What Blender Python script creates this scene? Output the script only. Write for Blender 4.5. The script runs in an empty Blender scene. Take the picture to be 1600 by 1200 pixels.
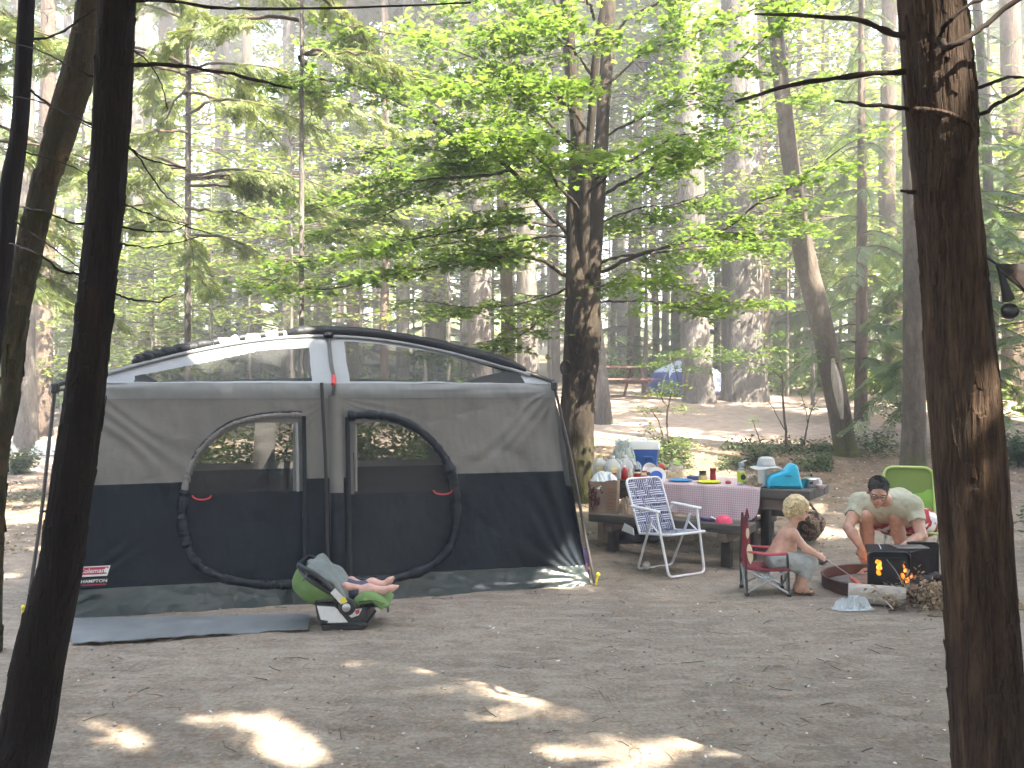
import bpy, math, random
import numpy as np
from mathutils import Vector, Matrix

random.seed(11)
SC = bpy.context.scene
COL = SC.collection
HAZE = 0.0072
R = math.radians
PI = math.pi

# ------------------------------------------------------------------ camera
F, CX, HY, CH = 1400.0, 800.0, 610.0, 1.6      # focal length and horizon of the photograph, eye height
cam_data = bpy.data.cameras.new('camera')
cam_data.sensor_width = 36.0
cam_data.lens = 36.0 * F / 1600.0
cam_data.shift_y = (HY - 600.0) / 1600.0
cam_data.clip_start = 0.05
cam_data.clip_end = 2000.0
cam = bpy.data.objects.new('camera', cam_data)
COL.objects.link(cam)
cam.location = (0, 0, CH)
cam.rotation_euler = (R(90), 0, 0)
SC.camera = cam

# ------------------------------------------------------------------ sky and sun
SUN_TO = Vector((0.50, -0.46, 0.86)).normalized()           # towards the sun: behind the camera, to the right
EL = math.asin(SUN_TO.z)
AZ = math.atan2(SUN_TO.x, SUN_TO.y)
world = bpy.data.worlds.new('World')
SC.world = world
world.use_nodes = True
wn = world.node_tree
wn.nodes.clear()
sky = wn.nodes.new('ShaderNodeTexSky')
sky.sky_type = 'NISHITA'
sky.sun_disc = False
sky.sun_elevation = EL
sky.sun_rotation = AZ
sky.air_density = 1.0
sky.dust_density = 2.5
bg = wn.nodes.new('ShaderNodeBackground')
bg.inputs['Strength'].default_value = 0.15
wo = wn.nodes.new('ShaderNodeOutputWorld')
wn.links.new(sky.outputs[0], bg.inputs[0])
wn.links.new(bg.outputs[0], wo.inputs[0])
sun_data = bpy.data.lights.new('sun', 'SUN')
sun_data.energy = 5.0
sun_data.angle = R(0.53)
sun_data.color = (1.0, 0.93, 0.82)
sun = bpy.data.objects.new('sun', sun_data)
COL.objects.link(sun)
sun.rotation_euler = (-SUN_TO).to_track_quat('-Z', 'Y').to_euler()
sun.location = (20, -20, 40)
SC.view_settings.view_transform = 'Standard'
SC.view_settings.look = 'None'
SC.view_settings.gamma = 1.0
SC.view_settings.use_curve_mapping = False
SC.view_settings.exposure = 3.72
SC.view_settings.use_white_balance = True          # the camera was balanced for the shade
SC.view_settings.white_balance_temperature = 6850
SC.view_settings.white_balance_tint = 9
SC.render.engine = 'CYCLES'
SC.cycles.use_denoising = True
SC.cycles.max_bounces = 9
SC.cycles.diffuse_bounces = 6
SC.cycles.transmission_bounces = 5
SC.cycles.transparent_max_bounces = 10
SC.cycles.volume_bounces = 0
SC.cycles.use_adaptive_sampling = True
SC.cycles.adaptive_threshold = 0.02

# chosen sun spots; shading crowns are thinned along their rays: centre, radius
def P0(px, py, d): return ((px - 800.0) / 1400.0 * d, d, 1.6 + (610.0 - py) / 1400.0 * d)
SPOTS = [(P0(px, py, 1.6 * 1400 / (py - 610)), r) for px, py, r in [(150, 1146, .08), (205, 1142, .10), (262, 1138, .07), (330, 1122, .03), (415, 1190, .08), (500, 1184, .04), (560, 1178, .03), (610, 1080, .03), (975, 1146, .09), (1040, 1160, .11), (885, 1108, .04), (15, 1070, .06),
         (1030, 1205, .05), (390, 1130, .03), (470, 1128, .03), (110, 1100, .04), (690, 1040, .02), (760, 1120, .03), (820, 1180, .04), (940, 1190, .05), (1110, 1120, .03), (1200, 1160, .03), (560, 1030, .02), (360, 1050, .02), (1330, 1100, .03), (700, 985, .02), (1060, 932, .07), (900, 905, .08), (640, 1045, .05), (60, 860, .12)]]
SPOTS += [(P0(1532, 690, 3.32), .10), (P0(1475, 60, 3.30), .10), (P0(1472, 205, 3.3), .09), (P0(1500, 130, 3.3), .07), (P0(400, 548, 7.5), .42), (P0(310, 566, 7.0), .25), (P0(900, 880, 7.4), .16), (P0(870, 895, 7.3), .12), (P0(20, 480, 5.4), .06)]
SPOTS += [((x, 10.2, z), 1.0) for x in (-2.6, -1.4, .0, 1.9, 3.0) for z in (3.4, 4.6, 6.0) if not (z < 5 and -.2 < x < 2.5)]
SPOTS += [((x, y, z), 1.25) for x in (-2.8, -1.6, -.6, 4.2) for y in (9.3, 11.3) for z in (4.8, 6.4)]
SPOTS += [((-4.2, 11.0, 4.4), 1.7), ((-4.8, 10.4, 6.4), 1.3), ((-2.3, 10.0, 3.6), 1.0), ((-1.6, 9.6, 4.8), 1.0), ((-.4, 9.8, 5.4), .8), ((3.6, 9.6, 4.8), .7), ((1.4, 9.6, 5.6), .8), ((-6.2, 9.5, 4.5), 1.2)]
SUNV = np.array(SUN_TO)
def sunny(c, reach):
    """which of the sprays at c (n,3), each 'reach' long, stand in the way of a sun spot"""
    bad = np.zeros(len(c), bool)
    for s, r in SPOTS:
        v = c - np.array(s); t = v @ SUNV; d = np.linalg.norm(v - t[:, None] * SUNV, axis=1); bad |= (d < r + .20 * reach) & (t > .6)
    return bad

# ------------------------------------------------------------------ geometry helpers
def P(px, py, d):
    """point of the photograph px,py at depth d metres"""
    return np.array([(px - CX) / F * d, d, CH + (HY - py) / F * d])

def sstep(a, b, x):
    t = np.clip((np.asarray(x, float) - a) / (b - a), 0, 1)
    return t * t * (3 - 2 * t)

def hz(x, y):
    """height of the terrain"""
    x = np.asarray(x, float); y = np.asarray(y, float)
    zr = np.interp(y, [7.8, 8.5, 9.4, 10.5, 13, 20, 45, 120, 400], [0, .03, .13, .29, .68, 1.40, 3.0, 9.0, 34])
    zl = np.interp(y, [8.5, 10, 12, 20, 45, 120, 400], [0, .04, .14, .66, 2.4, 8.0, 32])
    w = sstep(-5.0, 0.5, x)
    return zl * (1 - w) + zr * w

def G(px, py):
    """where the ray through px,py meets the terrain"""
    d = np.concatenate([np.arange(2, 30, .01), np.arange(30, 150, .1)])
    p = P(px, py, d)
    i = np.argmax(p[2] <= hz(p[0], d))
    return np.array([p[0][i], d[i], float(hz(p[0][i], d[i]))])

def GX(px, d):
    x = (px - CX) / F * d
    return np.array([x, d, float(hz(x, d))])

def _hash(i, j, k, seed):
    h = (i.astype(np.int64) * 374761393 + j.astype(np.int64) * 668265263 + k.astype(np.int64) * 2147483647 + seed * 1274126177) & 0xffffffff
    h = ((h ^ (h >> 13)) * 1274126177) & 0xffffffff
    h = (h ^ (h >> 16)) & 0xffffffff
    return h / 4294967295.0

def noise(p, seed=0):
    """value noise, -1..1, for an (n,3) array"""
    p = np.asarray(p, float)
    i = np.floor(p).astype(np.int64); f = p - i; f = f * f * (3 - 2 * f)
    out = 0
    for a in (0, 1):
        for b in (0, 1):
            for c in (0, 1):
                w = (f[:, 0] if a else 1 - f[:, 0]) * (f[:, 1] if b else 1 - f[:, 1]) * (f[:, 2] if c else 1 - f[:, 2])
                out = out + w * _hash(i[:, 0] + a, i[:, 1] + b, i[:, 2] + c, seed)
    return out * 2 - 1

def fbm(p, seed=0, octv=4, gain=.5):
    s, a, t = 0, 1.0, 0
    q = np.asarray(p, float).copy()
    for o in range(octv):
        s = s + a * noise(q, seed + o * 17); t += a; a *= gain; q = q * 2.03
    return s / t

class MB:
    """collects vertices and faces of one mesh"""
    def __init__(self):
        self.v = []; self.f = []; self.m = []; self.n = 0
    def add(self, V, Fc, mi=0):
        V = np.asarray(V, float).reshape(-1, 3)
        self.v.append(V)
        for f in Fc:
            self.f.append(tuple(int(i) + self.n for i in f)); self.m.append(mi)
        self.n += len(V)
        return self
    def box(self, c, s, rot=None, mi=0, top=None):
        x, y, z = [q / 2 for q in s]
        tx, ty = (x, y) if top is None else (top[0] / 2, top[1] / 2)
        V = np.array([(-x, -y, -z), (x, -y, -z), (x, y, -z), (-x, y, -z), (-tx, -ty, z), (tx, -ty, z), (tx, ty, z), (-tx, ty, z)])
        if rot is not None: V = V @ np.array(rot).T
        return self.add(V + np.array(c), [(3, 2, 1, 0), (4, 5, 6, 7), (0, 1, 5, 4), (1, 2, 6, 5), (2, 3, 7, 6), (3, 0, 4, 7)], mi)
    def bbox(self, c, s, b=.006, rot=None, mi=0):
        """box with bevelled edges"""
        h = np.array(s) / 2; b = min(b, h.min() * .9)
        V = []; idx = {}
        for sx in (-1, 1):
            for sy in (-1, 1):
                for sz in (-1, 1):
                    for ax in range(3):
                        p = h - b; p = p.copy(); p[ax] = h[ax]
                        idx[(sx, sy, sz, ax)] = len(V); V.append(p * (sx, sy, sz))
        Fc = []
        S = (-1, 1)
        for s in S:
            q = [idx[(s, -1, -1, 0)], idx[(s, 1, -1, 0)], idx[(s, 1, 1, 0)], idx[(s, -1, 1, 0)]]; Fc.append(q if s > 0 else q[::-1])
            q = [idx[(-1, s, -1, 1)], idx[(-1, s, 1, 1)], idx[(1, s, 1, 1)], idx[(1, s, -1, 1)]]; Fc.append(q if s > 0 else q[::-1])
            q = [idx[(-1, -1, s, 2)], idx[(1, -1, s, 2)], idx[(1, 1, s, 2)], idx[(-1, 1, s, 2)]]; Fc.append(q if s > 0 else q[::-1])
        for a in S:
            for c2 in S:
                q = [idx[(a, c2, -1, 0)], idx[(a, c2, 1, 0)], idx[(a, c2, 1, 1)], idx[(a, c2, -1, 1)]]; Fc.append(q if a * c2 < 0 else q[::-1])
                q = [idx[(a, -1, c2, 0)], idx[(a, 1, c2, 0)], idx[(a, 1, c2, 2)], idx[(a, -1, c2, 2)]]; Fc.append(q if a * c2 > 0 else q[::-1])
                q = [idx[(-1, a, c2, 1)], idx[(1, a, c2, 1)], idx[(1, a, c2, 2)], idx[(-1, a, c2, 2)]]; Fc.append(q if a * c2 < 0 else q[::-1])
        for a in S:
            for b2 in S:
                for c2 in S:
                    q = [idx[(a, b2, c2, 0)], idx[(a, b2, c2, 1)], idx[(a, b2, c2, 2)]]; Fc.append(q if a * b2 * c2 > 0 else q[::-1])
        V = np.array(V)
        if rot is not None: V = V @ np.array(rot).T
        return self.add(V + np.array(c), Fc, mi)
    def tube(self, pts, r, n=8, mi=0, cap=True, closed=False):
        V, Fc = tube_np(pts, r, n, cap, closed)
        return self.add(V, Fc, mi)
    def lathe(self, prof, c=(0, 0, 0), n=24, mi=0, rot=None, sq=None):
        prof = np.array(prof, float); k = len(prof)
        a = np.arange(n) * 2 * PI / n
        ca, sa = np.cos(a), np.sin(a)
        if sq:   # rounded square cross-section
            e = sq
            q = (np.abs(ca) ** e + np.abs(sa) ** e) ** (-1 / e); ca, sa = ca * q, sa * q
        V = np.stack([prof[:, 0][:, None] * ca, prof[:, 0][:, None] * sa, np.repeat(prof[:, 1][:, None], n, 1)], -1).reshape(-1, 3)
        if rot is not None: V = V @ np.array(rot).T
        Fc = [(i * n + j, i * n + (j + 1) % n, (i + 1) * n + (j + 1) % n, (i + 1) * n + j) for i in range(k - 1) for j in range(n)]
        if prof[0, 0] > 1e-5: Fc.append(tuple(range(n))[::-1])
        if prof[-1, 0] > 1e-5: Fc.append(tuple((k - 1) * n + j for j in range(n)))
        return self.add(V + np.array(c), Fc, mi)
    def prism(self, poly, o, u, v, w, mi=0):
        """2D polygon extruded: o + a*u + b*v (+ w)"""
        o, u, v, w = (np.array(q, float) for q in (o, u, v, w))
        A = np.array([o + a * u + b * v for a, b in poly]); B = A + w; n = len(A)
        return self.add(np.vstack([A, B]), [tuple(range(n))[::-1], tuple(range(n, 2 * n))] + [(i, (i + 1) % n, n + (i + 1) % n, n + i) for i in range(n)], mi)
    def ell(self, c, r, n=14, m=8, mi=0, rot=None):
        V = []
        for i in range(m + 1):
            t = PI * i / m
            for j in range(n):
                a = 2 * PI * j / n
                V.append((math.sin(t) * math.cos(a) * r[0], math.sin(t) * math.sin(a) * r[1], -math.cos(t) * r[2]))
        V = np.array(V)
        if rot is not None: V = V @ np.array(rot).T
        return self.add(V + np.array(c), [(i * n + j, i * n + (j + 1) % n, (i + 1) * n + (j + 1) % n, (i + 1) * n + j) for i in range(m) for j in range(n)], mi)
    def data(self):
        return np.vstack(self.v), self.f, self.m

def frames(p):
    p = np.asarray(p, float)
    t = np.gradient(p, axis=0); t /= np.linalg.norm(t, axis=1)[:, None] + 1e-12
    ref = np.array([0, 0, 1.0]) if abs(t[0][2]) < .8 else np.array([1.0, 0, 0])
    n = np.zeros_like(p); n0 = ref - t[0] * (ref @ t[0]); n[0] = n0 / np.linalg.norm(n0)
    for i in range(1, len(p)):
        q = n[i - 1] - t[i] * (n[i - 1] @ t[i]); n[i] = q / (np.linalg.norm(q) + 1e-12)
    return t, n, np.cross(t, n)

def tube_np(pts, r, n=8, cap=True, closed=False):
    p = np.asarray(pts, float); k = len(p)
    rr = np.broadcast_to(np.asarray(r, float), (k,))
    if closed:
        q = np.vstack([p[-1:], p, p[:1]]); t, a, b = frames(q); a = a[1:-1]; b = b[1:-1]
    else:
        t, a, b = frames(p)
    th = np.arange(n) * 2 * PI / n
    V = p[:, None, :] + rr[:, None, None] * (np.cos(th)[None, :, None] * a[:, None, :] + np.sin(th)[None, :, None] * b[:, None, :])
    V = V.reshape(-1, 3)
    kk = k if closed else k - 1
    Fc = [(i * n + j, i * n + (j + 1) % n, ((i + 1) % k) * n + (j + 1) % n, ((i + 1) % k) * n + j) for i in range(kk) for j in range(n)]
    if cap and not closed:
        Fc.append(tuple(range(n))[::-1]); Fc.append(tuple((k - 1) * n + j for j in range(n)))
    return V, Fc

def spline(pts, n=24):
    """Catmull-Rom through points (any dimension)"""
    p = np.asarray(pts, float)
    if len(p) < 3:
        t = np.linspace(0, 1, n)[:, None]; return p[0] * (1 - t) + p[-1] * t
    q = np.vstack([2 * p[0] - p[1], p, 2 * p[-1] - p[-2]])
    m = len(p) - 1
    u = np.linspace(0, m, n); i = np.minimum(u.astype(int), m - 1); f = (u - i)[:, None]
    a, b, c, d = q[i], q[i + 1], q[i + 2], q[i + 3]
    return .5 * ((2 * b) + (c - a) * f + (2 * a - 5 * b + 4 * c - d) * f ** 2 + (3 * b - a - 3 * c + d) * f ** 3)

def rotz(a):
    c, s = math.cos(a), math.sin(a); return np.array([[c, -s, 0], [s, c, 0], [0, 0, 1]])
def rotx(a):
    c, s = math.cos(a), math.sin(a); return np.array([[1, 0, 0], [0, c, -s], [0, s, c]])
def roty(a):
    c, s = math.cos(a), math.sin(a); return np.array([[c, 0, s], [0, 1, 0], [-s, 0, c]])

def mesh_np(name, V, Fc, mats, mi=None, smooth=True, uv=None, attr=None):
    """mesh from arrays; Fc: (n,3)/(n,4) array or list of tuples"""
    me = bpy.data.meshes.new(name)
    V = np.asarray(V, np.float32)
    if isinstance(Fc, np.ndarray):
        n, k = Fc.shape
        li = Fc.astype(np.int32).ravel(); ls = np.arange(n, dtype=np.int32) * k; lt = np.full(n, k, np.int32)
    else:
        n = len(Fc); lt = np.array([len(f) for f in Fc], np.int32)
        li = np.array([i for f in Fc for i in f], np.int32); ls = np.concatenate([[0], np.cumsum(lt)[:-1]]).astype(np.int32)
    me.vertices.add(len(V)); me.vertices.foreach_set('co', V.ravel())
    me.loops.add(len(li)); me.loops.foreach_set('vertex_index', li)
    me.polygons.add(n); me.polygons.foreach_set('loop_start', ls); me.polygons.foreach_set('loop_total', lt)
    if mi is not None and len(set(mi)) > 1 or (mi is not None and len(mi) and mi[0]): me.polygons.foreach_set('material_index', np.asarray(mi, np.int32))
    me.polygons.foreach_set('use_smooth', np.full(n, bool(smooth)))
    if uv is not None:
        l = me.uv_layers.new(name='uv'); l.data.foreach_set('uv', np.asarray(uv, np.float32)[li].ravel())
    if attr is not None:
        for nm, a in attr.items():
            at = me.attributes.new(nm, 'FLOAT', 'POINT'); at.data.foreach_set('value', np.asarray(a, np.float32))
    for m in (mats if isinstance(mats, (list, tuple)) else [mats]): me.materials.append(m)
    me.update(calc_edges=True); me.validate()
    return me

def autosmooth(me, ang=35):
    """sharp edges above the angle, the rest smooth"""
    import bmesh
    bm = bmesh.new(); bm.from_mesh(me)
    for e in bm.edges:
        if len(e.link_faces) == 2 and e.calc_face_angle(0) > R(ang): e.smooth = False
    bm.to_mesh(me); bm.free()

def tag(o, label=None, cat=None, group=None, kind=None):
    if label: o['label'] = label
    if cat: o['category'] = cat
    if group: o['group'] = group
    if kind: o['kind'] = kind
    return o

def thing(name, label, cat, loc, rz=0.0, group=None):
    o = bpy.data.objects.new(name, None); COL.objects.link(o)
    o.empty_display_size = .1
    o.location = [float(q) for q in loc]; o.rotation_euler = (0, 0, rz)
    return tag(o, label, cat, group)

def root_of(o):
    while o.parent: o = o.parent
    return o

def part(name, mb, mats, parent=None, smooth=True, world=False, uv=None, sharp=35, kind=None, label=None, attr=None):
    """one mesh object; world=True: geometry is given in world coordinates"""
    if isinstance(mb, MB): V, Fc, mi = mb.data()
    else: (V, Fc), mi = mb[:2], None
    V = np.asarray(V, float)
    if world and parent is not None:
        V = V - np.array(root_of(parent).location)
    me = mesh_np(name, V, Fc, mats, mi, smooth, uv, attr)
    if smooth and sharp and len(me.polygons) < 60000: autosmooth(me, sharp)
    o = bpy.data.objects.new(name, me); COL.objects.link(o)
    if parent is not None: o.parent = parent
    if kind: o['kind'] = kind
    if label: o['label'] = label
    return o

def part_me(name, me, parent, kind=None):
    o = bpy.data.objects.new(name, me); COL.objects.link(o); o.parent = parent
    if kind: o['kind'] = kind
    return o

def solo(name, mb, mats, label, cat, loc=(0, 0, 0), rz=0.0, group=None, **kw):
    o = part(name, mb, mats, None, **kw)
    o.location = [float(q) for q in loc]; o.rotation_euler = (0, 0, rz)
    return tag(o, label, cat, group)

def grid_faces(nu, nv, mask=None):
    i, j = np.meshgrid(np.arange(nu - 1), np.arange(nv - 1), indexing='ij')
    a = (i * nv + j).ravel(); f = np.stack([a, a + nv, a + nv + 1, a + 1], 1)
    return f if mask is None else f[mask.ravel()]

def compact(V, Fc, *extra):
    used = np.unique(Fc); mp = -np.ones(len(V), int); mp[used] = np.arange(len(used))
    return (V[used], mp[Fc]) + tuple(e[used] for e in extra)

def inpoly(x, y, poly):
    x = np.asarray(x); y = np.asarray(y); c = np.zeros(x.shape, bool); n = len(poly)
    for i in range(n):
        x1, y1 = poly[i]; x2, y2 = poly[(i + 1) % n]
        if y1 == y2: continue
        c ^= ((y1 > y) != (y2 > y)) & (x < (x2 - x1) * (y - y1) / (y2 - y1) + x1)
    return c

# ------------------------------------------------------------------ materials
def nodes(m):
    m.use_nodes = True; nt = m.node_tree; nt.nodes.clear()
    out = nt.nodes.new('ShaderNodeOutputMaterial')
    return nt, out

def _coord(nt, scale, obj=True):
    tc = nt.nodes.new('ShaderNodeTexCoord'); mp = nt.nodes.new('ShaderNodeMapping')
    mp.inputs['Scale'].default_value = tuple(float(q) for q in np.broadcast_to(np.asarray(scale, float), (3,)))
    nt.links.new(tc.outputs['Object' if obj else 'UV'], mp.inputs[0])
    return mp

def _noise(nt, scale, detail=4, rough=.55, obj=True):
    mp = _coord(nt, scale, obj); n = nt.nodes.new('ShaderNodeTexNoise')
    n.inputs['Scale'].default_value = 1; n.inputs['Detail'].default_value = detail; n.inputs['Roughness'].default_value = rough
    nt.links.new(mp.outputs[0], n.inputs['Vector'])
    return n

def _ramp(nt, src, stops):
    r = nt.nodes.new('ShaderNodeValToRGB'); e = r.color_ramp.elements
    while len(e) < len(stops): e.new(.5)
    for k, (p, c) in enumerate(stops):
        e[k].position = p; e[k].color = (*c, 1) if len(c) == 3 else c
    nt.links.new(src, r.inputs[0])
    return r

def _mix(nt, fac, a, b, mode='MIX'):
    m = nt.nodes.new('ShaderNodeMix'); m.data_type = 'RGBA'; m.blend_type = mode
    for sock, v in ((m.inputs[0], fac), (m.inputs[6], a), (m.inputs[7], b)):
        if hasattr(v, 'links') or hasattr(v, 'is_linked'): nt.links.new(v, sock)
        elif isinstance(v, (tuple, list)): sock.default_value = (*v, 1) if len(v) == 3 else v
        else: sock.default_value = v
    return m.outputs[2]

def _bump(nt, src, strength, dist=.02, prev=None):
    b = nt.nodes.new('ShaderNodeBump'); b.inputs['Strength'].default_value = strength; b.inputs['Distance'].default_value = dist
    nt.links.new(src, b.inputs['Height'])
    if prev is not None: nt.links.new(prev, b.inputs['Normal'])
    return b.outputs[0]

def bsdf(nt, out, col, rough=.6, metal=0.0, normal=None, spec=.5, alpha=None, trans=0.0):
    p = nt.nodes.new('ShaderNodeBsdfPrincipled')
    if hasattr(col, 'links'): nt.links.new(col, p.inputs['Base Color'])
    else: p.inputs['Base Color'].default_value = (*col, 1)
    if hasattr(rough, 'links'): nt.links.new(rough, p.inputs['Roughness'])
    else: p.inputs['Roughness'].default_value = rough
    p.inputs['Metallic'].default_value = metal
    p.inputs['Specular IOR Level'].default_value = spec
    p.inputs['Transmission Weight'].default_value = trans
    if normal is not None: nt.links.new(normal, p.inputs['Normal'])
    if out is not None: nt.links.new(p.outputs[0], out.inputs[0])
    return p

_MC = {}
def simple(name, col, rough=.6, metal=0.0, var=.18, scale=14.0, bump=.15, bdist=.004, bscale=None, spec=.5):
    """everyday surface: colour with blotchy wear and a fine relief"""
    if name in _MC: return _MC[name]
    m = bpy.data.materials.new(name); nt, out = nodes(m)
    n = _noise(nt, scale, 5, .6)
    lo = tuple(max(0, c * (1 - var)) for c in col); hi = tuple(min(1, c * (1 + var)) for c in col)
    r = _ramp(nt, n.outputs[0], [(.3, lo), (.7, hi)])
    nb = None
    if bump:
        n2 = _noise(nt, bscale or np.multiply(scale, 6), 4, .6); nb = _bump(nt, n2.outputs[0], bump, bdist)
    n3 = _noise(nt, np.multiply(scale, .7), 3, .5)
    rr = nt.nodes.new('ShaderNodeMapRange'); rr.inputs[3].default_value = max(.03, rough - .1); rr.inputs[4].default_value = min(1, rough + .12)
    nt.links.new(n3.outputs[0], rr.inputs[0])
    bsdf(nt, out, r.outputs[0], rr.outputs[0], metal, nb, spec)
    _MC[name] = m
    return m

def leafmat(name, c1, c2, trans=.45, tcol=None, rough=.55, spec=.3):
    """leaf: reflecting and letting light through; every leaf its own tint (attribute 'tint')"""
    m = bpy.data.materials.new(name); nt, out = nodes(m)
    at = nt.nodes.new('ShaderNodeAttribute'); at.attribute_name = 'tint'
    col = _mix(nt, at.outputs['Fac'], c1, c2)
    p = bsdf(nt, None, col, rough, 0, None, spec)
    t = nt.nodes.new('ShaderNodeBsdfTranslucent')
    g = _mix(nt, 1.0, col, tcol or (1.0, 1.0, .55), 'MULTIPLY')
    nt.links.new(g, t.inputs[0])
    mx = nt.nodes.new('ShaderNodeMixShader'); mx.inputs[0].default_value = trans
    nt.links.new(p.outputs[0], mx.inputs[1]); nt.links.new(t.outputs[0], mx.inputs[2]); nt.links.new(mx.outputs[0], out.inputs[0])
    return m

def barkmat(name, c_dark, c_mid, c_light, sc=(16, 16, 3.0), bump=.9, dist=.03, moss=None, moss_top=0.0, blotch=.55):
    m = bpy.data.materials.new(name); nt, out = nodes(m)
    n1 = _noise(nt, sc, 6, .62)
    n2 = _noise(nt, tuple(q * .18 for q in sc), 3, .5)
    n3 = _noise(nt, tuple(q * 4.5 for q in sc), 4, .6)
    c = _ramp(nt, n1.outputs[0], [(.32, c_dark), (.5, c_mid), (.72, c_light)]).outputs[0]
    c = _mix(nt, _ramp(nt, n2.outputs[0], [(.42, (0, 0, 0)), (.58, (blotch,) * 3)]).outputs[0], c, tuple(q * .35 for q in c_mid))
    c = _mix(nt, .35, c, _ramp(nt, n3.outputs[0], [(.3, c_dark), (.7, c_light)]).outputs[0])
    if moss:
        tc = nt.nodes.new('ShaderNodeTexCoord'); sx = nt.nodes.new('ShaderNodeSeparateXYZ'); nt.links.new(tc.outputs['Object'], sx.inputs[0])
        mr = nt.nodes.new('ShaderNodeMapRange'); mr.inputs[1].default_value = moss_top; mr.inputs[2].default_value = 0.0; nt.links.new(sx.outputs[2], mr.inputs[0])
        mu = nt.nodes.new('ShaderNodeMath'); mu.operation = 'MULTIPLY'
        n4 = _noise(nt, 9, 4, .6); rm = _ramp(nt, n4.outputs[0], [(.35, (0, 0, 0)), (.55, (1, 1, 1))])
        nt.links.new(mr.outputs[0], mu.inputs[0]); nt.links.new(rm.outputs[0], mu.inputs[1])
        c = _mix(nt, mu.outputs[0], c, moss)
    nb = _bump(nt, n1.outputs[0], bump, dist); nb = _bump(nt, n3.outputs[0], bump * .5, dist * .3, nb)
    bsdf(nt, out, c, .92, 0, nb, .2)
    return m

def emis(name, stops, strength, sc=9):
    m = bpy.data.materials.new(name); nt, out = nodes(m)
    n = _noise(nt, sc, 3, .6); r = _ramp(nt, n.outputs[0], stops)
    e = nt.nodes.new('ShaderNodeEmission'); e.inputs[1].default_value = strength
    nt.links.new(r.outputs[0], e.inputs[0]); nt.links.new(e.outputs[0], out.inputs[0])
    return m

def seethrough(name, col, cover, rough=.6, spec=.3):
    """thin screen or film: part of the light passes straight through"""
    m = bpy.data.materials.new(name); nt, out = nodes(m)
    n = _noise(nt, 6, 3, .5)
    p = bsdf(nt, None, _ramp(nt, n.outputs[0], [(.3, tuple(c * .85 for c in col)), (.7, col)]).outputs[0], rough, 0, None, spec)
    t = nt.nodes.new('ShaderNodeBsdfTransparent')
    mx = nt.nodes.new('ShaderNodeMixShader'); mx.inputs[0].default_value = cover
    nt.links.new(t.outputs[0], mx.inputs[1]); nt.links.new(p.outputs[0], mx.inputs[2]); nt.links.new(mx.outputs[0], out.inputs[0])
    return m
# ------------------------------------------------------------------ ground
rng = np.random.default_rng(5)
def axis(lo, hi, a, b, st, grow=1.16):
    mid = list(np.arange(a, b + st, st)); s = st; x = mid[-1]
    while x < hi: s = min(s * grow, 12); x += s; mid.append(x)
    s = st; x = mid[0]; left = []
    while x > lo: s = min(s * grow, 12); x -= s; left.append(x)
    return np.array(left[::-1] + mid)
gx = axis(-420, 420, -6.5, 6.5, .075); gy = axis(-160, 620, 2.2, 14, .07)
GXX, GYY = np.meshgrid(gx, gy, indexing='ij')
q = np.stack([GXX.ravel(), GYY.ravel(), np.zeros(GXX.size)], 1)
gz = hz(GXX, GYY).ravel() + .013 * fbm(q * 1.7, 3, 3) + .009 * fbm(q * 7.0, 4, 2) * (GYY.ravel() < 40) - .004
far = sstep(22, 60, GYY.ravel()); gz = gz + far * 1.2 * fbm(q * .06, 8, 3)
m_ground = bpy.data.materials.new('ground_dirt'); nt, out = nodes(m_ground)
a1 = _noise(nt, .9, 5, .6); a2 = _noise(nt, 5.5, 5, .65); a3 = _noise(nt, 42, 4, .7); a4 = _noise(nt, (3.0, 9.0, 5), 4, .6)
c = _ramp(nt, a2.outputs[0], [(.28, (.138, .104, .072)), (.5, (.258, .204, .148)), (.75, (.35, .290, .222))]).outputs[0]
c = _mix(nt, _ramp(nt, a1.outputs[0], [(.42, (0, 0, 0)), (.58, (.60, .60, .60))]).outputs[0], c, (.120, .090, .066))
c = _mix(nt, _ramp(nt, a4.outputs[0], [(.48, (0, 0, 0)), (.62, (.65, .65, .65))]).outputs[0], c, (.37, .315, .245))
c = _mix(nt, .45, c, _ramp(nt, a3.outputs[0], [(.3, (.10, .082, .066)), (.5, (.23, .195, .16)), (.7, (.40, .36, .31))]).outputs[0])
tc = nt.nodes.new('ShaderNodeTexCoord'); sx = nt.nodes.new('ShaderNodeSeparateXYZ'); nt.links.new(tc.outputs['Object'], sx.inputs[0])
mr = nt.nodes.new('ShaderNodeMapRange'); mr.inputs[1].default_value = 8.8; mr.inputs[2].default_value = 11.5; nt.links.new(sx.outputs[1], mr.inputs[0])
duff = _ramp(nt, a2.outputs[0], [(.3, (.085, .060, .042)), (.55, (.165, .120, .085)), (.75, (.25, .195, .145))]).outputs[0]
c = _mix(nt, mr.outputs[0], c, duff)
mr2 = nt.nodes.new('ShaderNodeMapRange'); mr2.inputs[1].default_value = 13.2; mr2.inputs[2].default_value = 14.6; nt.links.new(sx.outputs[1], mr2.inputs[0])
needle = _ramp(nt, a2.outputs[0], [(.3, (.20, .148, .115)), (.6, (.31, .245, .20)), (.8, (.40, .335, .28))]).outputs[0]
c = _mix(nt, mr2.outputs[0], c, needle)
mr3 = nt.nodes.new('ShaderNodeMapRange'); mr3.inputs[1].default_value = 24; mr3.inputs[2].default_value = 34; nt.links.new(sx.outputs[1], mr3.inputs[0])
wild = _ramp(nt, a1.outputs[0], [(.35, (.075, .085, .035)), (.6, (.17, .13, .085))]).outputs[0]
c = _mix(nt, mr3.outputs[0], c, wild)
nb = _bump(nt, a2.outputs[0], .35, .03); nb = _bump(nt, a3.outputs[0], .55, .012, nb)
bsdf(nt, out, c, .95, 0, nb, .15)
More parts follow.
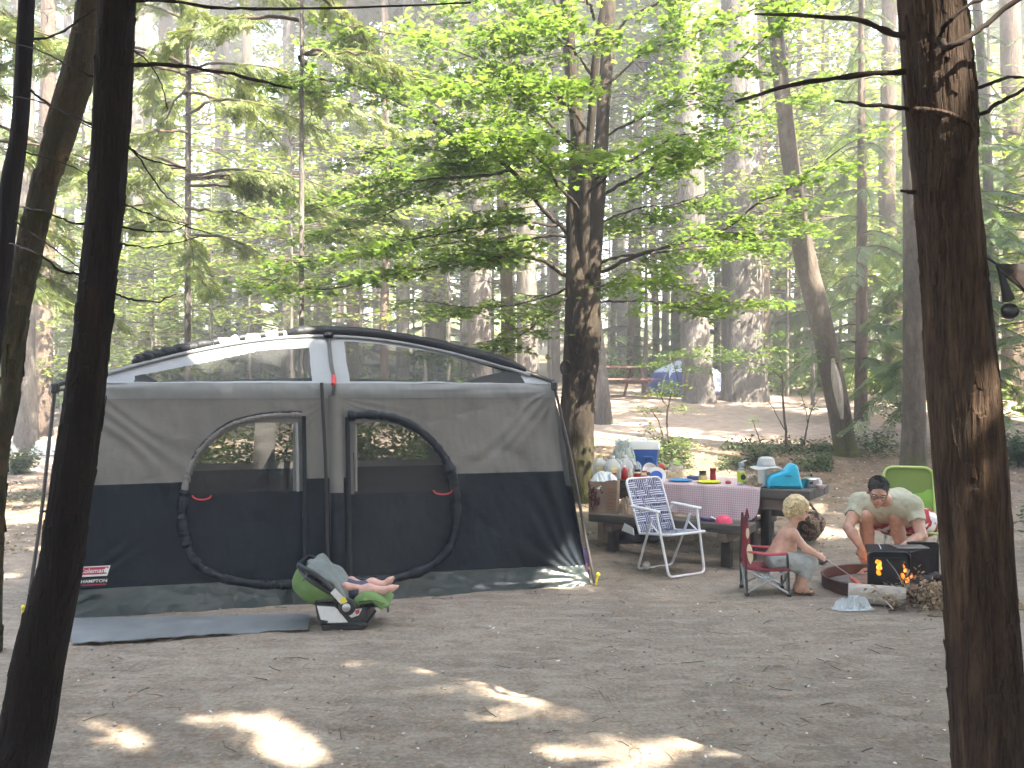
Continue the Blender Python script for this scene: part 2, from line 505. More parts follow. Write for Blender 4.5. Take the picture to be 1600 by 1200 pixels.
gr = part('ground', (np.stack([q[:, 0], q[:, 1], gz], 1), grid_faces(len(gx), len(gy))), m_ground, sharp=0)
tag(gr, kind='structure')

# ------------------------------------------------------------------ leaf templates
def scatter(T, TF, pos, rot, sc):
    """many copies of a small template as one mesh"""
    T = np.asarray(T, float); TF = np.asarray(TF, int); N = len(pos); k = len(T)
    sc = np.broadcast_to(np.asarray(sc, float), (N,))
    V = np.einsum('nij,kj->nki', rot, T) * sc[:, None, None] + pos[:, None, :]
    Fc = (TF[None] + (np.arange(N) * k)[:, None, None]).reshape(-1, TF.shape[1])
    return V.reshape(-1, 3), Fc

def basis(xd, up):
    """rotation matrices whose columns are x along xd, z near up"""
    x = xd / (np.linalg.norm(xd, axis=1)[:, None] + 1e-9)
    z = up - x * (up * x).sum(1)[:, None]; z /= np.linalg.norm(z, axis=1)[:, None] + 1e-9
    y = np.cross(z, x)
    return np.stack([x, y, z], 2)

def rand_rot(N, rg, tilt=1.0):
    a = rg.uniform(0, 2 * PI, N); xd = np.stack([np.cos(a), np.sin(a), rg.normal(0, .35 * tilt, N)], 1)
    up = np.stack([rg.normal(0, .5 * tilt, N), rg.normal(0, .5 * tilt, N), np.ones(N)], 1)
    return basis(xd, up)

# lobed leaf (stalk at the origin, tip along +x)
_ang = np.array([180, 238, 272, 298, 330, 360, 30, 62, 88, 122]) * PI / 180
_rad = np.array([.20, .44, .32, .60, .38, .78, .38, .60, .32, .44])
LOBE = np.vstack([[[.0, 0, 0]], np.stack([_rad * np.cos(_ang), _rad * np.sin(_ang), -.16 * _rad ** 2], 1)]) + [.2, 0, 0]
LOBE_F = np.array([[0, i, i % 10 + 1] for i in range(1, 11)])
# plain pointed leaf
OVAL = np.array([[0, 0, 0], [.35, -.24, -.03], [.75, -.18, -.05], [1, 0, -.10], [.75, .18, -.05], [.35, .24, -.03], [.5, 0, .03]])
OVAL_F = np.array([[0, 1, 6], [1, 2, 6], [2, 3, 6], [3, 4, 6], [4, 5, 6], [5, 0, 6]])

def spray_template(nside=7, w=.030, ang=48, fork=True, droop=.10, seed=0):
    """flat conifer spray of unit length along +x"""
    rg = np.random.default_rng(seed); V = []; Q = []
    def blade(p, d, L, w, dz):
        n = np.array([-d[1], d[0], 0]); b = len(V); p = np.array(p); m = p + d * L * .5 + np.array([0, 0, dz * .3])
        V.extend([p, m - n * w, p + d * L + np.array([0, 0, dz]), m + n * w]); Q.append((b, b + 1, b + 2)); Q.append((b, b + 2, b + 3))
    blade([0, 0, 0], np.array([1.0, 0, 0]), 1.0, w * .6, -droop)
    for i in range(nside):
        t = .12 + .8 * i / nside
        for s in (-1, 1):
            a = R(ang + rg.uniform(-9, 9)) * s
            d = np.array([math.cos(a), math.sin(a), 0]); L = (.50 * (1 - t * .72)) * rg.uniform(.8, 1.15)
            p = np.array([t, 0, -droop * t * t]); blade(p, d, L, w, -droop * L * .8)
            if fork and L > .2:
                for u in (.5,):
                    for s2 in (-1, 1):
                        a2 = a + R(42) * s2; d2 = np.array([math.cos(a2), math.sin(a2), 0])
                        blade(p + d * L * u + [0, 0, -droop * L * u], d2, L * .45 * (1.1 - u * .6), w * .8, -droop * L * .3)
    return np.array(V), np.array(Q)
SPRAY_FINE = spray_template(6, .030, 46, True, .16, 1)
SPRAY_MID = spray_template(6, .045, 50, False, .10, 2)
SPRAY_COARSE = spray_template(4, .085, 52, False, .10, 3)

m_maple = leafmat('leaf_maple', (.080, .142, .040), (.150, .220, .068), .60, (1.10, 1.10, .55))
m_under = leafmat('leaf_understory', (.095, .155, .042), (.215, .275, .090), .52, (1.15, 1.1, .45))
m_cedar = leafmat('leaf_cedar', (.085, .130, .040), (.200, .235, .085), .42, (1.15, 1.1, .55), .45, .6)
m_fir = leafmat('leaf_fir', (.075, .125, .055), (.150, .205, .092), .40, (1.0, 1.05, .55), .5, .4)
m_pine = leafmat('leaf_pine', (.045, .080, .022), (.105, .140, .040), .30, (1.1, 1.0, .5))
m_far = leafmat('leaf_far_forest', (.11, .155, .050), (.27, .31, .12), .45, (1.1, 1.05, .5))
m_bush = leafmat('leaf_shrub', (.040, .070, .030), (.095, .125, .050), .35, (1.0, 1.0, .5))
m_dry = leafmat('leaf_dry', (.16, .10, .055), (.42, .33, .22), .2, (1, .9, .7), .7, .2)

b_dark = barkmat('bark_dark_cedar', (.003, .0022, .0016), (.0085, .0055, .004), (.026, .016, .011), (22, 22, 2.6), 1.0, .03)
b_red = barkmat('bark_red_cedar', (.006, .004, .003), (.030, .017, .011), (.125, .078, .048), (24, 24, 2.6), 1.0, .05, blotch=.9)
b_mossy = barkmat('bark_mossy_tan', (.008, .0055, .003), (.044, .028, .015), (.150, .098, .052), (13, 13, 5), 1.0, .05, (.030, .028, .010), 9.0, blotch=.9)
b_maple = barkmat('bark_maple', (.009, .007, .005), (.028, .021, .015), (.078, .062, .046), (13, 13, 3.4), .9, .03, (.050, .055, .014), .75)
b_grey = barkmat('bark_grey_pine', (.035, .030, .026), (.125, .110, .098), (.235, .215, .195), (9, 9, 2.6), 1.0, .07, blotch=.75)
b_brown = barkmat('bark_brown_pine', (.030, .021, .016), (.112, .080, .060), (.22, .168, .13), (9, 9, 2.6), 1.0, .07, blotch=.75)
b_lean = barkmat('bark_leaning', (.028, .021, .016), (.080, .064, .050), (.155, .130, .106), (14, 14, 5), .8, .025, (.075, .085, .015), .40)
b_twig = simple('bark_twig', (.060, .042, .030), .9, 0, .35, 20, .4, .01)

# ------------------------------------------------------------------ trunks
def trunk_np(pts, rad, nseg=28, rows=80, ridge=.06, lump=.05, seed=0, kz=1.4, ka=3.2, flare=.0, flare_h=.4):
    c = spline(np.column_stack([np.asarray(pts, float), rad]), rows)
    p, r = c[:, :3], np.maximum(c[:, 3], .004)
    t, a, b = frames(p)
    s = np.concatenate([[0], np.cumsum(np.linalg.norm(np.diff(p, axis=0), axis=1))])
    th = np.arange(nseg) * 2 * PI / nseg
    TH, S = np.meshgrid(th, s)
    rm = max(r.max(), .05)
    Q = np.stack([np.cos(TH).ravel() * ka, np.sin(TH).ravel() * ka, S.ravel() * kz], 1)
    rid = 1 - 2 * np.abs(fbm(Q + 7.3, seed, 3, .55)); lp = fbm(Q * [.33, .33, .8] + 3.1, seed + 50, 3)
    disp = 1 + ridge * rid + lump * lp
    disp = disp.reshape(rows, nseg)
    if flare:
        fl = np.exp(-s / flare_h)[:, None] * (1 + .5 * np.sin(TH * 4 + seed) * .6); disp = disp + flare * fl
    V = p[:, None] + (r[:, None] * disp)[..., None] * (np.cos(TH)[..., None] * a[:, None] + np.sin(TH)[..., None] * b[:, None])
    i, j = np.meshgrid(np.arange(rows - 1), np.arange(nseg), indexing='ij')
    f = np.stack([i * nseg + j, i * nseg + (j + 1) % nseg, (i + 1) * nseg + (j + 1) % nseg, (i + 1) * nseg + j], -1).reshape(-1, 4)
    return V.reshape(-1, 3), f

def branch_np(pts, r0, r1, n=6, rows=22, wob=.02, seed=0):
    c = spline(pts, rows); rg = np.random.default_rng(seed)
    w = np.cumsum(rg.normal(0, wob, (rows, 3)), 0); w -= np.linspace(0, 1, rows)[:, None] * w[-1]
    rr = np.linspace(r0, r1, rows) * (1 + .12 * rg.normal(0, 1, rows))
    return tube_np(c + w, np.maximum(rr, .0025), n)

def join_np(L):
    V = []; Fq = []; n = 0
    for v, f in L:
        V.append(v); Fq += [tuple(int(i) + n for i in g) for g in f]; n += len(v)
    return np.vstack(V), Fq

def tree(name, label, cat, base, group=None):
    return thing(name, label, cat, base, 0, group)

def leaves_part(name, parent, pos, T, rg, sc, mat, rot=None, tintv=None, world=True):
    N = len(pos)
    if rot is None: rot = rand_rot(N, rg)
    V, Fc = scatter(T[0], T[1], pos, rot, sc)
    k = len(T[0])
    t = np.repeat(rg.random(N) if tintv is None else tintv, k)
    return part(name, (V, Fc), mat, parent, smooth=False, world=world, attr={'tint': t}, kind='stuff' if N > 40 else None)

# shared crowns (local coordinates, base at z=0, height 1 unit scaled later)
def fir_crown(H=7.0, nwh=20, Lmax=1.7, start=.12, seed=0, T=SPRAY_MID, droop=.35, per=9, thin=.0, irregular=.25, fine=1.0, raw=False):
    rg = np.random.default_rng(seed); pos = []; xd = []; sc = []; tw = []
    for k in range(nwh):
        h = start + (1 - start) * (k + rg.uniform(-.3, .3)) / nwh; z = H * h
        L0 = Lmax * (1 - h) ** .75 + .12
        for b in range(rg.integers(4, 7)):
            if rg.random() < thin: continue
            az = rg.uniform(0, 2 * PI); L = L0 * rg.uniform(1 - irregular * 1.6, 1 + irregular)
            d = np.array([math.cos(az), math.sin(az), 0])
            t = np.linspace(0, 1, 6)[:, None]
            line = np.array([0, 0, z]) + d * L * t + np.array([0, 0, 1]) * (L * (.12 * t - droop * t * t))
            tw.append(tube_np(line, np.linspace(.014, .004, 6) * H / 7, 4, False))
            n = max(3, int(per * L / Lmax) + 2)
            for i in range(n):
                u = .15 + .85 * (i + rg.random() * .6) / n
                p = np.array([0, 0, z]) + d * L * u + np.array([0, 0, L * (.12 * u - droop * u * u)])
                for s in (-1, 1):
                    if i == n - 1 and s == 1: a = az
                    else: a = az + s * R(rg.uniform(35, 65))
                    pos.append(p); xd.append([math.cos(a), math.sin(a), -.25 - droop * u + rg.normal(0, .15)]); sc.append(L * rg.uniform(.30, .5) * (1.15 - u * .45) * fine)
    pos = np.array(pos); N = len(pos)
    rot = basis(np.array(xd), np.stack([rg.normal(0, .25, N), rg.normal(0, .25, N), np.ones(N)], 1))
    if raw: return pos, rot, np.array(sc), rg.random(N)
    V, Fc = scatter(T[0], T[1], pos, rot, np.array(sc)); tint = np.repeat(rg.random(N), len(T[0]))
    Vt, Ft = join_np(tw)
    return (V, Fc, tint), (Vt, Ft)

def leafy_crown(R0=2.2, H=4.0, nb=46, seed=0, leaf=.10, T=(OVAL, OVAL_F), dens=34, flat=.25):
    """understory crown in loose horizontal layers"""
    rg = np.random.default_rng(seed); pos = []; tw = []
    for b in range(nb):
        az = rg.uniform(0, 2 * PI); h = rg.uniform(.12, 1); L = R0 * (1 - .65 * abs(h - .4)) * rg.uniform(.5, 1.1)
        z0 = H * h - .3; d = np.array([math.cos(az), math.sin(az), rg.uniform(-.05, .35)])
        t = np.linspace(0, 1, 6)[:, None]; line = np.array([0, 0, z0]) + d * L * t + [0, 0, 1] * (-.22 * L * t * t)
        tw.append(tube_np(line, np.linspace(.016, .004, 6), 4, False))
        n = int(dens * L)
        u = rg.uniform(.2, 1, n) ** .8; side = rg.normal(0, .24, n) * (1.1 - .3 * u)
        p = np.array([0, 0, z0]) + d * (L * u)[:, None] + np.array([0, 0, 1]) * (-.22 * L * u * u)[:, None]
        p = p + np.stack([-d[1] * side, d[0] * side, rg.normal(0, flat * .22, n) - np.abs(side) * .12], 1)
        pos.append(p)
    pos = np.vstack(pos); N = len(pos)
    V, Fc = scatter(T[0], T[1], pos, rand_rot(N, rg, .7), leaf * rg.uniform(.7, 1.25, N)); tint = np.repeat(rg.random(N), len(T[0]))
    return (V, Fc, tint), join_np(tw)

def crown_me(nm, cr, mat):
    return mesh_np(nm, cr[0], cr[1], mat, None, False, None, {'tint': cr[2]})

FIRS = []
for k, (thin, dr, irr) in enumerate([(.05, .40, .3), (.22, .55, .35), (.12, .30, .4)]):
    c1, c2 = fir_crown(seed=20 + k, droop=dr, thin=thin, irregular=irr, per=22, fine=.44)
    FIRS.append((crown_me('crown', c1, m_fir), mesh_np('branches', c2[0], c2[1], b_twig)))
PINES = []
for k in range(3):
    c1, c2 = fir_crown(7, 17, 1.55, .02, 40 + k, SPRAY_COARSE, .18, 7, .12, .45)
    PINES.append((crown_me('crown', c1, m_pine), mesh_np('branches', c2[0], c2[1], b_twig)))
LEAFY = []
for k in range(3):
    c1, c2 = leafy_crown(seed=60 + k, H=[4.0, 5.0, 3.4][k], leaf=[.12, .14, .11][k])
    LEAFY.append((crown_me('crown', c1, m_under), mesh_np('branches', c2[0], c2[1], b_twig)))

def put_shade(root, z, s, rz, k):
    """crown of its own, its sprays left out where they block chosen sun spots"""
    th, dr, ir = [(.05, .40, .3), (.12, .55, .35), (.08, .30, .4)][k]
    pos, rot, sc, ti = fir_crown(seed=20 + k, droop=dr, thin=th, irregular=ir, raw=True); M = rotz(rz)
    pos = pos @ M.T * s + [0, 0, z]; rot = np.einsum('ij,njk->nik', M, rot); sc = sc * s
    ok = ~sunny(pos + rot[:, :, 0] * sc[:, None] * .5 + np.array(root.location), sc); pos, rot, sc, ti = pos[ok], rot[ok], sc[ok], ti[ok]
    V, Fc = scatter(SPRAY_COARSE[0], SPRAY_COARSE[1], pos, rot, sc)
    part('crown', (V, Fc), m_fir, root, smooth=False, attr={'tint': np.repeat(ti, len(SPRAY_COARSE[0]))}, kind='stuff')

def put(me_pair, root, z, s, rz, sz=None):
    for nm, me in zip(('crown', 'branches'), me_pair):
        o = bpy.data.objects.new(nm, me); COL.objects.link(o); o.parent = root
        o.location = (0, 0, z); o.rotation_euler = (0, 0, rz); o.scale = (s, s, sz or s)
        o['kind'] = 'stuff'

def pine(px, d, w, bark, label, group=None, lean=0.0, H=None, seed=0, crown=True, lod=1, cz=None, name='pine_tree', flare=.25):
    """tall bare conifer bole; px, w: pixels in the photograph, lean: pixels the bole moves by the top of the frame"""
    rg = np.random.default_rng(abs(seed + int(px) * 7 + int(d * 10)))
    b = GX(px, d); H = H or rg.uniform(23, 31); r = w / 2 / F * d
    ztop = CH + HY / F * d; dx = lean / F * d / (ztop - b[2])
    zz = np.array([-.3, .25, 2, 5, 9, 14, 20, H]); cur = rg.normal(0, .06, len(zz)) * (zz > 3)
    pts = np.stack([b[0] + dx * zz + cur, np.full(8, d) + cur[::-1], b[2] + zz], 1)
    rr = r * np.array([1.12, 1.02, .97, .92, .82, .68, .45, .1])
    root = tree(name, label, 'tree', b, group)
    part('trunk', trunk_np(pts, rr, [14, 24, 40][lod], [30, 90, 140][lod], .07, .06, int(px), 1.3, 3.6, flare, .35), bark, root, world=True, sharp=0)
    if crown and (lod == 0 or rg.random() < .22):
        s = rg.uniform(1.6, 2.2); put(PINES[rg.integers(3)], root, cz or rg.uniform(10.5, 13.5), s, rg.uniform(0, 6), s * rg.uniform(.9, 1.15))
    if 11 < d < 28 and lod:
        rt2 = np.random.default_rng(int(px) + 5); L = []
        for q in range(rt2.integers(9, 18)):
            z = rt2.uniform(1.8, 10); az = rt2.uniform(0, 2 * PI); l = rt2.uniform(.5, 1.7); p0 = np.array([b[0] + dx * z, d, b[2] + z]); dv = np.array([math.cos(az), math.sin(az), rt2.uniform(-.35, .15)])
            c_ = p0 + np.outer(np.linspace(0, 1, 6), dv * (l + r)) + np.outer(np.linspace(0, 1, 6) ** 2, [0, 0, -.25 * l]) + np.cumsum(rt2.normal(0, .03, (6, 3)), 0); L.append(tube_np(c_, np.linspace(.016, .004, 6), 4, False))
            for w in range(3): p1 = c_[rt2.integers(2, 5)]; L.append(tube_np(np.array([p1, p1 + rt2.normal(0, .12, 3) + dv * .15, p1 + rt2.normal(0, .2, 3) + dv * .35]), [.006, .004, .003], 4, False))
        part('dead_twigs', join_np(L), b_twig, root, world=True, sharp=0, kind='stuff')
    return root
# boles that the photograph shows one by one
pine(1162, 20.0, 62, b_grey, 'broad grey pine with thick furrowed trunk just right of the blue dome tent', lean=-4, lod=2, seed=1, flare=.45)
pine(1091, 19.6, 44, b_grey, 'straight grey pine standing in front of the middle of the blue dome tent', lean=-22, lod=2, seed=2, flare=.3)
pine(1189, 22.6, 30, b_brown, 'darker pine half hidden close behind the broad grey pine', lean=-8, seed=3)
pine(751, 21, 36, b_grey, 'thick pale grey pine above the right half of the tent roof', lean=-6, lod=2, seed=4)
pine(792, 17, 19, b_mossy, 'slim dark mossy trunk between two pale grey pines above the tent roof', lean=2, seed=5, H=17, crown=False)
pine(826, 22, 32, b_grey, 'pale grey pine nearest to the left side of the maple trunk', lean=-10, lod=2, seed=6)
pine(629, 24, 20, b_grey, 'slender grey pine behind the tent roof, right of a darker thin trunk', lean=3, seed=7)
pine(601, 19, 13, b_brown, 'thin dark trunk behind the tent roof between two grey pines', lean=-3, seed=8, H=18)
pine(553, 25, 20, b_brown, 'brownish grey pine behind the tent just right of its roof peak', lean=-2, seed=9)
pine(503, 26, 28, b_grey, 'wide hazy grey pine right behind the tent roof peak', lean=4, seed=10)
pine(450, 23, 21, b_grey, 'straight grey pine rising behind the left half of the tent roof', lean=-1, seed=11)
pine(342, 30, 24, b_grey, 'pale hazy pine standing out against the bright gap of sky', lean=-4, seed=12)
pine(218, 24, 22, b_grey, 'pale pine right of the dark leaning trunk above the tent corner', lean=2, seed=13)
pine(187, 27, 17, b_brown, 'thin pale pine close beside the dark leaning trunk', lean=6, seed=14)
pine(264, 33, 13, b_grey, 'thin far pine left of the bright sky gap', lean=0, seed=15)
pine(39, 17.0, 33, b_grey, 'grey pine with flaky bark standing left of the tent pole by a low bush', lean=-2, lod=2, seed=16, flare=.2)
pine(71, 19.5, 25, b_brown, 'sunlit orange brown pine behind the tent pole', lean=5, lod=2, seed=17)
pine(1247, 27, 10, b_brown, 'thin sunlit trunk seen just left of the leaning trunk', lean=-3, seed=18, H=20)
pine(1398, 21.5, 26, b_brown, 'reddish grey pine left of the straight smooth trunk', lean=-14, lod=2, seed=19)
pine(1354, 30, 12, b_brown, 'thin brown pine standing behind the pale fallen log', lean=-6, seed=20)
pine(1587, 20, 34, b_brown, 'thick dim brown pine at the edge beyond the hammock', lean=-8, seed=21)
pine(1552, 15, 15, b_grey, 'slim grey trunk half hidden behind the large red barked cedar', lean=-26, seed=22, H=16, crown=False)
pine(1025, 29, 11, b_brown, 'slim sunlit pine left of the blue dome tent', lean=2, seed=23)
pine(958, 34, 9, b_brown, 'thin pine on the sunny bank above the reddish picnic table', lean=1, seed=24)
pine(1055, 33, 12, b_brown, 'thin pine behind the left corner of the blue dome tent', lean=-3, seed=25)
pine(675, 30, 13, b_brown, 'thin tan pine far behind, right of the slender grey pine', lean=8, seed=26)
pine(868, 27, 14, b_brown, 'sunlit tan pine showing left of the maple trunk', lean=-3, seed=27)
# a leaning grey bole behind the maple
pine(943, 16.2, 24, b_grey, 'short leaning grey trunk showing behind the right side of the maple', lean=-60, seed=28, H=14, crown=False, lod=2)
LANDS = [(39, 'flaky grey pine'), (125, 'dark leaning cedar'), (342, 'pale hazy pine'), (450, 'straight grey pine'), (553, 'brownish pine'), (629, 'slender grey pine'), (751, 'thick pale pine'), (905, 'maple trunk'), (1091, 'dome tent pine'),
         (1162, 'broad grey pine'), (1310, 'leaning trunk'), (1425, 'smooth straight trunk'), (1500, 'red barked cedar')]
def gap_labels(one, many, pxs):
    """a label for each of many alike things: its place, counted from the left, between two boles one can find"""
    nums = 'one two three four five six seven eight nine ten eleven twelve'.split(); ords = 'first second third fourth fifth sixth seventh eighth ninth tenth eleventh twelfth'.split(); out_ = [None] * len(pxs)
    for k in range(len(LANDS) + 1):
        lo = LANDS[k - 1][0] if k else -1e9; hi = LANDS[k][0] if k < len(LANDS) else 1e9; ids = sorted([i for i, p in enumerate(pxs) if lo <= p < hi], key=lambda i: pxs[i])
        where = 'left of the ' + LANDS[0][1] if k == 0 else 'right of the ' + LANDS[-1][1] if k == len(LANDS) else 'between %s and %s' % (LANDS[k - 1][1], LANDS[k][1])
        for j, i in enumerate(ids): out_[i] = ('only %s %s' % (one, where)) if len(ids) == 1 else '%s of %s %s %s, from left' % (ords[j], nums[len(ids) - 1], many, where)
    return out_
# far boles
rg = np.random.default_rng(77)
FPX = [-160 + 1920 * (k + rg.uniform(-.4, .4)) / 58 for k in range(58)]; FLB = gap_labels('slim far pine', 'slim far pines', FPX)
for k in range(58):
    px = FPX[k]; d = rg.uniform(30, 62)
    if abs(px - 1090) < 60 and d < 34: d += 12
    pine(px, d, rg.uniform(.28, .62) / d * F, [b_grey, b_brown][k % 2], FLB[k], 'far pines of the hazy forest', lean=rg.normal(0, 6), seed=200 + k, lod=0, H=rg.uniform(22, 30), cz=rg.uniform(13, 18), crown=k % 5 == 0)

# ------------------------------------------------------------------ near trunks
def near_tree(name, label, ctl, d, bark, base_py, top_h, seed, nseg=88, rows=270, ridge=.085, lump=.09, kz=1.7, ka=5.5, crown=None, group=None, flakes=0):
    """ctl: rows (py, left px, right px) read from the photograph, all at about depth d; continues above the frame"""
    ctl = sorted(ctl, reverse=True)
    pts = []; rad = []
    for row in ctl:
        py, l, r = row[:3]; dd = row[3] if len(row) > 3 else d
        pts.append(P((l + r) / 2, py, dd)); rad.append((r - l) / 2 / F * dd)
    pts = np.array(pts); rad = np.array(rad)
    z0 = float(hz(pts[0][0], pts[0][1])) - .06
    if pts[0][2] > z0 + .02:
        dirn = (pts[0] - pts[1]) / (pts[0][2] - pts[1][2])
        b = pts[0] + dirn * (z0 - pts[0][2]); pts = np.vstack([b, pts]); rad = np.concatenate([[rad[0] * 1.12], rad])
    dirn = (pts[-1] - pts[-2]) / (pts[-1][2] - pts[-2][2]); base = pts[0].copy()
    for h in np.linspace(pts[-1][2] + 1.5, top_h, 4):
        pts = np.vstack([pts, pts[-1] + dirn * (h - pts[-1][2]) * .85 + [0, 0, .15 * (h - pts[-1][2])]])
        rad = np.concatenate([rad, [rad[-1] * .84]])
    base[2] = float(hz(base[0], base[1]))
    root = tree(name, label, 'tree', base, group)
    part('trunk', trunk_np(pts, rad, nseg, rows, ridge, lump, seed, kz, ka), bark, root, world=True, sharp=0)
    if flakes:
        rf = np.random.default_rng(seed + 9); c = spline(np.column_stack([pts, rad]), 300); c = c[(c[:, 2] < 4.5)]; t, a, b = frames(c[:, :3]); k_ = rf.integers(2, len(c) - 2, flakes); th = rf.uniform(0, 2 * PI, flakes); o = np.cos(th)[:, None] * a[k_] + np.sin(th)[:, None] * b[k_]; sd = np.cross(o, t[k_])
        pos = c[k_, :3] + o * (c[k_, 3] * rf.uniform(.98, 1.06, flakes))[:, None] + t[k_] * rf.uniform(-.02, .02, flakes)[:, None]; h = rf.uniform(.03, .12, flakes) * d / 4; wd_ = h * rf.uniform(.12, .30, flakes); th_ = h * rf.uniform(.03, .09, flakes)
        U = t[k_] + sd * rf.normal(0, .10, flakes)[:, None] + o * rf.normal(.02, .05, flakes)[:, None]
        cs_ = [(-.5, -.3, 0), (-.35, .5, 0), (.45, .4, 0), (.5, -.35, 0), (-.4, -.15, 1), (-.28, .3, 1), (.35, .25, 1), (.4, -.2, 1)]
        V = np.stack([pos + U * (h * x)[:, None] + sd * (wd_ * y)[:, None] * 2 + o * (th_ * (z_ - .35))[:, None] for x, y, z_ in cs_], 1).reshape(-1, 3)
        F8 = np.array([(4, 5, 6, 7), (0, 1, 5, 4), (1, 2, 6, 5), (2, 3, 7, 6), (3, 0, 4, 7)]); part('bark_flakes', (V, (F8[None] + (np.arange(flakes) * 8)[:, None, None]).reshape(-1, 4)), bark, root, smooth=False, world=True, kind='stuff')
    if crown:
        z, s, k = crown
        put_shade(root, z, s, 1.0 + seed, k)
    return root

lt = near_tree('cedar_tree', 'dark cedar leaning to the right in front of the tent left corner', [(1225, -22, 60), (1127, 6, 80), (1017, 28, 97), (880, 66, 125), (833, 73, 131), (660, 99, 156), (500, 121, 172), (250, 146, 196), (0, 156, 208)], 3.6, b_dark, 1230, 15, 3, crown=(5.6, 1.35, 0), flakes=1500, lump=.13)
rt = near_tree('cedar_tree', 'large red barked cedar trunk standing close at the right by the hammock', [(1262, 1500, 1612), (1200, 1495, 1601), (1020, 1486, 1586), (850, 1476, 1572), (600, 1456, 1551), (300, 1434, 1522), (170, 1424, 1520), (0, 1412, 1503)], 3.42, b_red, 1262, 16, 4, crown=(5.2, 1.4, 1), flakes=2200, lump=.12)
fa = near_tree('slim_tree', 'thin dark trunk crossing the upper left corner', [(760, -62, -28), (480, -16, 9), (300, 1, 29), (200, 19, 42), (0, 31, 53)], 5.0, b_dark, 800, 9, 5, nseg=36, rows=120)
fb = near_tree('mossy_tree', 'curving mossy tan trunk left of the dark leaning cedar', [(900, -16, 2), (800, -15, 5), (700, -10, 12), (620, 3, 28), (500, 8, 42), (400, 25, 62), (300, 50, 84), (200, 75, 117), (100, 104, 146), (0, 124, 157)], 5.5, b_mossy, 900, 10, 6, nseg=64, rows=220, lump=.2, ridge=.10, ka=3, flakes=500)
sm = near_tree('straight_tree', 'straight smooth grey trunk behind the green chair', [(735, 1406, 1447), (700, 1409, 1446), (600, 1412, 1444), (400, 1412, 1440), (250, 1411, 1436), (0, 1408, 1428)], 11.8, b_lean, 735, 16, 8, nseg=40, rows=160, ridge=.035, lump=.04, crown=(7.5, 1.2, 2))
le = near_tree('leaning_tree', 'leaning trunk with a mossy foot and a scar of bare wood', [(708, 1299, 1343), (690, 1302, 1336), (600, 1286, 1320), (500, 1266, 1299), (400, 1241, 1274), (300, 1229, 1255), (200, 1216, 1241), (0, 1197, 1217)], 13.0, b_lean, 705, 15, 9, nseg=44, rows=160, ridge=.04, lump=.08)

def limbs(root, specs, bark, d, nm='dead_branch', seed=0):
    for k, (pts, r0, r1) in enumerate(specs):
        w = [P(p[0], p[1], d + (p[2] if len(p) > 2 else 0)) for p in pts]
        V, Fc = branch_np(w, r0, r1, 8, 26, .0025, seed + k)
        part(nm, (V, Fc), bark, root, world=True, sharp=0)
m_deadbr = barkmat('bark_dead_branch', (.008, .006, .005), (.022, .015, .011), (.05, .036, .028), (30, 30, 30), .6, .01)
limbs(rt, [([(1425, 62), (1395, 50), (1340, 35), (1260, 27), (1180, 22, .3)], .015, .005),
           ([(1428, 113), (1415, 111), (1360, 112), (1280, 122), (1205, 140), (1150, 158, .3)], .014, .006),
           ([(1432, 180), (1420, 172), (1385, 165), (1340, 162), (1305, 158, .2)], .011, .005),
           ([(1445, 306), (1432, 303), (1418, 300), (1407, 298)], .012, .004),
           ([(1465, 62, -.12), (1490, 72, -.2), (1520, 55, -.2), (1560, 25, -.2), (1610, -10, -.2)], .014, .008),
           ([(1466, 70, -.1), (1480, 40, -.18), (1500, 18, -.2), (1545, -5, -.2)], .009, .005),
           ([(1512, 165), (1525, 140), (1560, 125), (1600, 120, .1), (1650, 118)], .008, .005),
           ([(1517, 205), (1530, 185), (1565, 160), (1600, 140), (1640, 118)], .009, .006)], m_deadbr, 3.42, seed=10)
# the twisted limb grown along the bark
part('twisted_limb', branch_np([P(1425, 172, 3.33), P(1470, 175, 3.28), P(1502, 186, 3.30), P(1520, 205, 3.32), P(1519, 232, 3.31), P(1505, 262, 3.29), P(1494, 283, 3.31)], .012, .006, 8, 30, .002, 5), b_red, rt, world=True, sharp=0)
limbs(lt, [([(200, 100), (240, 100), (300, 105), (370, 118), (455, 138, .3)], .009, .005),
           ([(196, 3), (260, 3), (330, 12), (420, 14), (560, 10, .4), (735, 4, .8)], .008, .005),
           ([(190, 62), (205, 75), (230, 95), (250, 130), (262, 170, .2)], .004, .002),
           ([(196, 225), (215, 238), (245, 248), (290, 262, .3)], .005, .003),
           ([(197, 228), (225, 260), (250, 300), (285, 325, .4)], .004, .002),
           ([(190, 320), (215, 325), (260, 345, .3), (330, 365, .5)], .004, .002),
           ([(186, 352), (220, 360), (260, 367), (300, 350, .3)], .0045, .002),
           ([(183, 376), (215, 385), (250, 388), (310, 370, .4)], .0045, .002),
           ([(178, 458), (200, 465), (238, 470), (275, 460, .3)], .005, .002),
           ([(135, 350), (100, 345), (60, 330), (35, 322, .5)], .005, .002),
           ([(124, 430), (95, 420), (60, 395), (15, 380, .4)], .006, .003),
           ([(145, 195), (100, 175), (50, 158, .3), (0, 150, .6)], .005, .002),
           ([(148, 120), (110, 105), (60, 80, .3), (-10, 60, .6)], .005, .002)], m_deadbr, 3.6, seed=40)
limbs(fa, [([(35, 130), (70, 160), (110, 185), (145, 200)], .008, .003), ([(20, 230), (60, 245), (110, 262), (150, 278)], .006, .002), ([(5, 330), (60, 372), (100, 402), (150, 440)], .006, .002),
           ([(42, 60), (90, 50), (150, 10), (240, -20)], .007, .004)], m_deadbr, 5.0, seed=70)

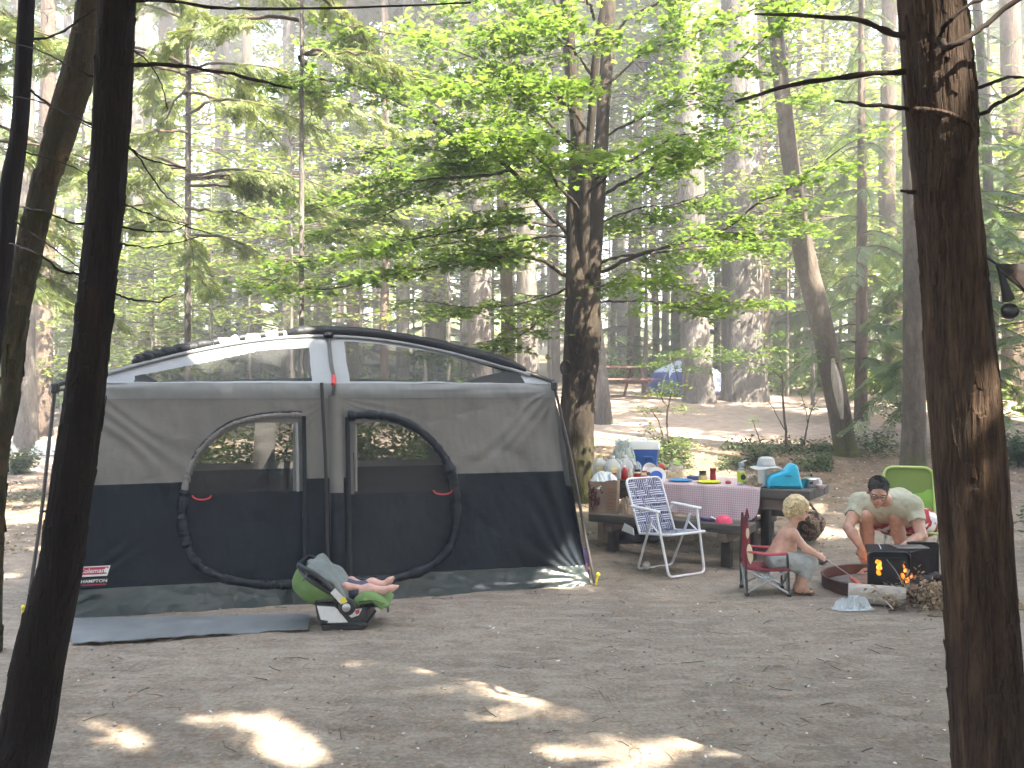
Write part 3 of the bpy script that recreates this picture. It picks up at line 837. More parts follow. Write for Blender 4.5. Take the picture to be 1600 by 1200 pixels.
# bark scar of the leaning trunk
scar = spline([P(1300, 560, 12.86), P(1306, 590, 12.85), P(1311, 620, 12.84), P(1316, 655, 12.84)], 24)
part('bare_wood_scar', tube_np(scar, .06 * np.sin(np.linspace(.25, PI - .15, 24)) + .01, 8), simple('bare_wood', (.30, .27, .235), .85, 0, .3, (30, 30, 4), .5, .01), le, world=True)
# ------------------------------------------------------------------ the maple
MD = 10.7
mb_ = GX(903, MD)
maple = tree('maple_tree', 'broad green maple with forked trunk behind the tent and picnic table', 'tree', mb_)
def mp(l): return [P(a[0], a[1], MD + (a[2] if len(a) > 2 else 0)) for a in l]
part('trunk', trunk_np(mp([(902, 800), (902, 760), (901, 700), (904, 620), (908, 550), (910, 490), (911, 440)]), np.array([31, 27, 25.5, 26, 27, 26, 25]) / F * MD, 64, 150, .07, .13, 21, 2.4, 3.5, .12, .2), b_maple, maple, world=True, sharp=0)
stems = [([(903, 470), (900, 430), (899, 380), (898, 330), (901, 260), (902, 200), (893, 120), (884, 0), (870, -140), (850, -320)], [18, 15, 13.5, 13, 12, 10.5, 10, 9, 7, 4]),
         ([(920, 470), (924, 430), (928, 380), (932, 320), (938, 250), (942, 180, .1), (948, 100, .2), (953, 0, .3), (962, -140, .4), (975, -330, .5)], [17, 15, 13, 12, 11, 10, 10, 9, 7, 4]),
         ([(912, 440), (913, 380, -.1), (915, 320, -.15), (920, 240, -.2), (926, 160, -.3), (932, 80, -.4), (950, -40, -.5), (960, -200, -.6)], [9, 8, 7, 6.5, 6, 5.5, 4.5, 3])]
for k, (l, w) in enumerate(stems):
    part('stem', trunk_np(mp(l), np.array(w) / F * MD, 28, 140, .06, .09, 30 + k, 3, 3), b_maple, maple, world=True, sharp=0)
# knot holes
for (kx, ky, kr) in ((906, 548, 8), (884, 575, 9)):
    a_ = np.linspace(0, 2 * PI, 20, endpoint=False)
    part('knot', tube_np([P(kx + kr * math.cos(t) * .8, ky + kr * math.sin(t) * 1.2, MD - .21) for t in a_], .016, 6, closed=True), b_maple, maple, world=True)
ML = [([(893, 372), (880, 355), (850, 330), (790, 257, -.5), (720, 215, -.9), (640, 165, -1.2), (560, 135, -1.5), (480, 120, -1.8)], .050, .010),
      ([(897, 436), (875, 421), (835, 400, -.3), (790, 402, -.6), (700, 411, -1.0), (600, 430, -1.3), (500, 448, -1.6), (430, 440, -1.8)], .042, .008),
      ([(896, 372), (860, 366), (800, 372, .3), (730, 372, .6), (650, 385, .9), (560, 395, 1.2)], .026, .006),
      ([(893, 226), (865, 205), (820, 172, .3), (770, 150, .5), (700, 128, .9), (600, 92, 1.2), (520, 70, 1.5)], .036, .007),
      ([(800, 265, -.5), (770, 272, -.6), (720, 277, -.7), (655, 285, -.9), (615, 278, -1.1), (560, 308, -1.3), (490, 327, -1.5)], .024, .006),
      ([(896, 245), (850, 240, -.2), (800, 246, -.4), (750, 238, -.6), (660, 232, -.9), (580, 240, -1.1)], .020, .005),
      ([(890, 155), (850, 142), (805, 130, -.3), (745, 96, -.6), (660, 62, -.9), (560, 40, -1.2)], .028, .006),
      ([(932, 428), (985, 402), (1070, 376, -.2), (1130, 356, -.4), (1190, 318, -.7), (1250, 280, -1.0), (1330, 222, -1.3)], .036, .008),
      ([(938, 306), (975, 285), (1015, 265, .2), (1090, 226, .4), (1170, 182, .6), (1260, 132, .8)], .032, .007),
      ([(936, 472), (1000, 472, .1), (1060, 477, .3), (1110, 475, .4), (1180, 468, .6)], .018, .005),
      ([(946, 135, .1), (975, 110, .1), (1010, 85), (1070, 58, -.3), (1150, 25, -.6), (1240, -10, -.9)], .028, .007),
      ([(942, 215), (985, 190), (1040, 165, -.3), (1100, 130, -.6), (1170, 80, -.9), (1240, 20, -1.2)], .026, .006),
      ([(936, 412), (1000, 398, .2), (1090, 388, .5), (1170, 372, .8), (1250, 352, 1.1)], .022, .005),
      ([(930, 350), (980, 335, .4), (1040, 325, .9), (1110, 300, 1.4)], .022, .006),
      ([(900, 300), (870, 285, .5), (820, 270, 1.0), (740, 262, 1.6), (650, 255, 2.0)], .026, .006),
      ([(890, 460), (865, 485, -.4), (820, 520, -.9), (770, 545, -1.3), (720, 552, -1.6)], .018, .005),
      ([(890, 448), (860, 458, .4), (810, 470, .8), (740, 480, 1.2), (660, 470, 1.5)], .020, .005),
      ([(905, 330, -.2), (880, 300, -.8), (850, 262, -1.5), (810, 225, -2.2), (780, 210, -2.8)], .030, .007),
      ([(918, 300, -.2), (960, 262, -.9), (1010, 235, -1.6), (1060, 210, -2.3)], .028, .007),
      ([(887, 80), (850, 50, -.2), (800, 20, -.5), (720, -20, -.8)], .028, .007),
      ([(925, 120, -.3), (900, 80, -.9), (860, 50, -1.6), (820, 40, -2.2)], .024, .006),
      ([(950, 60, .2), (1000, 20), (1060, -20, -.2), (1120, -60)], .026, .007),
      ([(925, 455), (965, 440, -.6), (1020, 440, -1.1), (1080, 452, -1.5)], .020, .005),
      ([(884, 30), (850, -10, .4), (790, -60, .9), (700, -90, 1.4)], .028, .007),
      ([(930, 30, -.4), (905, -20, -1.2), (880, -60, -2)], .026, .007),
      ([(872, 352), (820, 345, -.4), (740, 352, -.9), (640, 372, -1.3), (540, 398, -1.6), (450, 412, -1.9)], .024, .006),
      ([(790, 257, -.5), (740, 250, -.2), (660, 300, -.2), (570, 350, -.4), (480, 370, -.6)], .022, .006),
      ([(915, 200, -.2), (890, 170, -1.0), (840, 140, -1.8), (760, 130, -2.5)], .026, .006)]
rg = np.random.default_rng(31)
lp, ltw = [], []
def leafy_twig(p, d, L, dens=80):
    """twig with leaves hung in a flat sheet"""
    t = np.linspace(0, 1, 7)[:, None]
    line = p + d * L * t + np.array([0, 0, -1]) * (L * .14 * t * t) + np.cumsum(rg.normal(0, .012, (7, 3)), 0)
    ltw.append(tube_np(line, np.linspace(.007, .0025, 7), 4, False))
    n = int(dens * L)
    u = rg.uniform(.12, 1.04, n); b = line[np.clip((u * 6).astype(int), 0, 5)] + (line[np.clip((u * 6).astype(int), 0, 5) + 1] - line[np.clip((u * 6).astype(int), 0, 5)]) * ((u * 6) % 1)[:, None]
    sd = rg.normal(0, .115, n); perp = np.array([-d[1], d[0], 0])
    lp.append(b + perp * sd[:, None] + np.stack([rg.normal(0, .03, n), rg.normal(0, .03, n), rg.normal(-.02, .028, n) - np.abs(sd) * .15], 1))
for k, (l, r0, r1) in enumerate(ML):
    w = np.array(mp(l)); V, Fc = branch_np(w, r0 * .72, r1 * .8, 8, 40, .007, 300 + k)
    part('limb', (V, Fc), b_maple, maple, world=True, sharp=0)
    c = spline(w, 60); tt = np.gradient(c, axis=0); L = np.linalg.norm(np.diff(c, axis=0), axis=1).sum()
    nt_ = int(L * 6.5)
    for i in range(nt_):
        u = .26 + .74 * (i + rg.random()) / nt_; j = min(int(u * 59), 59)
        tdir = tt[j] / np.linalg.norm(tt[j]); s = rg.choice((-1, 1)); a = s * R(rg.uniform(30, 80))
        h = np.array([tdir[0], tdir[1], 0]); h /= np.linalg.norm(h) + 1e-6
        d = np.array([h[0] * math.cos(a) - h[1] * math.sin(a), h[0] * math.sin(a) + h[1] * math.cos(a), rg.uniform(-.12, .22)])
        Lt = rg.uniform(.35, 1.05) * (1.15 - .5 * u); leafy_twig(c[j], d, Lt)
        if rg.random() < .75:
            a2 = s * R(rg.uniform(-50, 30)); d2 = np.array([d[0] * math.cos(a2) - d[1] * math.sin(a2), d[0] * math.sin(a2) + d[1] * math.cos(a2), d[2] * .5])
            leafy_twig(c[j] + d * Lt * .45 + [0, 0, -.03], d2, Lt * .6)
    leafy_twig(c[-1], tt[-1] / np.linalg.norm(tt[-1]), .5)
tw = part('twigs', join_np(ltw), b_twig, maple, world=True, sharp=0, kind='stuff')
lp = np.vstack(lp); N = len(lp)
leaves_part('foliage', maple, lp, (LOBE, LOBE_F), rg, rg.uniform(.036, .094, N), m_maple, rand_rot(N, rg, .75))
print('maple leaves', N)
# ------------------------------------------------------------------ incense cedar whose drooping fronds fill the upper left
def cedar(name, label, px, d, w, boughs, seed, bark, H=17, crown=True):
    rg = np.random.default_rng(seed); b = GX(px, d); r = w / 2 / F * d
    root = tree(name, label, 'tree', b)
    zz = np.array([-.2, 1, 4, 8, 12, H]); pts = np.stack([b[0] + .0 * zz, np.full(6, d) + .01 * zz, b[2] + zz], 1)
    part('trunk', trunk_np(pts, r * np.array([1.15, 1, .9, .7, .45, .08]), 30, 120, .06, .06, seed), bark, root, world=True, sharp=0)
    pos, xd, sc, tw = [], [], [], []
    for (z, az, L) in boughs:
        dd = np.array([math.cos(az), math.sin(az), 0]); t = np.linspace(0, 1, 14)[:, None]
        line = np.array([b[0], b[1], b[2] + z]) + dd * L * t + np.array([0, 0, 1]) * L * (.10 * t - .38 * t * t) + np.cumsum(rg.normal(0, .02, (14, 3)), 0)
        tw.append(tube_np(line, np.linspace(.022, .004, 14), 5, False))
        n = int(L * 30)
        for i in range(n):
            u = .22 + .78 * rg.random(); j = u * 13; k = min(int(j), 12); p = line[k] + (line[k + 1] - line[k]) * (j - k)
            a = az + rg.choice((-1, 1)) * R(rg.uniform(20, 75))
            l = rg.uniform(.14, .32) * (1.2 - .5 * u)
            pos.append(p); xd.append([math.cos(a), math.sin(a), rg.uniform(-1.0, -.1)]); sc.append(l)
            # second spray hung from the first
            q = p + np.array([math.cos(a), math.sin(a), -.5]) * l * .5
            pos.append(q); xd.append([math.cos(a + .5), math.sin(a + .5), rg.uniform(-1.3, -.4)]); sc.append(l * .8)
    N = len(pos); up = np.stack([rg.normal(0, .45, N), rg.normal(0, .45, N), np.ones(N)], 1)
    part('boughs', join_np(tw), b_twig, root, world=True, sharp=0, kind='stuff')
    leaves_part('foliage', root, np.array(pos), SPRAY_FINE, rg, np.array(sc), m_cedar, basis(np.array(xd), up))
    if crown: put(FIRS[0], root, 8.0, 1.25, 1.0)
    return root
rg = np.random.default_rng(91)
def bough_set(n, z0, z1, az0, az1, L0, L1): return [(rg.uniform(z0, z1), R(rg.uniform(az0, az1)), rg.uniform(L0, L1)) for _ in range(n)]
cedar('incense_cedar', 'feathery cedar with sunlit drooping fronds above the tent left half', 292, 11.5, 10, bough_set(26, 2.9, 7.4, -175, 20, 1.2, 2.9) + bough_set(8, 3.2, 7, 20, 185, 1.2, 2.4), 5, b_grey)
cedar('incense_cedar', 'lower feathery cedar hanging over the left edge beside the mossy trunk', -60, 9.5, 20, bough_set(20, 2.6, 6.5, -70, 70, 1.0, 2.4), 6, b_brown)
cedar('incense_cedar', 'cedar with fronds dangling from the top edge left of the maple', 470, 9.0, 8, bough_set(16, 4.7, 7.5, -180, 180, 1.0, 2.1), 7, b_grey, H=14, crown=False)

# ------------------------------------------------------------------ understory trees, each one a tree
rg = np.random.default_rng(123)
def young_fir(px, d, h, label, k, seed, sx=1.0, group=None):
    b = GX(px, d); s = h / 7.0
    root = tree('young_fir', label, 'tree', b, group)
    rgs = np.random.default_rng(seed)
    part('trunk', trunk_np([b + [0, 0, -.1], b + [.02, 0, h * .4], b + [0, 0, h * .97]], np.array([.012, .009, .002]) * h + .012, 10, 24, .04, .04, seed), b_brown, root, world=True, sharp=0)
    put(FIRS[k], root, 0, s * sx, rgs.uniform(0, 6), s)
firs = [(1500, 13.5, 7.5, 1), (1345, 16.5, 9, 1), (1285, 23, 10, 0), (1450, 20, 9.5, 1), (1620, 16, 8, 1), (1545, 24, 10, 2), (1385, 27, 11, 0), (1215, 28, 9, 2), (1120, 31, 10, 0), (985, 27, 8.5, 1), (1700, 21, 10, 0),
        (690, 30, 10, 0), (560, 31, 9, 2), (400, 28, 9.5, 1), (130, 23, 8, 0), (235, 29, 10, 2), (-40, 20, 9, 1), (330, 36, 11, 0), (480, 38, 12, 2), (860, 35, 10, 1), (60, 33, 10, 0), (1330, 36, 12, 2), (1480, 33, 12, 0)]
frl = {0: 'young fir with drooping thin branches close behind the right red barked cedar', 1: 'young fir hanging green branches between the leaning trunk and the straight trunk'}
FL_ = gap_labels('young forest fir', 'young forest firs', [f[0] for f in firs[2:]])
for i, (px, d, h, k) in enumerate(firs):
    young_fir(px, d, h, frl[i] if i in frl else FL_[i - 2], k, 400 + i, rg.uniform(.85, 1.2), None if i in frl else 'young firs in the forest')
def leafy(px, d, z, s, label, k, seed, group=None, th=.018):
    b = GX(px, d); root = tree('understory_tree', label, 'tree', b, group); rgs = np.random.default_rng(seed)
    H = z + 2.6 * s; lx = rgs.normal(0, .15)
    part('trunk', trunk_np([b + [0, 0, -.1], b + [lx * .4, 0, H * .5], b + [0, 0, H]], np.array([th * 1.6, th, th * .4]) * (1 + s * .5), 10, 30, .04, .06, seed), b_grey, root, world=True, sharp=0)
    put(LEAFY[k], root, z, s, rgs.uniform(0, 6))
lfs = [(560, 19, 1.6, 1.2, 0), (665, 23, 2.5, 1.5, 1), (455, 17, 3.2, 1.1, 2), (720, 27, 2.0, 1.6, 0), (390, 22, 1.4, 1.4, 1), (1005, 22, 2.2, 1.2, 1), (1270, 19, 2.4, 1.1, 0), (1235, 25, 1.6, 1.5, 2), (1430, 25, 1.5, 1.4, 0),
       (1560, 18, 1.4, 1.15, 1), (1640, 14, 1.4, .9, 2), (1130, 26, 3.5, 1.5, 1), (300, 25, 1.0, 1.4, 2), (150, 20, 1.2, 1.1, 0), (90, 26, 1.3, 1.5, 1), (240, 18, 1.0, .9, 2), (820, 31, 2, 1.8, 0), (930, 32, 1.5, 1.6, 2), (520, 29, 2, 1.8, 1), (1350, 31, 2, 1.9, 1),
       (20, 24, 1.3, 1.3, 0), (700, 20, 2.6, 1.3, 1), (600, 25, 4.2, 1.5, 0), (480, 24, 5.0, 1.4, 2), (330, 19, 2.4, 1.2, 1), (200, 24, 3.6, 1.4, 0), (860, 25, 4.2, 1.5, 1), (1010, 26, 5.0, 1.6, 0), (1230, 21, 5.0, 1.3, 2), (1310, 25, 4.0, 1.5, 1), (770, 33, 6, 2, 2), (410, 33, 5, 2, 0), (1400, 34, 6, 2, 1), (1180, 33, 3, 2.0, 0), (620, 34, 3, 2.0, 2), (1500, 29, 2, 1.8, 1), (1040, 36, 3, 2.0, 1)]
rq = np.random.default_rng(66)
for j in range(34):
    px = -120 + 1840 * (j + rq.uniform(-.4, .4)) / 34; d = rq.uniform(32, 58); z = rq.uniform(2.5, 13)
    if (280 < px < 420 or 1120 < px < 1360) and z > 5: z = rq.uniform(1.5, 5)
    lfs.append((px, d, z, rq.uniform(1.9, 2.9), j % 3))
oth = [i for i in range(len(lfs)) if i != 9]; LL_ = dict(zip(oth, gap_labels('leafy understory tree', 'leafy understory trees', [lfs[i][0] for i in oth])))
for i, (px, d, z, s, k) in enumerate(lfs):
    lb = LL_.get(i, 'pale leafy sapling tree in layers beyond the hammock')
    leafy(px, d, z, s, lb, k, 500 + i, None if i == 9 else 'leafy understory trees of the forest')

# ------------------------------------------------------------------ unseen firs added to shade the camp, behind and beside the viewer
rg = np.random.default_rng(8)
shade = [(4.7, -.46, 4.8, 1.50), (6.6, 3.2, 4.8, 1.7), (7.9, -1.15, 5.5, 2.0), (3.2, -3.4, 5.6, 1.9), (9.6, 1.2, 5.0, 2.1), (10.4, -4.2, 6.5, 2.3), (-2.9, -1.0, 5.6, 1.7), (-0.4, -6.4, 6.5, 2.1), (5.9, -7.2, 7.0, 2.3), (9.6, 6.9, 4.5, 1.9), (13.5, 3.4, 5.5, 2.2),
         (14.5, -2.6, 6.5, 2.4), (2.3, -1.3, 6.0, 1.5), (3.6, -.6, 6.5, 1.3), (-5.4, 2.0, 4.8, 1.5), (12.3, 9.8, 5.0, 2.1), (-6.6, -4.8, 6.5, 2.1)]
for i, (x, y, z, s) in enumerate(shade):
    b = np.array([x, y, float(hz(x, y))]); root = tree('shade_fir', 'unseen tall fir added round the camp to shade it', 'tree', b, 'unseen shade firs added around the camp')
    H = z + 6.6 * s
    part('trunk', trunk_np([b + [0, 0, -.1], b + [.05, 0, H * .4], b + [0, 0, H]], [.22, .17, .03], 12, 30, .05, .05, 600 + i), b_brown, root, world=True, sharp=0)
    put_shade(root, z, s, rg.uniform(0, 6), i % 3)

# unseen firs added behind the viewer to hold back sky light
for i, (x, y, h) in enumerate([(-11, -9, 13), (-7, -12, 14), (-3, -10, 12), (.5, -12, 13.5), (4, -11, 13), (8, -13, 14), (12, -10, 14), (-14, -4, 13), (-13, 2, 12), (15, -6, 14), (16, 0, 13), (15, 5, 12), (-15, 7, 11), (-9, -5, 10), (2, -16, 15), (-5, -17, 15)]):
    b = np.array([x, y, float(hz(x, y))]); root = tree('young_fir', 'unseen dense fir added behind the viewer to block sky light', 'tree', b, 'unseen firs added behind the viewer')
    part('trunk', trunk_np([b + [0, 0, -.1], b + [.02, 0, h * .4], b + [0, 0, h * .97]], np.array([.012, .009, .002]) * h, 8, 12, .04, .04, 900 + i), b_brown, root, world=True, sharp=0)
    put(FIRS[i % 3], root, 0, h / 7 * 1.25, i * 1.3, h / 7)

# ------------------------------------------------------------------ the far wood that reads as one mass
rg = np.random.default_rng(55)
N = 9000
az = rg.uniform(-52, 52, N); dist = rg.uniform(66, 135, N)
cl = rg.integers(0, 260, N); cx = rg.uniform(-52, 52, 260); cd = rg.uniform(66, 135, 260); chh = rg.uniform(.2, 1, 260)
az = cx[cl] + rg.normal(0, 1.7, N); dist = cd[cl] + rg.normal(0, 2.0, N)
x = np.sin(np.radians(az)) * dist; y = np.cos(np.radians(az)) * dist
hh = np.abs(rg.normal(0, 1, N)) * 4.0 * chh[cl] + rg.uniform(0, 2, N)
fo = tag(leaves_part('far_forest', None, np.stack([x, y, hz(x, y) + hh], 1), (OVAL, OVAL_F), rg, rg.uniform(.8, 1.7, N), m_far, rand_rot(N, rg, 1.6), world=False), kind='stuff')

# ------------------------------------------------------------------ undergrowth
def ground_cover(name, polys, n, h, mat, seed, T=(OVAL, OVAL_F), size=(.05, .11)):
    """polys: patches on the ground given as (px, d) corners"""
    rg = np.random.default_rng(seed); pts = []
    for poly, k in polys:
        xy = np.array([[(p - CX) / F * d, d] for p, d in poly]); lo, hi = xy.min(0), xy.max(0)
        q = rg.uniform(lo, hi, (int(n * k), 2)); ok = inpoly(q[:, 0], q[:, 1], xy.tolist()); q = q[ok]
        den = fbm(np.column_stack([q * 1.4, np.zeros(len(q))]), seed, 3); q = q[den > rg.uniform(-.35, .25, len(q))]; den = fbm(np.column_stack([q * 1.4, np.zeros(len(q))]), seed, 3)
        z = hz(q[:, 0], q[:, 1]) + np.abs(rg.normal(0, .5, len(q))) * h * np.clip(.7 + den, .2, 1.5)
        pts.append(np.column_stack([q, z]))
    pts = np.vstack(pts); N = len(pts)
    return tag(leaves_part(name, None, pts, T, rg, rg.uniform(*size, N), mat, rand_rot(N, rg, 1.3), world=False), kind='stuff')
ground_cover('undergrowth', [([(1130, 13.6), (1300, 13.6), (1300, 11.9), (1120, 12.0)], 1.6), ([(1320, 14.5), (1400, 14.8), (1402, 12.6), (1340, 12.6)], .45), ([(960, 14.0), (1075, 14.0), (1085, 12.0), (1000, 12.0)], 1.0)], 5200, .17, m_bush, 3, size=(.03, .075))
ground_cover('fern_growth', [([(955, 34), (1070, 34), (1060, 26), (940, 26)], 1.6), ([(1130, 34), (1480, 34), (1400, 21.5), (1190, 21.0)], 3.2), ([(1540, 22), (1760, 22), (1700, 15), (1560, 15.5)], .9), ([(100, 40), (760, 40), (700, 22), (140, 20)], 4.5), ([(-100, 34), (140, 34), (60, 21), (-80, 21)], 1.6)], 4600, .75, m_under, 4, size=(.10, .24))
ground_cover('thicket', [([(200, 13.5), (760, 13.5), (740, 10.9), (210, 10.9)], 1.0)], 24000, 1.05, m_maple, 9, size=(.06, .12))
ground_cover('grass_patch', [([(-40, 13.2), (70, 13.4), (72, 11.4), (-40, 11.2)], 1.0)], 2600, .05, m_bush, 6, size=(.03, .06))

def shrub(px, d, r, h, label, seed, n=900, cat='shrub', mat=None, size=(.04, .08)):
    rg = np.random.default_rng(seed); b = GX(px, d); root = thing('shrub', label, cat, b); tw, pos = [], []
    for k in range(16):
        az = rg.uniform(0, 2 * PI); L = h * rg.uniform(.6, 1.1); d_ = np.array([math.cos(az) * r / h * rg.uniform(.3, 1), math.sin(az) * r / h * rg.uniform(.3, 1), 1])
        t = np.linspace(0, 1, 5)[:, None]; line = b + d_ * L * t * .8 + np.array([0, 0, -.2]) * L * t * t
        tw.append(tube_np(line, np.linspace(.006, .002, 5), 4, False))
        m = n // 16; u = rg.uniform(.25, 1, m); pos.append(b + d_ * (L * u * .8)[:, None] + rg.normal(0, r * .16, (m, 3)))
    pos = np.vstack(pos); pos[:, 2] = np.maximum(pos[:, 2], b[2] + .01)
    part('stems', join_np(tw), b_twig, root, world=True, sharp=0, kind='stuff')
    leaves_part('foliage', root, pos, (OVAL, OVAL_F), rg, rg.uniform(*size, len(pos)), mat or m_bush)
shrub(28, 14.2, .42, .42, 'low bluish green bush on the ground left of the tent pole', 1, 1500)
shrub(1595, 12.3, .6, .55, 'dim green bush past the right red barked cedar', 2, 1400)
shrub(1650, 8.4, .42, .6, 'fern like plant at the right edge near the cedar foot', 3, 900)
shrub(1185, 12.3, .35, .30, 'low bush at the left end of the undergrowth strip', 4, 900)

def sapling(px, d, stems, label, seed, leafs, size=(.05, .09), mat=None, spread=.22):
    """stems: lists of (px,py) at depth d; leafs: layers (px, py, half width px, count)"""
    rg = np.random.default_rng(seed); b = GX(px, d); root = thing('sapling', label, 'sapling', b)
    for k, (l, r) in enumerate(stems):
        V, Fc = branch_np([P(a[0], a[1], d + (a[2] if len(a) > 2 else 0)) for a in l], r, r * .35, 6, 20, .005, seed + k)
        part('stem', (V, Fc), b_twig, root, world=True, sharp=0)
    pos = []
    for (lx, ly, hw, n) in leafs:
        c = P(lx, ly, d); w = hw / F * d
        q = np.column_stack([rg.normal(0, w * .5, n), rg.normal(0, w * .5, n), rg.normal(0, .035, n)]); q[:, 2] -= np.hypot(q[:, 0], q[:, 1]) * .12; pos.append(c + q)
    pos = np.vstack(pos); leaves_part('foliage', root, pos, (OVAL, OVAL_F), rg, rg.uniform(*size, len(pos)), mat or m_maple)
sapling(1230, 13.0, [([(1229, 697), (1226, 660), (1222, 620), (1221, 580), (1218, 545)], .022), ([(1221, 590), (1200, 572), (1170, 562), (1140, 558)], .010), ([(1221, 585), (1240, 570), (1262, 555)], .009), ([(1228, 672), (1212, 645), (1200, 622)], .010)],
        'thin sapling with layered bright leaves rising above the undergrowth', 5, [(1150, 556, 60, 190), (1110, 545, 45, 130), (1215, 545, 60, 170), (1255, 560, 40, 120), (1190, 575, 40, 80), (1225, 520, 40, 90)])
sapling(1256, 13.2, [([(1256, 692), (1262, 662), (1270, 640), (1279, 622)], .014), ([(1262, 660), (1258, 640), (1252, 615)], .008)], 'bare forked sapling stem right of the leafy sapling', 6, [(1268, 636, 14, 16)])
sapling(1178, 12.4, [([(1188, 690), (1180, 670), (1176, 655)], .010)], 'tiny sprout with a tuft of leaves at the left of the undergrowth', 7, [(1180, 657, 14, 40)], (.03, .06))
sapling(1044, 12.6, [([(1046, 690), (1043, 660), (1046, 630), (1058, 600)], .016), ([(1038, 688), (1030, 662), (1020, 645), (1010, 636)], .012), ([(1045, 640), (1035, 620), (1028, 605)], .008)],
        'leafy sapling growing right behind the blue cooler', 8, [(1035, 612, 28, 130), (1060, 635, 26, 70), (1012, 640, 24, 70), (1050, 600, 24, 90), (1020, 668, 22, 40), (1060, 690, 40, 130), (1030, 700, 34, 90)], (.04, .075), m_under)
sapling(1070, 17.5, [([(1062, 618), (1058, 590), (1050, 560)], .014)], 'leafy sapling in front of the blue dome tent left side', 9, [(1030, 568, 34, 130), (1062, 552, 40, 160), (1085, 575, 34, 110)], (.05, .1))
sapling(1418, 14.8, [([(1414, 668), (1408, 640), (1400, 620)], .012), ([(1415, 670), (1422, 650)], .008)], 'blue green sapling close to the left of the straight trunk', 10, [(1408, 650, 26, 120), (1400, 630, 18, 60)], (.05, .09), m_fir)

# fallen log on the far bank
fl0, fl1 = GX(1318, 27), GX(1385, 29)
lg = solo('fallen_log', branch_np([fl0 + [0, 0, .12], (fl0 + fl1) / 2 + [0, 0, .35], fl1 + [0, 0, .55]], .16, .11, 12, 20, .01, 3), simple('pale_log', (.46, .38, .29), .9, 0, .25, (4, 4, 4), .5, .02), 'pale sunlit fallen log lying on the green bank', 'log', sharp=0)

# ------------------------------------------------------------------ litter on the ground
rg = np.random.default_rng(19)
def ground_pts(n, d0, d1, spread, power=1.0):
    d = d0 + (d1 - d0) * rg.random(n) ** power; x = rg.uniform(-spread, spread, n) * d
    return x, d, hz(x, d)
def twigs(n, Lr, rr, d0, d1, pw, mat, name):
    x, y, z = ground_pts(n, d0, d1, .66, pw); a = rg.uniform(0, PI, n); L = rg.uniform(*Lr, n); r = rg.uniform(*rr, n)
    T = np.array([[-.5, -1, 0], [-.5, 1, 0], [-.5, 0, 1.4], [0, -.8, .6], [0, .8, .6], [0, 0, 2.0], [.5, -.6, 0], [.5, .6, 0], [.5, 0, 1.1]])
    V = np.zeros((n, 9, 3)); c, s = np.cos(a)[:, None], np.sin(a)[:, None]
    bend = rg.normal(0, .08, n)[:, None] * (1 - 4 * T[None, :, 0] ** 2) * L[:, None]
    u = T[None, :, 0] * L[:, None]; v = T[None, :, 1] * r[:, None] + bend; w = T[None, :, 2] * r[:, None]
    V[..., 0] = x[:, None] + c * u - s * v; V[..., 1] = y[:, None] + s * u + c * v; V[..., 2] = z[:, None] + w + .001
    f = np.array([[0, 1, 4, 3], [1, 2, 5, 4], [2, 0, 3, 5], [3, 4, 7, 6], [4, 5, 8, 7], [5, 3, 6, 8]])
    Fc = (f[None] + (np.arange(n) * 9)[:, None, None]).reshape(-1, 4)
    o = part(name, (V.reshape(-1, 3), Fc), mat, smooth=False); tag(o, kind='stuff')
twigs(6500, (.03, .10), (.0008, .0016), 2.8, 14, 1.5, simple('dry_needle', (.26, .15, .085), .9, 0, .4, 3, 0), 'pine_needles')
twigs(380, (.04, .16), (.001, .003), 2.8, 15, 1.2, b_twig, 'twigs')
def flakes(n, d0, d1, pw, size, mat, name, sp=.66, lift=.012, T=(OVAL, OVAL_F)):
    x, y, z = ground_pts(n, d0, d1, sp, pw)
    tag(leaves_part(name, None, np.stack([x, y, z + rg.uniform(.002, lift, n)], 1), T, rg, rg.uniform(*size, n), mat, rand_rot(n, rg, .7), world=False), kind='stuff')
flakes(1500, 2.8, 9.0, 1.3, (.010, .030), m_dry, 'leaf_litter')
flakes(9000, 8.6, 14.5, 1.0, (.025, .065), m_dry, 'fallen_leaves', .72, .03)
m_pale = leafmat('pale_flake', (.45, .42, .37), (.80, .77, .70), .1, (1, 1, 1), .8, .2)
flakes(420, 2.8, 11, 1.2, (.010, .030), m_pale, 'pale_flakes')
flakes(1500, 9.0, 14, 1.0, (.02, .05), m_pale, 'pale_leaves', .72, .03)
# pebbles
n = 700; x, y, z = ground_pts(n, 2.8, 11, .66, 1.4); T = MB().ell((0, 0, .3), (1, .8, .6), 6, 4); Tv, Tf, _ = T.data()
tri = np.array([[f[0], f[1], f[2]] for f in Tf] + [[f[0], f[2], f[3]] for f in Tf])
V, Fc = scatter(Tv, tri, np.stack([x, y, z], 1), rand_rot(n, rg, .2), rg.uniform(.004, .013, n))
tag(part('pebbles', (V, Fc), simple('pebble', (.24, .22, .20), .85, 0, .35, 8, .2), smooth=True, sharp=0), kind='stuff')
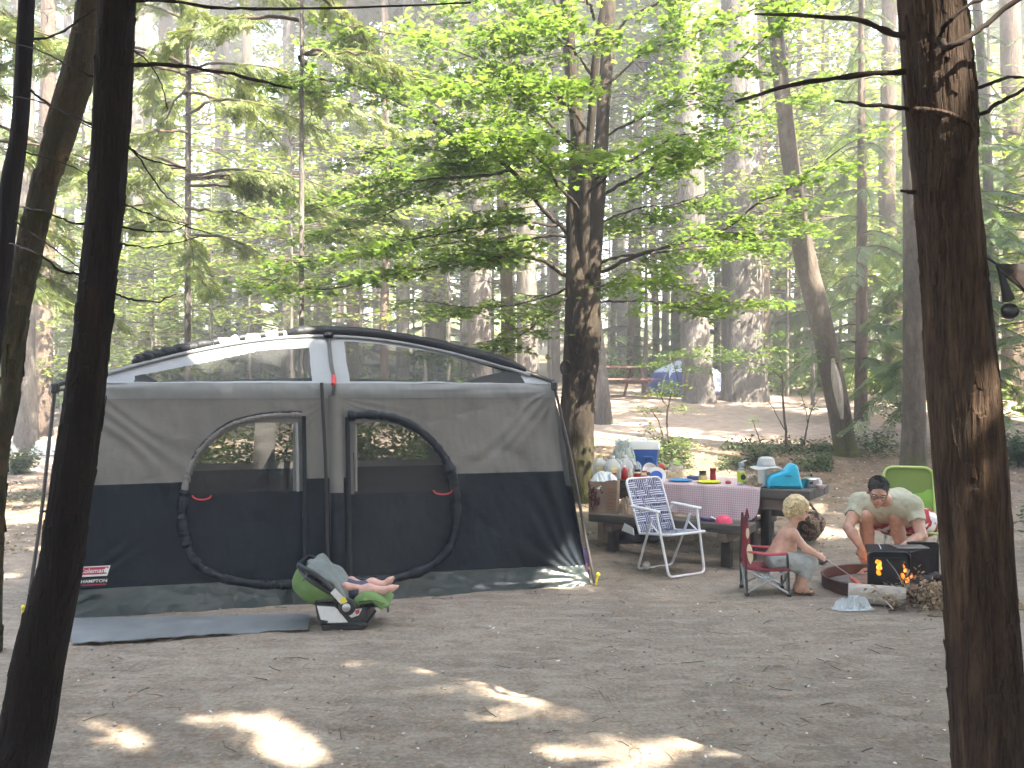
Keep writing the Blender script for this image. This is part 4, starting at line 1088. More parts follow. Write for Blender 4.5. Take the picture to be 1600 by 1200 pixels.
# ------------------------------------------------------------------ the cabin tent
m_navy = simple('tent_navy', (.0085, .0125, .0180), .52, 0, .30, (3, 3, 3), .45, .012, (16, 16, 24), .22)
m_taupe = simple('tent_taupe', (.150, .146, .140), .62, 0, .10, (3, 3, 3), .40, .010, (14, 14, 24))
m_band = simple('tent_pale_band', (.205, .218, .228), .55, 0, .06, (3, 3, 3), .2, .004, (40, 40, 40))
m_skirt = simple('tent_skirt', (.026, .036, .036), .32, 0, .25, (4, 4, 4), .5, .01, (14, 14, 30), .7)
m_trim = simple('tent_trim', (.010, .014, .019), .42, 0, .3, (8, 8, 8), .6, .012, (30, 30, 30), .25)
m_fly = simple('tent_fly_black', (.012, .013, .015), .45, 0, .3, (8, 8, 8), .5, .01, (26, 26, 26), .2)
m_pole = simple('tent_pole_steel', (.060, .055, .055), .45, .3, .2, 10, .05)
m_blackpl = simple('black_plastic', (.012, .012, .013), .45, 0, .2, 12, .1)
m_redpl = simple('red_plastic', (.45, .025, .03), .45, 0, .15, 12, .1)
m_screen = seethrough('tent_screen', (.045, .045, .045), .50)
m_roofscreen = seethrough('tent_roof_screen', (.055, .057, .057), .42)
m_white = simple('white_paint', (.72, .73, .74), .4, 0, .06, 10, .05)

BL, BR = np.array([-3.30, 6.30, 0.0]), np.array([.640, 7.42, 0.0])
TL, TR = np.array([-3.10, 6.42, 1.655]), np.array([.345, 7.46, 1.655])
fd = (BR - BL) / np.linalg.norm(BR - BL); dd = np.array([-fd[1], fd[0], 0]); TD = 2.55      # along the front, into the depth
tent = thing('cabin_tent', 'large cabin tent, dark navy below and taupe above, with two arched doors', 'tent', (BL + BR) / 2 + dd * TD / 2 * 0)

def front(s, z, push=None):
    """point of the front wall; s 0..1 from left to right, z metres; wrinkles included"""
    s = np.asarray(s, float); z = np.asarray(z, float)
    b = BL[None] * (1 - s)[:, None] + BR[None] * s[:, None]; t = TL[None] * (1 - s)[:, None] + TR[None] * s[:, None]
    k = (z / 1.655)[:, None]; p = b * (1 - k) + t * k
    p[:, 0] += np.where(s > .5, 1, -1) * 0.05 * np.abs(s - .5) * 2 * np.sin(PI * np.clip(z / 1.655, 0, 1)) * -1
    u = s * 4.1
    # fabric: slack in the middle of each panel, tension folds running out of the corners
    slack = .035 * np.sin(PI * np.clip(z / 1.66, 0, 1)) * np.sin(PI * ((s * 2) % 1))
    def folds(cu, cz, n, amp, reach, ph):
        du, dz_ = u - cu, z - cz; r = np.hypot(du, dz_) + 1e-6; a = np.arctan2(dz_, du); a = a + .22 * noise(np.stack([a * 2.3 + cu, r * 1.5, 0 * r], 1), 5)
        w = np.exp(-(r / reach) ** 2) * np.clip(r / .25, 0, 1)
        return amp * w * np.sin(a * n + ph + .7 * np.sin(r * 3)) * (.55 + .6 * noise(np.stack([a * 3.1, r * 2, 0 * r + cz], 1), 8))
    f = folds(4.1, 1.60, 24, .015, 1.25, 0) + folds(4.1, .05, 22, .017, 1.1, 1.0) + folds(.0, 1.62, 26, .009, 1.3, 2) + folds(1.05, .83, 7, .005, .6, 1) + folds(2.95, .80, 7, .006, .7, .4) + folds(0, .05, 20, .008, .9, 0) + folds(2.05, 1.55, 22, .005, .6, 0)
    q = np.stack([u * 3.2, z * 2.0 + u * .6, np.zeros_like(u)], 1)
    f = f + .009 * fbm(q, 61, 4) + .0055 * fbm(q * [4, 2.0, 1], 62, 3) + .0032 * (1 - 2 * np.abs(noise(np.stack([u * 5 + z * 4, z * 7 - u * 2, 0 * u], 1), 63)))
    off = slack + f + (0 if push is None else push)
    return p + dd[None] * off[:, None]

def inv(px, py):
    """photograph pixel -> (s, z) on the front wall plane"""
    o = np.array([0, 0, CH]); d = np.array([(px - CX) / F, 1, (HY - py) / F])
    m0 = (BL + BR) / 2; m1 = (TL + TR) / 2; up = (m1 - m0); n = np.cross(fd, up); n /= np.linalg.norm(n)
    t = ((BL - o) @ n) / (d @ n); p = o + d * t
    z = p[2]; k = z / 1.655; a = BL * (1 - k) + TL * k; b = BR * (1 - k) + TR * k
    return float(((p - a) @ (b - a)) / ((b - a) @ (b - a))), float(z)

def outline(pts, n=60):
    q = spline(pts, n); return [inv(*p) for p in q]
D1 = outline([(471, 648), (440, 648), (400, 652), (355, 665), (318, 692), (292, 728), (281, 768), (279, 808), (286, 850), (306, 882), (345, 903), (400, 912), (440, 914), (474, 912)])
D2 = outline([(545, 650), (580, 648), (622, 655), (662, 675), (695, 708), (713, 745), (719, 785), (717, 825), (704, 858), (672, 886), (625, 902), (585, 908), (548, 907)])
NS, NZ = 330, 150
s1 = np.linspace(0, 1, NS)
z_lo, z_nv, z_tp, z_bd = .155, .0, 0, 1.54
def navy_top(s): return .925 + .0 * s + .010 * (s - .5)
def wall_part(name, zlo, zhi, nz, mat, doors=True, push=None, parent=tent):
    S, K = np.meshgrid(s1, np.linspace(0, 1, nz), indexing='ij')
    lo = zlo(S) if callable(zlo) else np.full(S.shape, zlo); hi = zhi(S) if callable(zhi) else np.full(S.shape, zhi)
    Z = lo + (hi - lo) * K
    V = front(S.ravel(), Z.ravel(), None if push is None else push(S.ravel(), K.ravel()))
    mask = np.ones((NS - 1, nz - 1), bool)
    if doors:
        sc, zc = (S[:-1, :-1] + S[1:, 1:]) / 2, (Z[:-1, :-1] + Z[1:, 1:]) / 2
        for D in (D1, D2): mask &= ~inpoly(sc, zc, D)
    V, Fc = compact(V, grid_faces(NS, nz, mask))
    return part(name, (V, Fc), mat, parent, world=True, sharp=0)
skirt_top = lambda s: .185 - .03 * s
wall_part('lower_wall', skirt_top, navy_top, 70, m_navy)
wall_part('upper_wall', navy_top, z_bd, 70, m_taupe)
wall_part('pale_band', z_bd, 1.655, 12, m_band, False, lambda s, k: -.004 - .01 * np.sin(PI * k))
wall_part('skirt', -.03, skirt_top, 18, m_skirt, False, lambda s, k: -.05 * (1 - k) ** 1.2 - .012 + .018 * fbm(np.stack([s * 26, k * 2.2, s * 0], 1), 9, 3))

# doors: a screened window above a dark cloth panel
def door(D, wx0, wx1, wy0, wy1, label):
    S = np.linspace(min(p[0] for p in D) - .005, max(p[0] for p in D) + .005, 90); Z = np.linspace(min(p[1] for p in D), max(p[1] for p in D) + .01, 90)
    SS, ZZ = np.meshgrid(S, Z, indexing='ij'); sc, zc = (SS[:-1, :-1] + SS[1:, 1:]) / 2, (ZZ[:-1, :-1] + ZZ[1:, 1:]) / 2
    ind = inpoly(sc, zc, D)
    cen = np.mean(D, axis=0); Din = [(cen[0] + (p[0] - cen[0]) * .92, cen[1] + (p[1] - cen[1]) * .92) for p in D]
    (a0, za), (a1, zb) = inv(wx0, wy0), inv(wx1, wy1)
    win = inpoly(sc, zc, Din) & (sc > a0) & (sc < a1) & (zc < za) & (zc > zb)
    V = front(SS.ravel(), ZZ.ravel(), np.full(SS.size, .025))
    low = zc < zb + .0
    rt = part('door', compact(V, grid_faces(90, 90, ind & low)), m_navy, tent, world=True, sharp=0, label=label)
    part('door_border', compact(V, grid_faces(90, 90, ind & ~low & ~win)), m_taupe, rt, world=True, sharp=0)
    part('screen_window', compact(V, grid_faces(90, 90, win)), m_screen, rt, world=True, sharp=0)
    return rt
d1 = door(D1, 250, 457, 662, 767, 'left arched door with screen window')
d2 = door(D2, 552, 760, 660, 765, 'right arched door with screen window')
def zip_trim(name, D, i0, i1, r, mat, seed, off=-.015, flat=1.0, lab=None):
    D = np.array(D)[i0:i1]; c = spline(D, 170); p = front(c[:, 0], c[:, 1], np.full(170, off))
    rgz = np.random.default_rng(seed); k = np.linspace(0, 1, 170)
    rr = r * (1 + .10 * np.interp(k, np.linspace(0, 1, 24), rgz.normal(0, 1, 24)) + .10 * np.interp(k, np.linspace(0, 1, 110), rgz.normal(0, 1, 110)))
    V, Fc = tube_np(p, np.maximum(rr, r * .45), 10)
    V = V + dd * 0
    return part(name, (V, Fc), mat, tent, world=True, sharp=0, label=lab)
zip_trim('door_trim', D1, 0, 28, .020, m_taupe, 1, lab='pale piped edge of the left door')
zip_trim('door_trim', D1, 27, 60, .034, m_trim, 2)
zip_trim('door_trim', D2, 0, 60, .036, m_trim, 3)
# dark line round the left door top
zip_trim('piping', [(cx_ * 1.0, cz_ + .02) for cx_, cz_ in D1], 0, 30, .009, m_trim, 4, -.02)
def strip(name, px0, py0, px1, py1, w, mat, off=-.018, n=40, parent=tent):
    (sa, za), (sb, zb) = inv(px0, py0), inv(px1, py1)
    t = np.linspace(0, 1, n); c0 = front(sa + (sb - sa) * t, za + (zb - za) * t, np.full(n, off))
    V = np.vstack([c0 - fd * w / 2, c0 + fd * w / 2, c0 + fd * w / 2 + dd * .008, c0 - fd * w / 2 + dd * .008]); Fc = []
    for i in range(n - 1):
        for a, b in ((0, 1), (1, 2), (2, 3), (3, 0)): Fc.append((a * n + i, b * n + i, b * n + i + 1, a * n + i + 1))
    return part(name, (V, Fc), mat, parent, world=True, sharp=0)
strip('zipper', 474, 650, 476, 910, .030, m_trim); strip('zipper', 543, 652, 547, 906, .036, m_trim)
strip('zipper_tape', 462, 660, 464, 768, .022, m_band); strip('zipper_tape', 556, 662, 557, 768, .022, m_taupe)
# middle leg of the frame and its sleeve
pc = [inv(502, 598), inv(504, 640), inv(507, 700), inv(509, 760), inv(511, 840), inv(513, 905)]
c = spline(pc, 40); part('middle_pole', tube_np(front(c[:, 0], c[:, 1], np.full(40, -.035)), .013, 10), m_blackpl, tent, world=True)
strip('sleeve', 524, 612, 528, 905, .105, m_taupe, -.008)
for (a, b, x) in ((770, 905, 526),):
    strip('sleeve_foot', x + 1, a, x + 2, b, .107, m_navy, -.0105)
for (hx, hy) in ((310, 772), (697, 764)):
    a_ = np.linspace(PI, 2 * PI, 14); pts = [inv(hx + 15 * math.cos(t), hy - 7 * math.sin(t) * 1 + 2) for t in a_]; pts = np.array(pts)
    part('pull_loop', tube_np(front(pts[:, 0], pts[:, 1], np.full(14, -.03)), .007, 6), m_redpl, tent, world=True)

# roof: front slope up to the arch, then back down to the rear wall
uu = np.linspace(0, 1, 121)
def Tedge(u): return TL[None] * (1 - u)[:, None] + TR[None] * u[:, None]
def arch(u): return Tedge(u) + dd[None] * (.62 * np.sin(PI * u))[:, None] + np.array([0, 0, 1])[None] * (.395 * np.sin(PI * np.clip(u, 0, 1)) ** .95)[:, None]
RTL, RTR = TL + dd * (TD - .25) + fd * .05, TR + dd * (TD - .25) - fd * .05
def redge(u): return RTL[None] * (1 - u)[:, None] + RTR[None] * u[:, None]
nv = 54; uu = np.linspace(0, 1, 261)
U, Vv = np.meshgrid(uu, np.linspace(0, 1, nv), indexing='ij')
A0, A1, A2 = Tedge(U.ravel()), arch(U.ravel()), redge(U.ravel())
vf = Vv.ravel()[:, None]
Pf = A0 * (1 - vf) + A1 * vf + np.array([0, 0, 1]) * (-.03 * np.sin(PI * vf) * np.sin(PI * U.ravel())[:, None]) + .006 * fbm(np.stack([U.ravel() * 18, vf[:, 0] * 4, 0 * vf[:, 0]], 1), 5, 3)[:, None]
Pb = A1 * (1 - vf) + A2 * vf + np.array([0, 0, 1]) * (.10 * np.sin(PI * vf) * np.sin(PI * U.ravel())[:, None])
uc, vc = (U[:-1, :-1] + U[1:, 1:]) / 2, (Vv[:-1, :-1] + Vv[1:, 1:]) / 2
hgt = .395 * np.sin(PI * uc)
wl = (uc > .10) & (uc < .455) & (vc > .05) & (vc < .80 - .35 * np.clip((.35 - uc) / .3, 0, 1)) & (hgt > .10)
wr = (uc > .535) & (uc < .93) & (vc > .05) & (vc < .93) & (hgt > .07)
mid = (uc > .455) & (uc < .535)
part('roof_front', compact(Pf, grid_faces(261, nv, ~wl & ~wr)), m_band, tent, world=True, sharp=0)
part('roof_screen', compact(Pf, grid_faces(261, nv, wl)), m_roofscreen, tent, world=True, sharp=0, label='left mesh half of the front roof')
part('roof_screen', compact(Pf, grid_faces(261, nv, wr)), m_roofscreen, tent, world=True, sharp=0, label='right mesh half of the front roof')
bw = (uc > .08) & (uc < .92) & (vc > .12) & (vc < .9) & (np.abs(uc - .5) > .02)
part('roof_back', compact(Pb, grid_faces(261, nv, ~bw)), m_band, tent, world=True, sharp=0)
part('roof_screen', compact(Pb, grid_faces(261, nv, bw)), m_roofscreen, tent, world=True, sharp=0, label='mesh of the rear roof slope')
# arch: pale seam, pole, and the fly rolled up along it
ar = arch(np.linspace(0, 1, 90))
part('arch_seam', tube_np(arch(np.linspace(.05, .95, 80)) + [0, 0, .004] - dd * .02, .014, 8), m_band, tent, world=True)
rgz = np.random.default_rng(4)
def roll(u0, u1, r, mat, seed, up=.03, lump=.12, lab=None):
    u = np.linspace(u0, u1, 110); p = arch(u) + np.array([0, 0, up]) + dd * .03; rgq = np.random.default_rng(seed); k = np.linspace(0, 1, 110)
    rr = r * (1 + lump * np.interp(k, np.linspace(0, 1, 26), rgq.normal(0, 1, 26)) + lump * .5 * np.interp(k, np.linspace(0, 1, 80), rgq.normal(0, 1, 80))) * np.clip(np.minimum(k, 1 - k) * 12 + .35, 0, 1)
    p = p + np.column_stack([0 * k, 0 * k, lump * r * 1.2 * np.interp(k, np.linspace(0, 1, 22), rgq.normal(0, 1, 22))])
    return part('rolled_fly', tube_np(p, rr, 12), mat, tent, world=True, sharp=0, label=lab)
roll(.40, .945, .056, m_fly, 1, .040, .04, 'black fly rolled along the right half of the arch')
roll(.09, .25, .050, m_fly, 2, .035, .07, 'crumpled black end of the rolled fly')
roll(.23, .41, .036, m_white, 3, .03, .12, 'pale crumpled stretch of the rolled fly')
for u0 in (.245, .30, .345, .385):
    p = arch(np.array([u0, u0 + .012])) + np.array([0, 0, .034]) + dd * .03
    part('fly_tie', tube_np(p, .047, 12), m_fly, tent, world=True)
part('arch_pole', tube_np(np.vstack([ar[:14]]) + [0, 0, .012], .011, 8), m_pole, tent, world=True)
part('arch_pole', tube_np(np.vstack([ar[76:]]) + [0, 0, .012], .011, 8), m_pole, tent, world=True)
# spreader strip from the arch peak down to the middle leg
rib = np.array([Pf[i] for i in range(len(Pf)) if abs(U.ravel()[i] - .5) < 1e-6]); rib = rib[np.argsort(rib[:, 2])]
part('middle_rib', tube_np(spline(np.vstack([front(np.array([.497]), np.array([1.56]), np.array([-.03])), rib[::10] - dd * .015 + [0, 0, .004]]), 30), .014, 8), m_pole, tent, world=True)
rp = [P(503, 573, 6.86), P(504, 590, 6.83)]
part('red_ferrule', tube_np([np.array(inv3) for inv3 in (rib[9] - dd * .03, rib[2] - dd * .036, front(np.array([.497]), np.array([1.645]), np.array([-.04]))[0])], .017, 8), m_redpl, tent, world=True)
part('peak_hub', MB().ell(arch(np.array([.5]))[0] + [0, 0, .012] - dd * .03, (.045, .045, .03), 10, 6), m_blackpl, tent, world=True)

# sides and rear
def side(name, B0, T0, B1, T1, zlo, zhi, mat, out, n=26, m=20, hole=None):
    A, K = np.meshgrid(np.linspace(0, 1, n), np.linspace(0, 1, m), indexing='ij'); a, k = A.ravel()[:, None], (zlo + (zhi - zlo) * K.ravel())[:, None]
    b = B0 * (1 - a) + B1 * a; t = T0 * (1 - a) + T1 * a; p = b + (t - b) * (k / 1.655)
    p = p + out * (.03 * np.sin(PI * a) * np.sin(PI * k / 1.655) + .012 * fbm(np.column_stack([a * 9, k * 6, 0 * k]), 33, 3)[:, None])
    ac, kc = (A[:-1, :-1] + A[1:, 1:]) / 2, zlo + (zhi - zlo) * (K[:-1, :-1] + K[1:, 1:]) / 2
    mask = np.ones(ac.shape, bool) if hole is None else ~hole(ac, kc)
    o = part(name, compact(p, grid_faces(n, m, mask)), mat, tent, world=True, sharp=0)
    if hole is not None and (~mask).any(): part('screen_window', compact(p, grid_faces(n, m, ~mask)), m_screen, o, world=True, sharp=0)
    return o
RBL, RBR = BL + dd * TD, BR + dd * TD - fd * .08
rearw = lambda a, k: ((np.abs(a - .20) < .135) | (np.abs(a - .46) < .07) | (np.abs(a - .70) < .125)) & (k > .86) & (k < 1.50)
for z0, z1, mt in ((.0, .80, m_navy), (.80, 1.655, m_taupe)):
    side('rear_wall', RBL, RTL, RBR, RTR, z0, z1, mt, dd, 90, 40, rearw if z0 else None)
    side('side_wall', BL, TL, RBL, RTL, z0, z1, mt, -fd, hole=(lambda a, k: (np.abs(a - .5) < .3) & (k > .9) & (k < 1.45)) if z0 else None)
    side('side_wall', BR, TR, RBR, RTR, z0, z1, mt, fd, hole=(lambda a, k: (np.abs(a - .5) < .3) & (k > .9) & (k < 1.45)) if z0 else None)
q = np.vstack([BL, BR, RBR, RBL]) + [0, 0, .012]; q[2:, 2] += .06
part('tent_floor', (np.vstack([q, q - [0, 0, .01]]), [(0, 1, 2, 3), (7, 6, 5, 4), (0, 4, 5, 1), (1, 5, 6, 2), (2, 6, 7, 3), (3, 7, 4, 0)]), m_skirt, tent, smooth=False, world=True)
# corner legs standing outside the walls
HL, HR = P(86, 606, 6.32), P(866, 603, 7.40)
FL, FR = G(41, 966), G(929, 913)
legR = spline([HR, P(882, 670, 7.42), P(897, 740, 7.42), P(915, 840, 7.41), FR + [0, 0, .01]], 24)
part('corner_pole', tube_np(legR, .012, 8), m_pole, tent, world=True)
legL = spline([HL, P(78, 680, 6.33), P(66, 790, 6.32), P(52, 890, 6.28), FL + [0, 0, .01]], 24)
part('corner_pole', tube_np(legL, .013, 8), m_pole, tent, world=True)
for H_, T_ in ((HL, TL), (HR, TR)):
    h = part('corner_hub', MB().bbox(H_, (.055, .05, .075), .012), m_blackpl, tent, world=True)
    part('hub_arm', tube_np([H_ + [0, 0, .01], (H_ + T_) / 2 + [0, 0, .03], T_ + [0, 0, .012]], .016, 8), m_blackpl, h, world=True)
    part('hub_strap', tube_np([H_ - [0, 0, .02], (H_ + T_) / 2 - [0, 0, .03], T_ - [0, 0, .03]], .008, 6), m_blackpl, h, world=True)
for (px, py, pole, s_) in ((895, 752, legR, 1), (64, 775, legL, 0)):
    z = 1.6 + (HY - py) / F * 7.0; i = np.argmin(np.abs(pole[:, 2] - z)); p = pole[i]; w = (BR if s_ else BL) * (1 - p[2] / 1.655) + (TR if s_ else TL) * p[2] / 1.655
    part('pole_clip', tube_np([p, w], .009, 6), m_blackpl, tent, world=True)
# bare wire from the fly end to the right hub
part('guy_line', tube_np([arch(np.array([.93]))[0] + [0, 0, .05], HR + [0, 0, .04]], .004, 6), m_pole, tent, world=True)
# stakes
m_yel = simple('yellow_plastic', (.70, .58, .03), .45, 0, .15, 12, .1)
def stake(p, label):
    m = MB().tube([p + [0, 0, -.05], p + [.01, -.01, .04], p + [.02, -.02, .085]], [.008, .008, .011], 8).ell(p + [.022, -.022, .09], (.018, .012, .018), 8, 6)
    solo('tent_stake', m, m_yel, label, 'tent stake')
stake(G(930, 914), 'yellow stake at the foot of the right tent pole, by the open ground')
stake(G(915, 902) + np.array([0, -.05, 0]), 'yellow stake tucked against the right tent corner, inside the pole')
stake(G(34, 968), 'yellow stake at the left tent pole beside the leaning cedar')

# maker's patch
def text_np(s, size, ext=.0008, font_shear=0.0):
    cu = bpy.data.curves.new('t', 'FONT'); cu.body = s; cu.size = size; cu.extrude = ext; cu.align_x = 'CENTER'; cu.align_y = 'CENTER'; cu.shear = font_shear; cu.resolution_u = 3; cu.offset = size * .012
    o = bpy.data.objects.new('t', cu); COL.objects.link(o); dg = bpy.context.evaluated_depsgraph_get(); me = o.evaluated_get(dg).to_mesh()
    V = np.array([v.co[:] for v in me.vertices]); Fc = [tuple(p.vertices) for p in me.polygons]; o.evaluated_get(dg).to_mesh_clear(); bpy.data.objects.remove(o); bpy.data.curves.remove(cu)
    return V, Fc
m_logo = simple('patch_red', (.40, .030, .065), .6, 0, .1, 20, .1); m_logob = simple('patch_black', (.010, .011, .014), .6, 0, .1, 20, .1)
sA, zA = inv(142.5, 891.5); pw = front(np.array([sA]), np.array([zA]), np.array([-.022]))[0]
un = fd; vn = np.cross(dd, fd) * -1; vn = vn if vn[2] > 0 else -vn; nn = -dd
W, Hh = .195, .072; sh = .022
patch = part('logo_patch', MB().prism([(-W / 2 - sh / 2, -Hh / 2), (W / 2 - sh / 2, -Hh / 2), (W / 2 + sh / 2, Hh / 2), (-W / 2 + sh / 2, Hh / 2)], pw, un, vn, nn * .002), m_white, tent, smooth=False, world=True)
part('logo_field', MB().prism([(-W / 2 - sh / 2 + .008, -Hh / 2 + .014), (W / 2 - sh / 2 - .004, -Hh / 2 + .014), (W / 2 + sh / 2 - .010, Hh / 2 - .006), (-W / 2 + sh / 2 + .004, Hh / 2 - .006)], pw + nn * .0022, un, vn, nn * .002), m_logo, patch, smooth=False, world=True)
def lettering(name, txt, size, at, shear, mat, parent, sx=1.0):
    V, Fc = text_np(txt, size, .0006, shear); w = at + V[:, :1] * sx * un + V[:, 1:2] * vn + (V[:, 2:3] + .0008) * nn
    part(name, (w, Fc), mat, parent, smooth=False, world=True)
lettering('lettering', 'Coleman', .046, pw + nn * .0045 - un * .012 + vn * .004, .12, m_white, patch)
lan = MB().lathe([(.012, -.016), (.016, -.012), (.010, -.008), (.015, .004), (.009, .012), (.003, .018)], (0, 0, 0), 10)
Vl, Fl, _ = lan.data(); part('lantern_mark', (pw + nn * .0046 + un * .082 + vn * .004 + Vl[:, :1] * un + Vl[:, 2:3] * vn + Vl[:, 1:2] * .06 * nn, Fl), m_white, patch, smooth=False, world=True)
tagp = part('name_tag', MB().prism([(-.085, -.028), (.085, -.028), (.085, .028), (-.085, .028)], pw - vn * .078 + nn * 0, un, vn, nn * .0015), m_logob, tent, smooth=False, world=True)
lettering('lettering', 'HAMPTON', .031, pw - vn * .070 + nn * .0022, .1, m_white, tagp, 1.15)
part('red_rule', MB().prism([(-.078, -.0035), (.078, -.0035), (.078, .0035), (-.078, .0035)], pw - vn * .095 + nn * .0022, un, vn, nn * .0006), m_logo, tagp, smooth=False, world=True)

# tarp laid in front of the tent
m_tarp = simple('grey_tarp', (.155, .165, .165), .55, 0, .15, (5, 5, 5), .4, .004, (30, 30, 30))
cor = [G(112, 1010), G(480, 987), G(486, 962), G(100, 968)]
AA, KK = np.meshgrid(np.linspace(0, 1, 70), np.linspace(0, 1, 14), indexing='ij'); a, k = AA.ravel()[:, None], KK.ravel()[:, None]
p = (cor[0] * (1 - a) + cor[1] * a) * (1 - k) + (cor[3] * (1 - a) + cor[2] * a) * k
p[:, 2] += .012 + .016 * np.clip(fbm(np.column_stack([a * 12, k * 1.5, 0 * a]), 3, 3) + .1, 0, 1) * (1 - k[:, 0]) ** 2 + .006 * fbm(np.column_stack([a * 9, k * 3, 0 * a + 4]), 4, 2)
p[:, 1] += .02 * fbm(np.column_stack([a * 7, k * 0, 0 * a]), 8, 3) * (1 - k[:, 0])
b0 = p.copy(); b0[:, 2] -= .004; n0 = len(p); g = grid_faces(70, 14); edge = []
for i in range(69): edge += [(i * 14 + 0, n0 + i * 14, n0 + (i + 1) * 14, (i + 1) * 14), (i * 14 + 13, (i + 1) * 14 + 13, n0 + (i + 1) * 14 + 13, n0 + i * 14 + 13)]
solo('ground_tarp', (np.vstack([p, b0]), [tuple(f) for f in g] + [tuple(f[::-1] + n0) for f in g] + edge), m_tarp, 'long grey tarp laid flat on the dirt along the tent front', 'tarp')
# purple packet against the right tent corner
m_purp = simple('purple_card', (.085, .055, .16), .45, 0, .2, 20, .1)
pk = thing('game_packet', 'flat purple packet with green and pink print leaning at the tent right corner', 'packet', GX(911, 7.62))
part('card', MB().bbox((0, 0, .135), (.11, .03, .27), .004, rotx(-.12)), m_purp, pk)
part('green_print', MB().box((-.018, -.035, .19), (.05, .004, .06), rotx(-.12)), simple('print_green', (.10, .22, .06), .5, 0, .3, 30, 0), pk, smooth=False)
part('pink_print', MB().box((.012, -.025, .095), (.055, .004, .08), rotx(-.12)), simple('print_pink', (.42, .16, .38), .5, 0, .3, 30, 0), pk, smooth=False)
# ------------------------------------------------------------------ picnic table
m_wood = simple('weathered_wood', (.075, .066, .056), .8, 0, .35, (3, 22, 22), .6, .008, (10, 90, 90))
m_wood2 = simple('weathered_wood_brown', (.105, .078, .062), .8, 0, .35, (3, 22, 22), .6, .008, (10, 90, 90))
m_post = simple('dark_post_wood', (.040, .033, .025), .85, 0, .35, (20, 20, 3), .6, .01)
TA = np.array([.857, 9.115, 0.0]); TZ = math.atan2(-.529, .849); te = np.array([.849, -.529, 0]); tn = np.array([.529, .849, 0])
table = thing('picnic_table', 'heavy weathered wooden picnic table with benches beside the maple', 'picnic table', TA, TZ)
for i in range(4):
    part('plank', MB().bbox((1.06, .092 + i * .190, .655), (2.12, .182, .090), .008), m_wood, table)
for nm, yy, x0, x1 in (('bench_plank', -.365, .13, 1.70), ('bench_plank', -.223, .14, 1.69), ('bench_plank', .97, .2, 1.78), ('bench_plank', 1.112, .2, 1.80)):
    part(nm, MB().bbox(((x0 + x1) / 2, yy, .370), (x1 - x0, .136, .080), .008), m_wood, table)
for xx in (.33, 1.46):
    part('beam', MB().bbox((xx, .37, .287), (.09, 1.60, .084), .006), m_wood2, table)
    part('beam', MB().bbox((xx, .37, .570), (.09, .72, .078), .006), m_wood2, table)
    for yy in (-.29, .13, .61, 1.04):
        zt = .244 if yy in (-.29, 1.04) else .530
        part('leg', MB().bbox((xx + (.095 if yy in (.13, .61) else 0), yy, zt / 2 - .03), (.085, .095, zt + .06), .006), m_post, table)
part('apron', MB().bbox((1.06, .04, .556), (1.9, .04, .10), .006), m_wood2, table)

def tl(px, y, z=.70):
    """table coordinates (x along, y across) of the spot seen at column px"""
    k = (px - CX) / F; b = TA + tn * y
    x = -(b[0] - k * b[1]) / (te[0] - k * te[1]); p = b + te * x; return np.array([p[0], p[1], z])

# gingham cloth
m_ging = bpy.data.materials.new('gingham_cloth'); nt, out = nodes(m_ging)
tc = nt.nodes.new('ShaderNodeTexCoord'); sp = nt.nodes.new('ShaderNodeSeparateXYZ'); nt.links.new(tc.outputs['UV'], sp.inputs[0])
sq = []
for k in (0, 1):
    a = nt.nodes.new('ShaderNodeMath'); a.operation = 'MULTIPLY'; a.inputs[1].default_value = 48; nt.links.new(sp.outputs[k], a.inputs[0])
    b = nt.nodes.new('ShaderNodeMath'); b.operation = 'FRACT'; nt.links.new(a.outputs[0], b.inputs[0])
    c = nt.nodes.new('ShaderNodeMath'); c.operation = 'GREATER_THAN'; c.inputs[1].default_value = .5; nt.links.new(b.outputs[0], c.inputs[0]); sq.append(c)
ad = nt.nodes.new('ShaderNodeMath'); ad.operation = 'ADD'; nt.links.new(sq[0].outputs[0], ad.inputs[0]); nt.links.new(sq[1].outputs[0], ad.inputs[1])
hf = nt.nodes.new('ShaderNodeMath'); hf.operation = 'MULTIPLY'; hf.inputs[1].default_value = .5; nt.links.new(ad.outputs[0], hf.inputs[0])
gc = _ramp(nt, hf.outputs[0], [(.2, (.54, .47, .48)), (.5, (.47, .36, .385)), (.9, (.39, .25, .28))])
bsdf(nt, out, gc.outputs[0], .7, 0, None, .3)
na, nb_ = 90, 70
AA, BB = np.meshgrid(np.linspace(.34, 1.68, na), np.linspace(0, 1, nb_), indexing='ij'); a = AA.ravel(); b = BB.ravel()
drop = np.interp(a, [.34, .42, .6, .75, 1.3, 1.60, 1.66, 1.68], [.07, .12, .24, .27, .31, .30, .25, .16]); LL = .76 + drop; s = b * LL
y = np.where(s < .76, .76 - s, 0) - .008; z = np.where(s < .76, .7025, .7025 - (s - .76))
hang = np.clip(s - .76, 0, 1)
fold = .016 * np.sin(a * 13 + 1) * hang / .25 + .010 * fbm(np.column_stack([a * 5, s * 3, 0 * a]), 4, 3) * hang / .2
y = y - np.abs(fold) * 1.3 - hang * .10 - .004; z = z + np.where(s < .76, .003 * (1 + fbm(np.column_stack([a * 6, s * 6, 0 * a]), 5, 3)), 0)
r_ = np.clip((.035 - np.abs(s - .76)) / .035, 0, 1); z = z - r_ ** 2 * .010 + .002
solo('tablecloth', (np.column_stack([a, y, z]), grid_faces(na, nb_)), m_ging, 'pink checked gingham tablecloth hanging off the picnic table front', 'tablecloth', TA, TZ, uv=np.column_stack([a, s]), sharp=0)
TT = .706     # top of things standing on the cloth

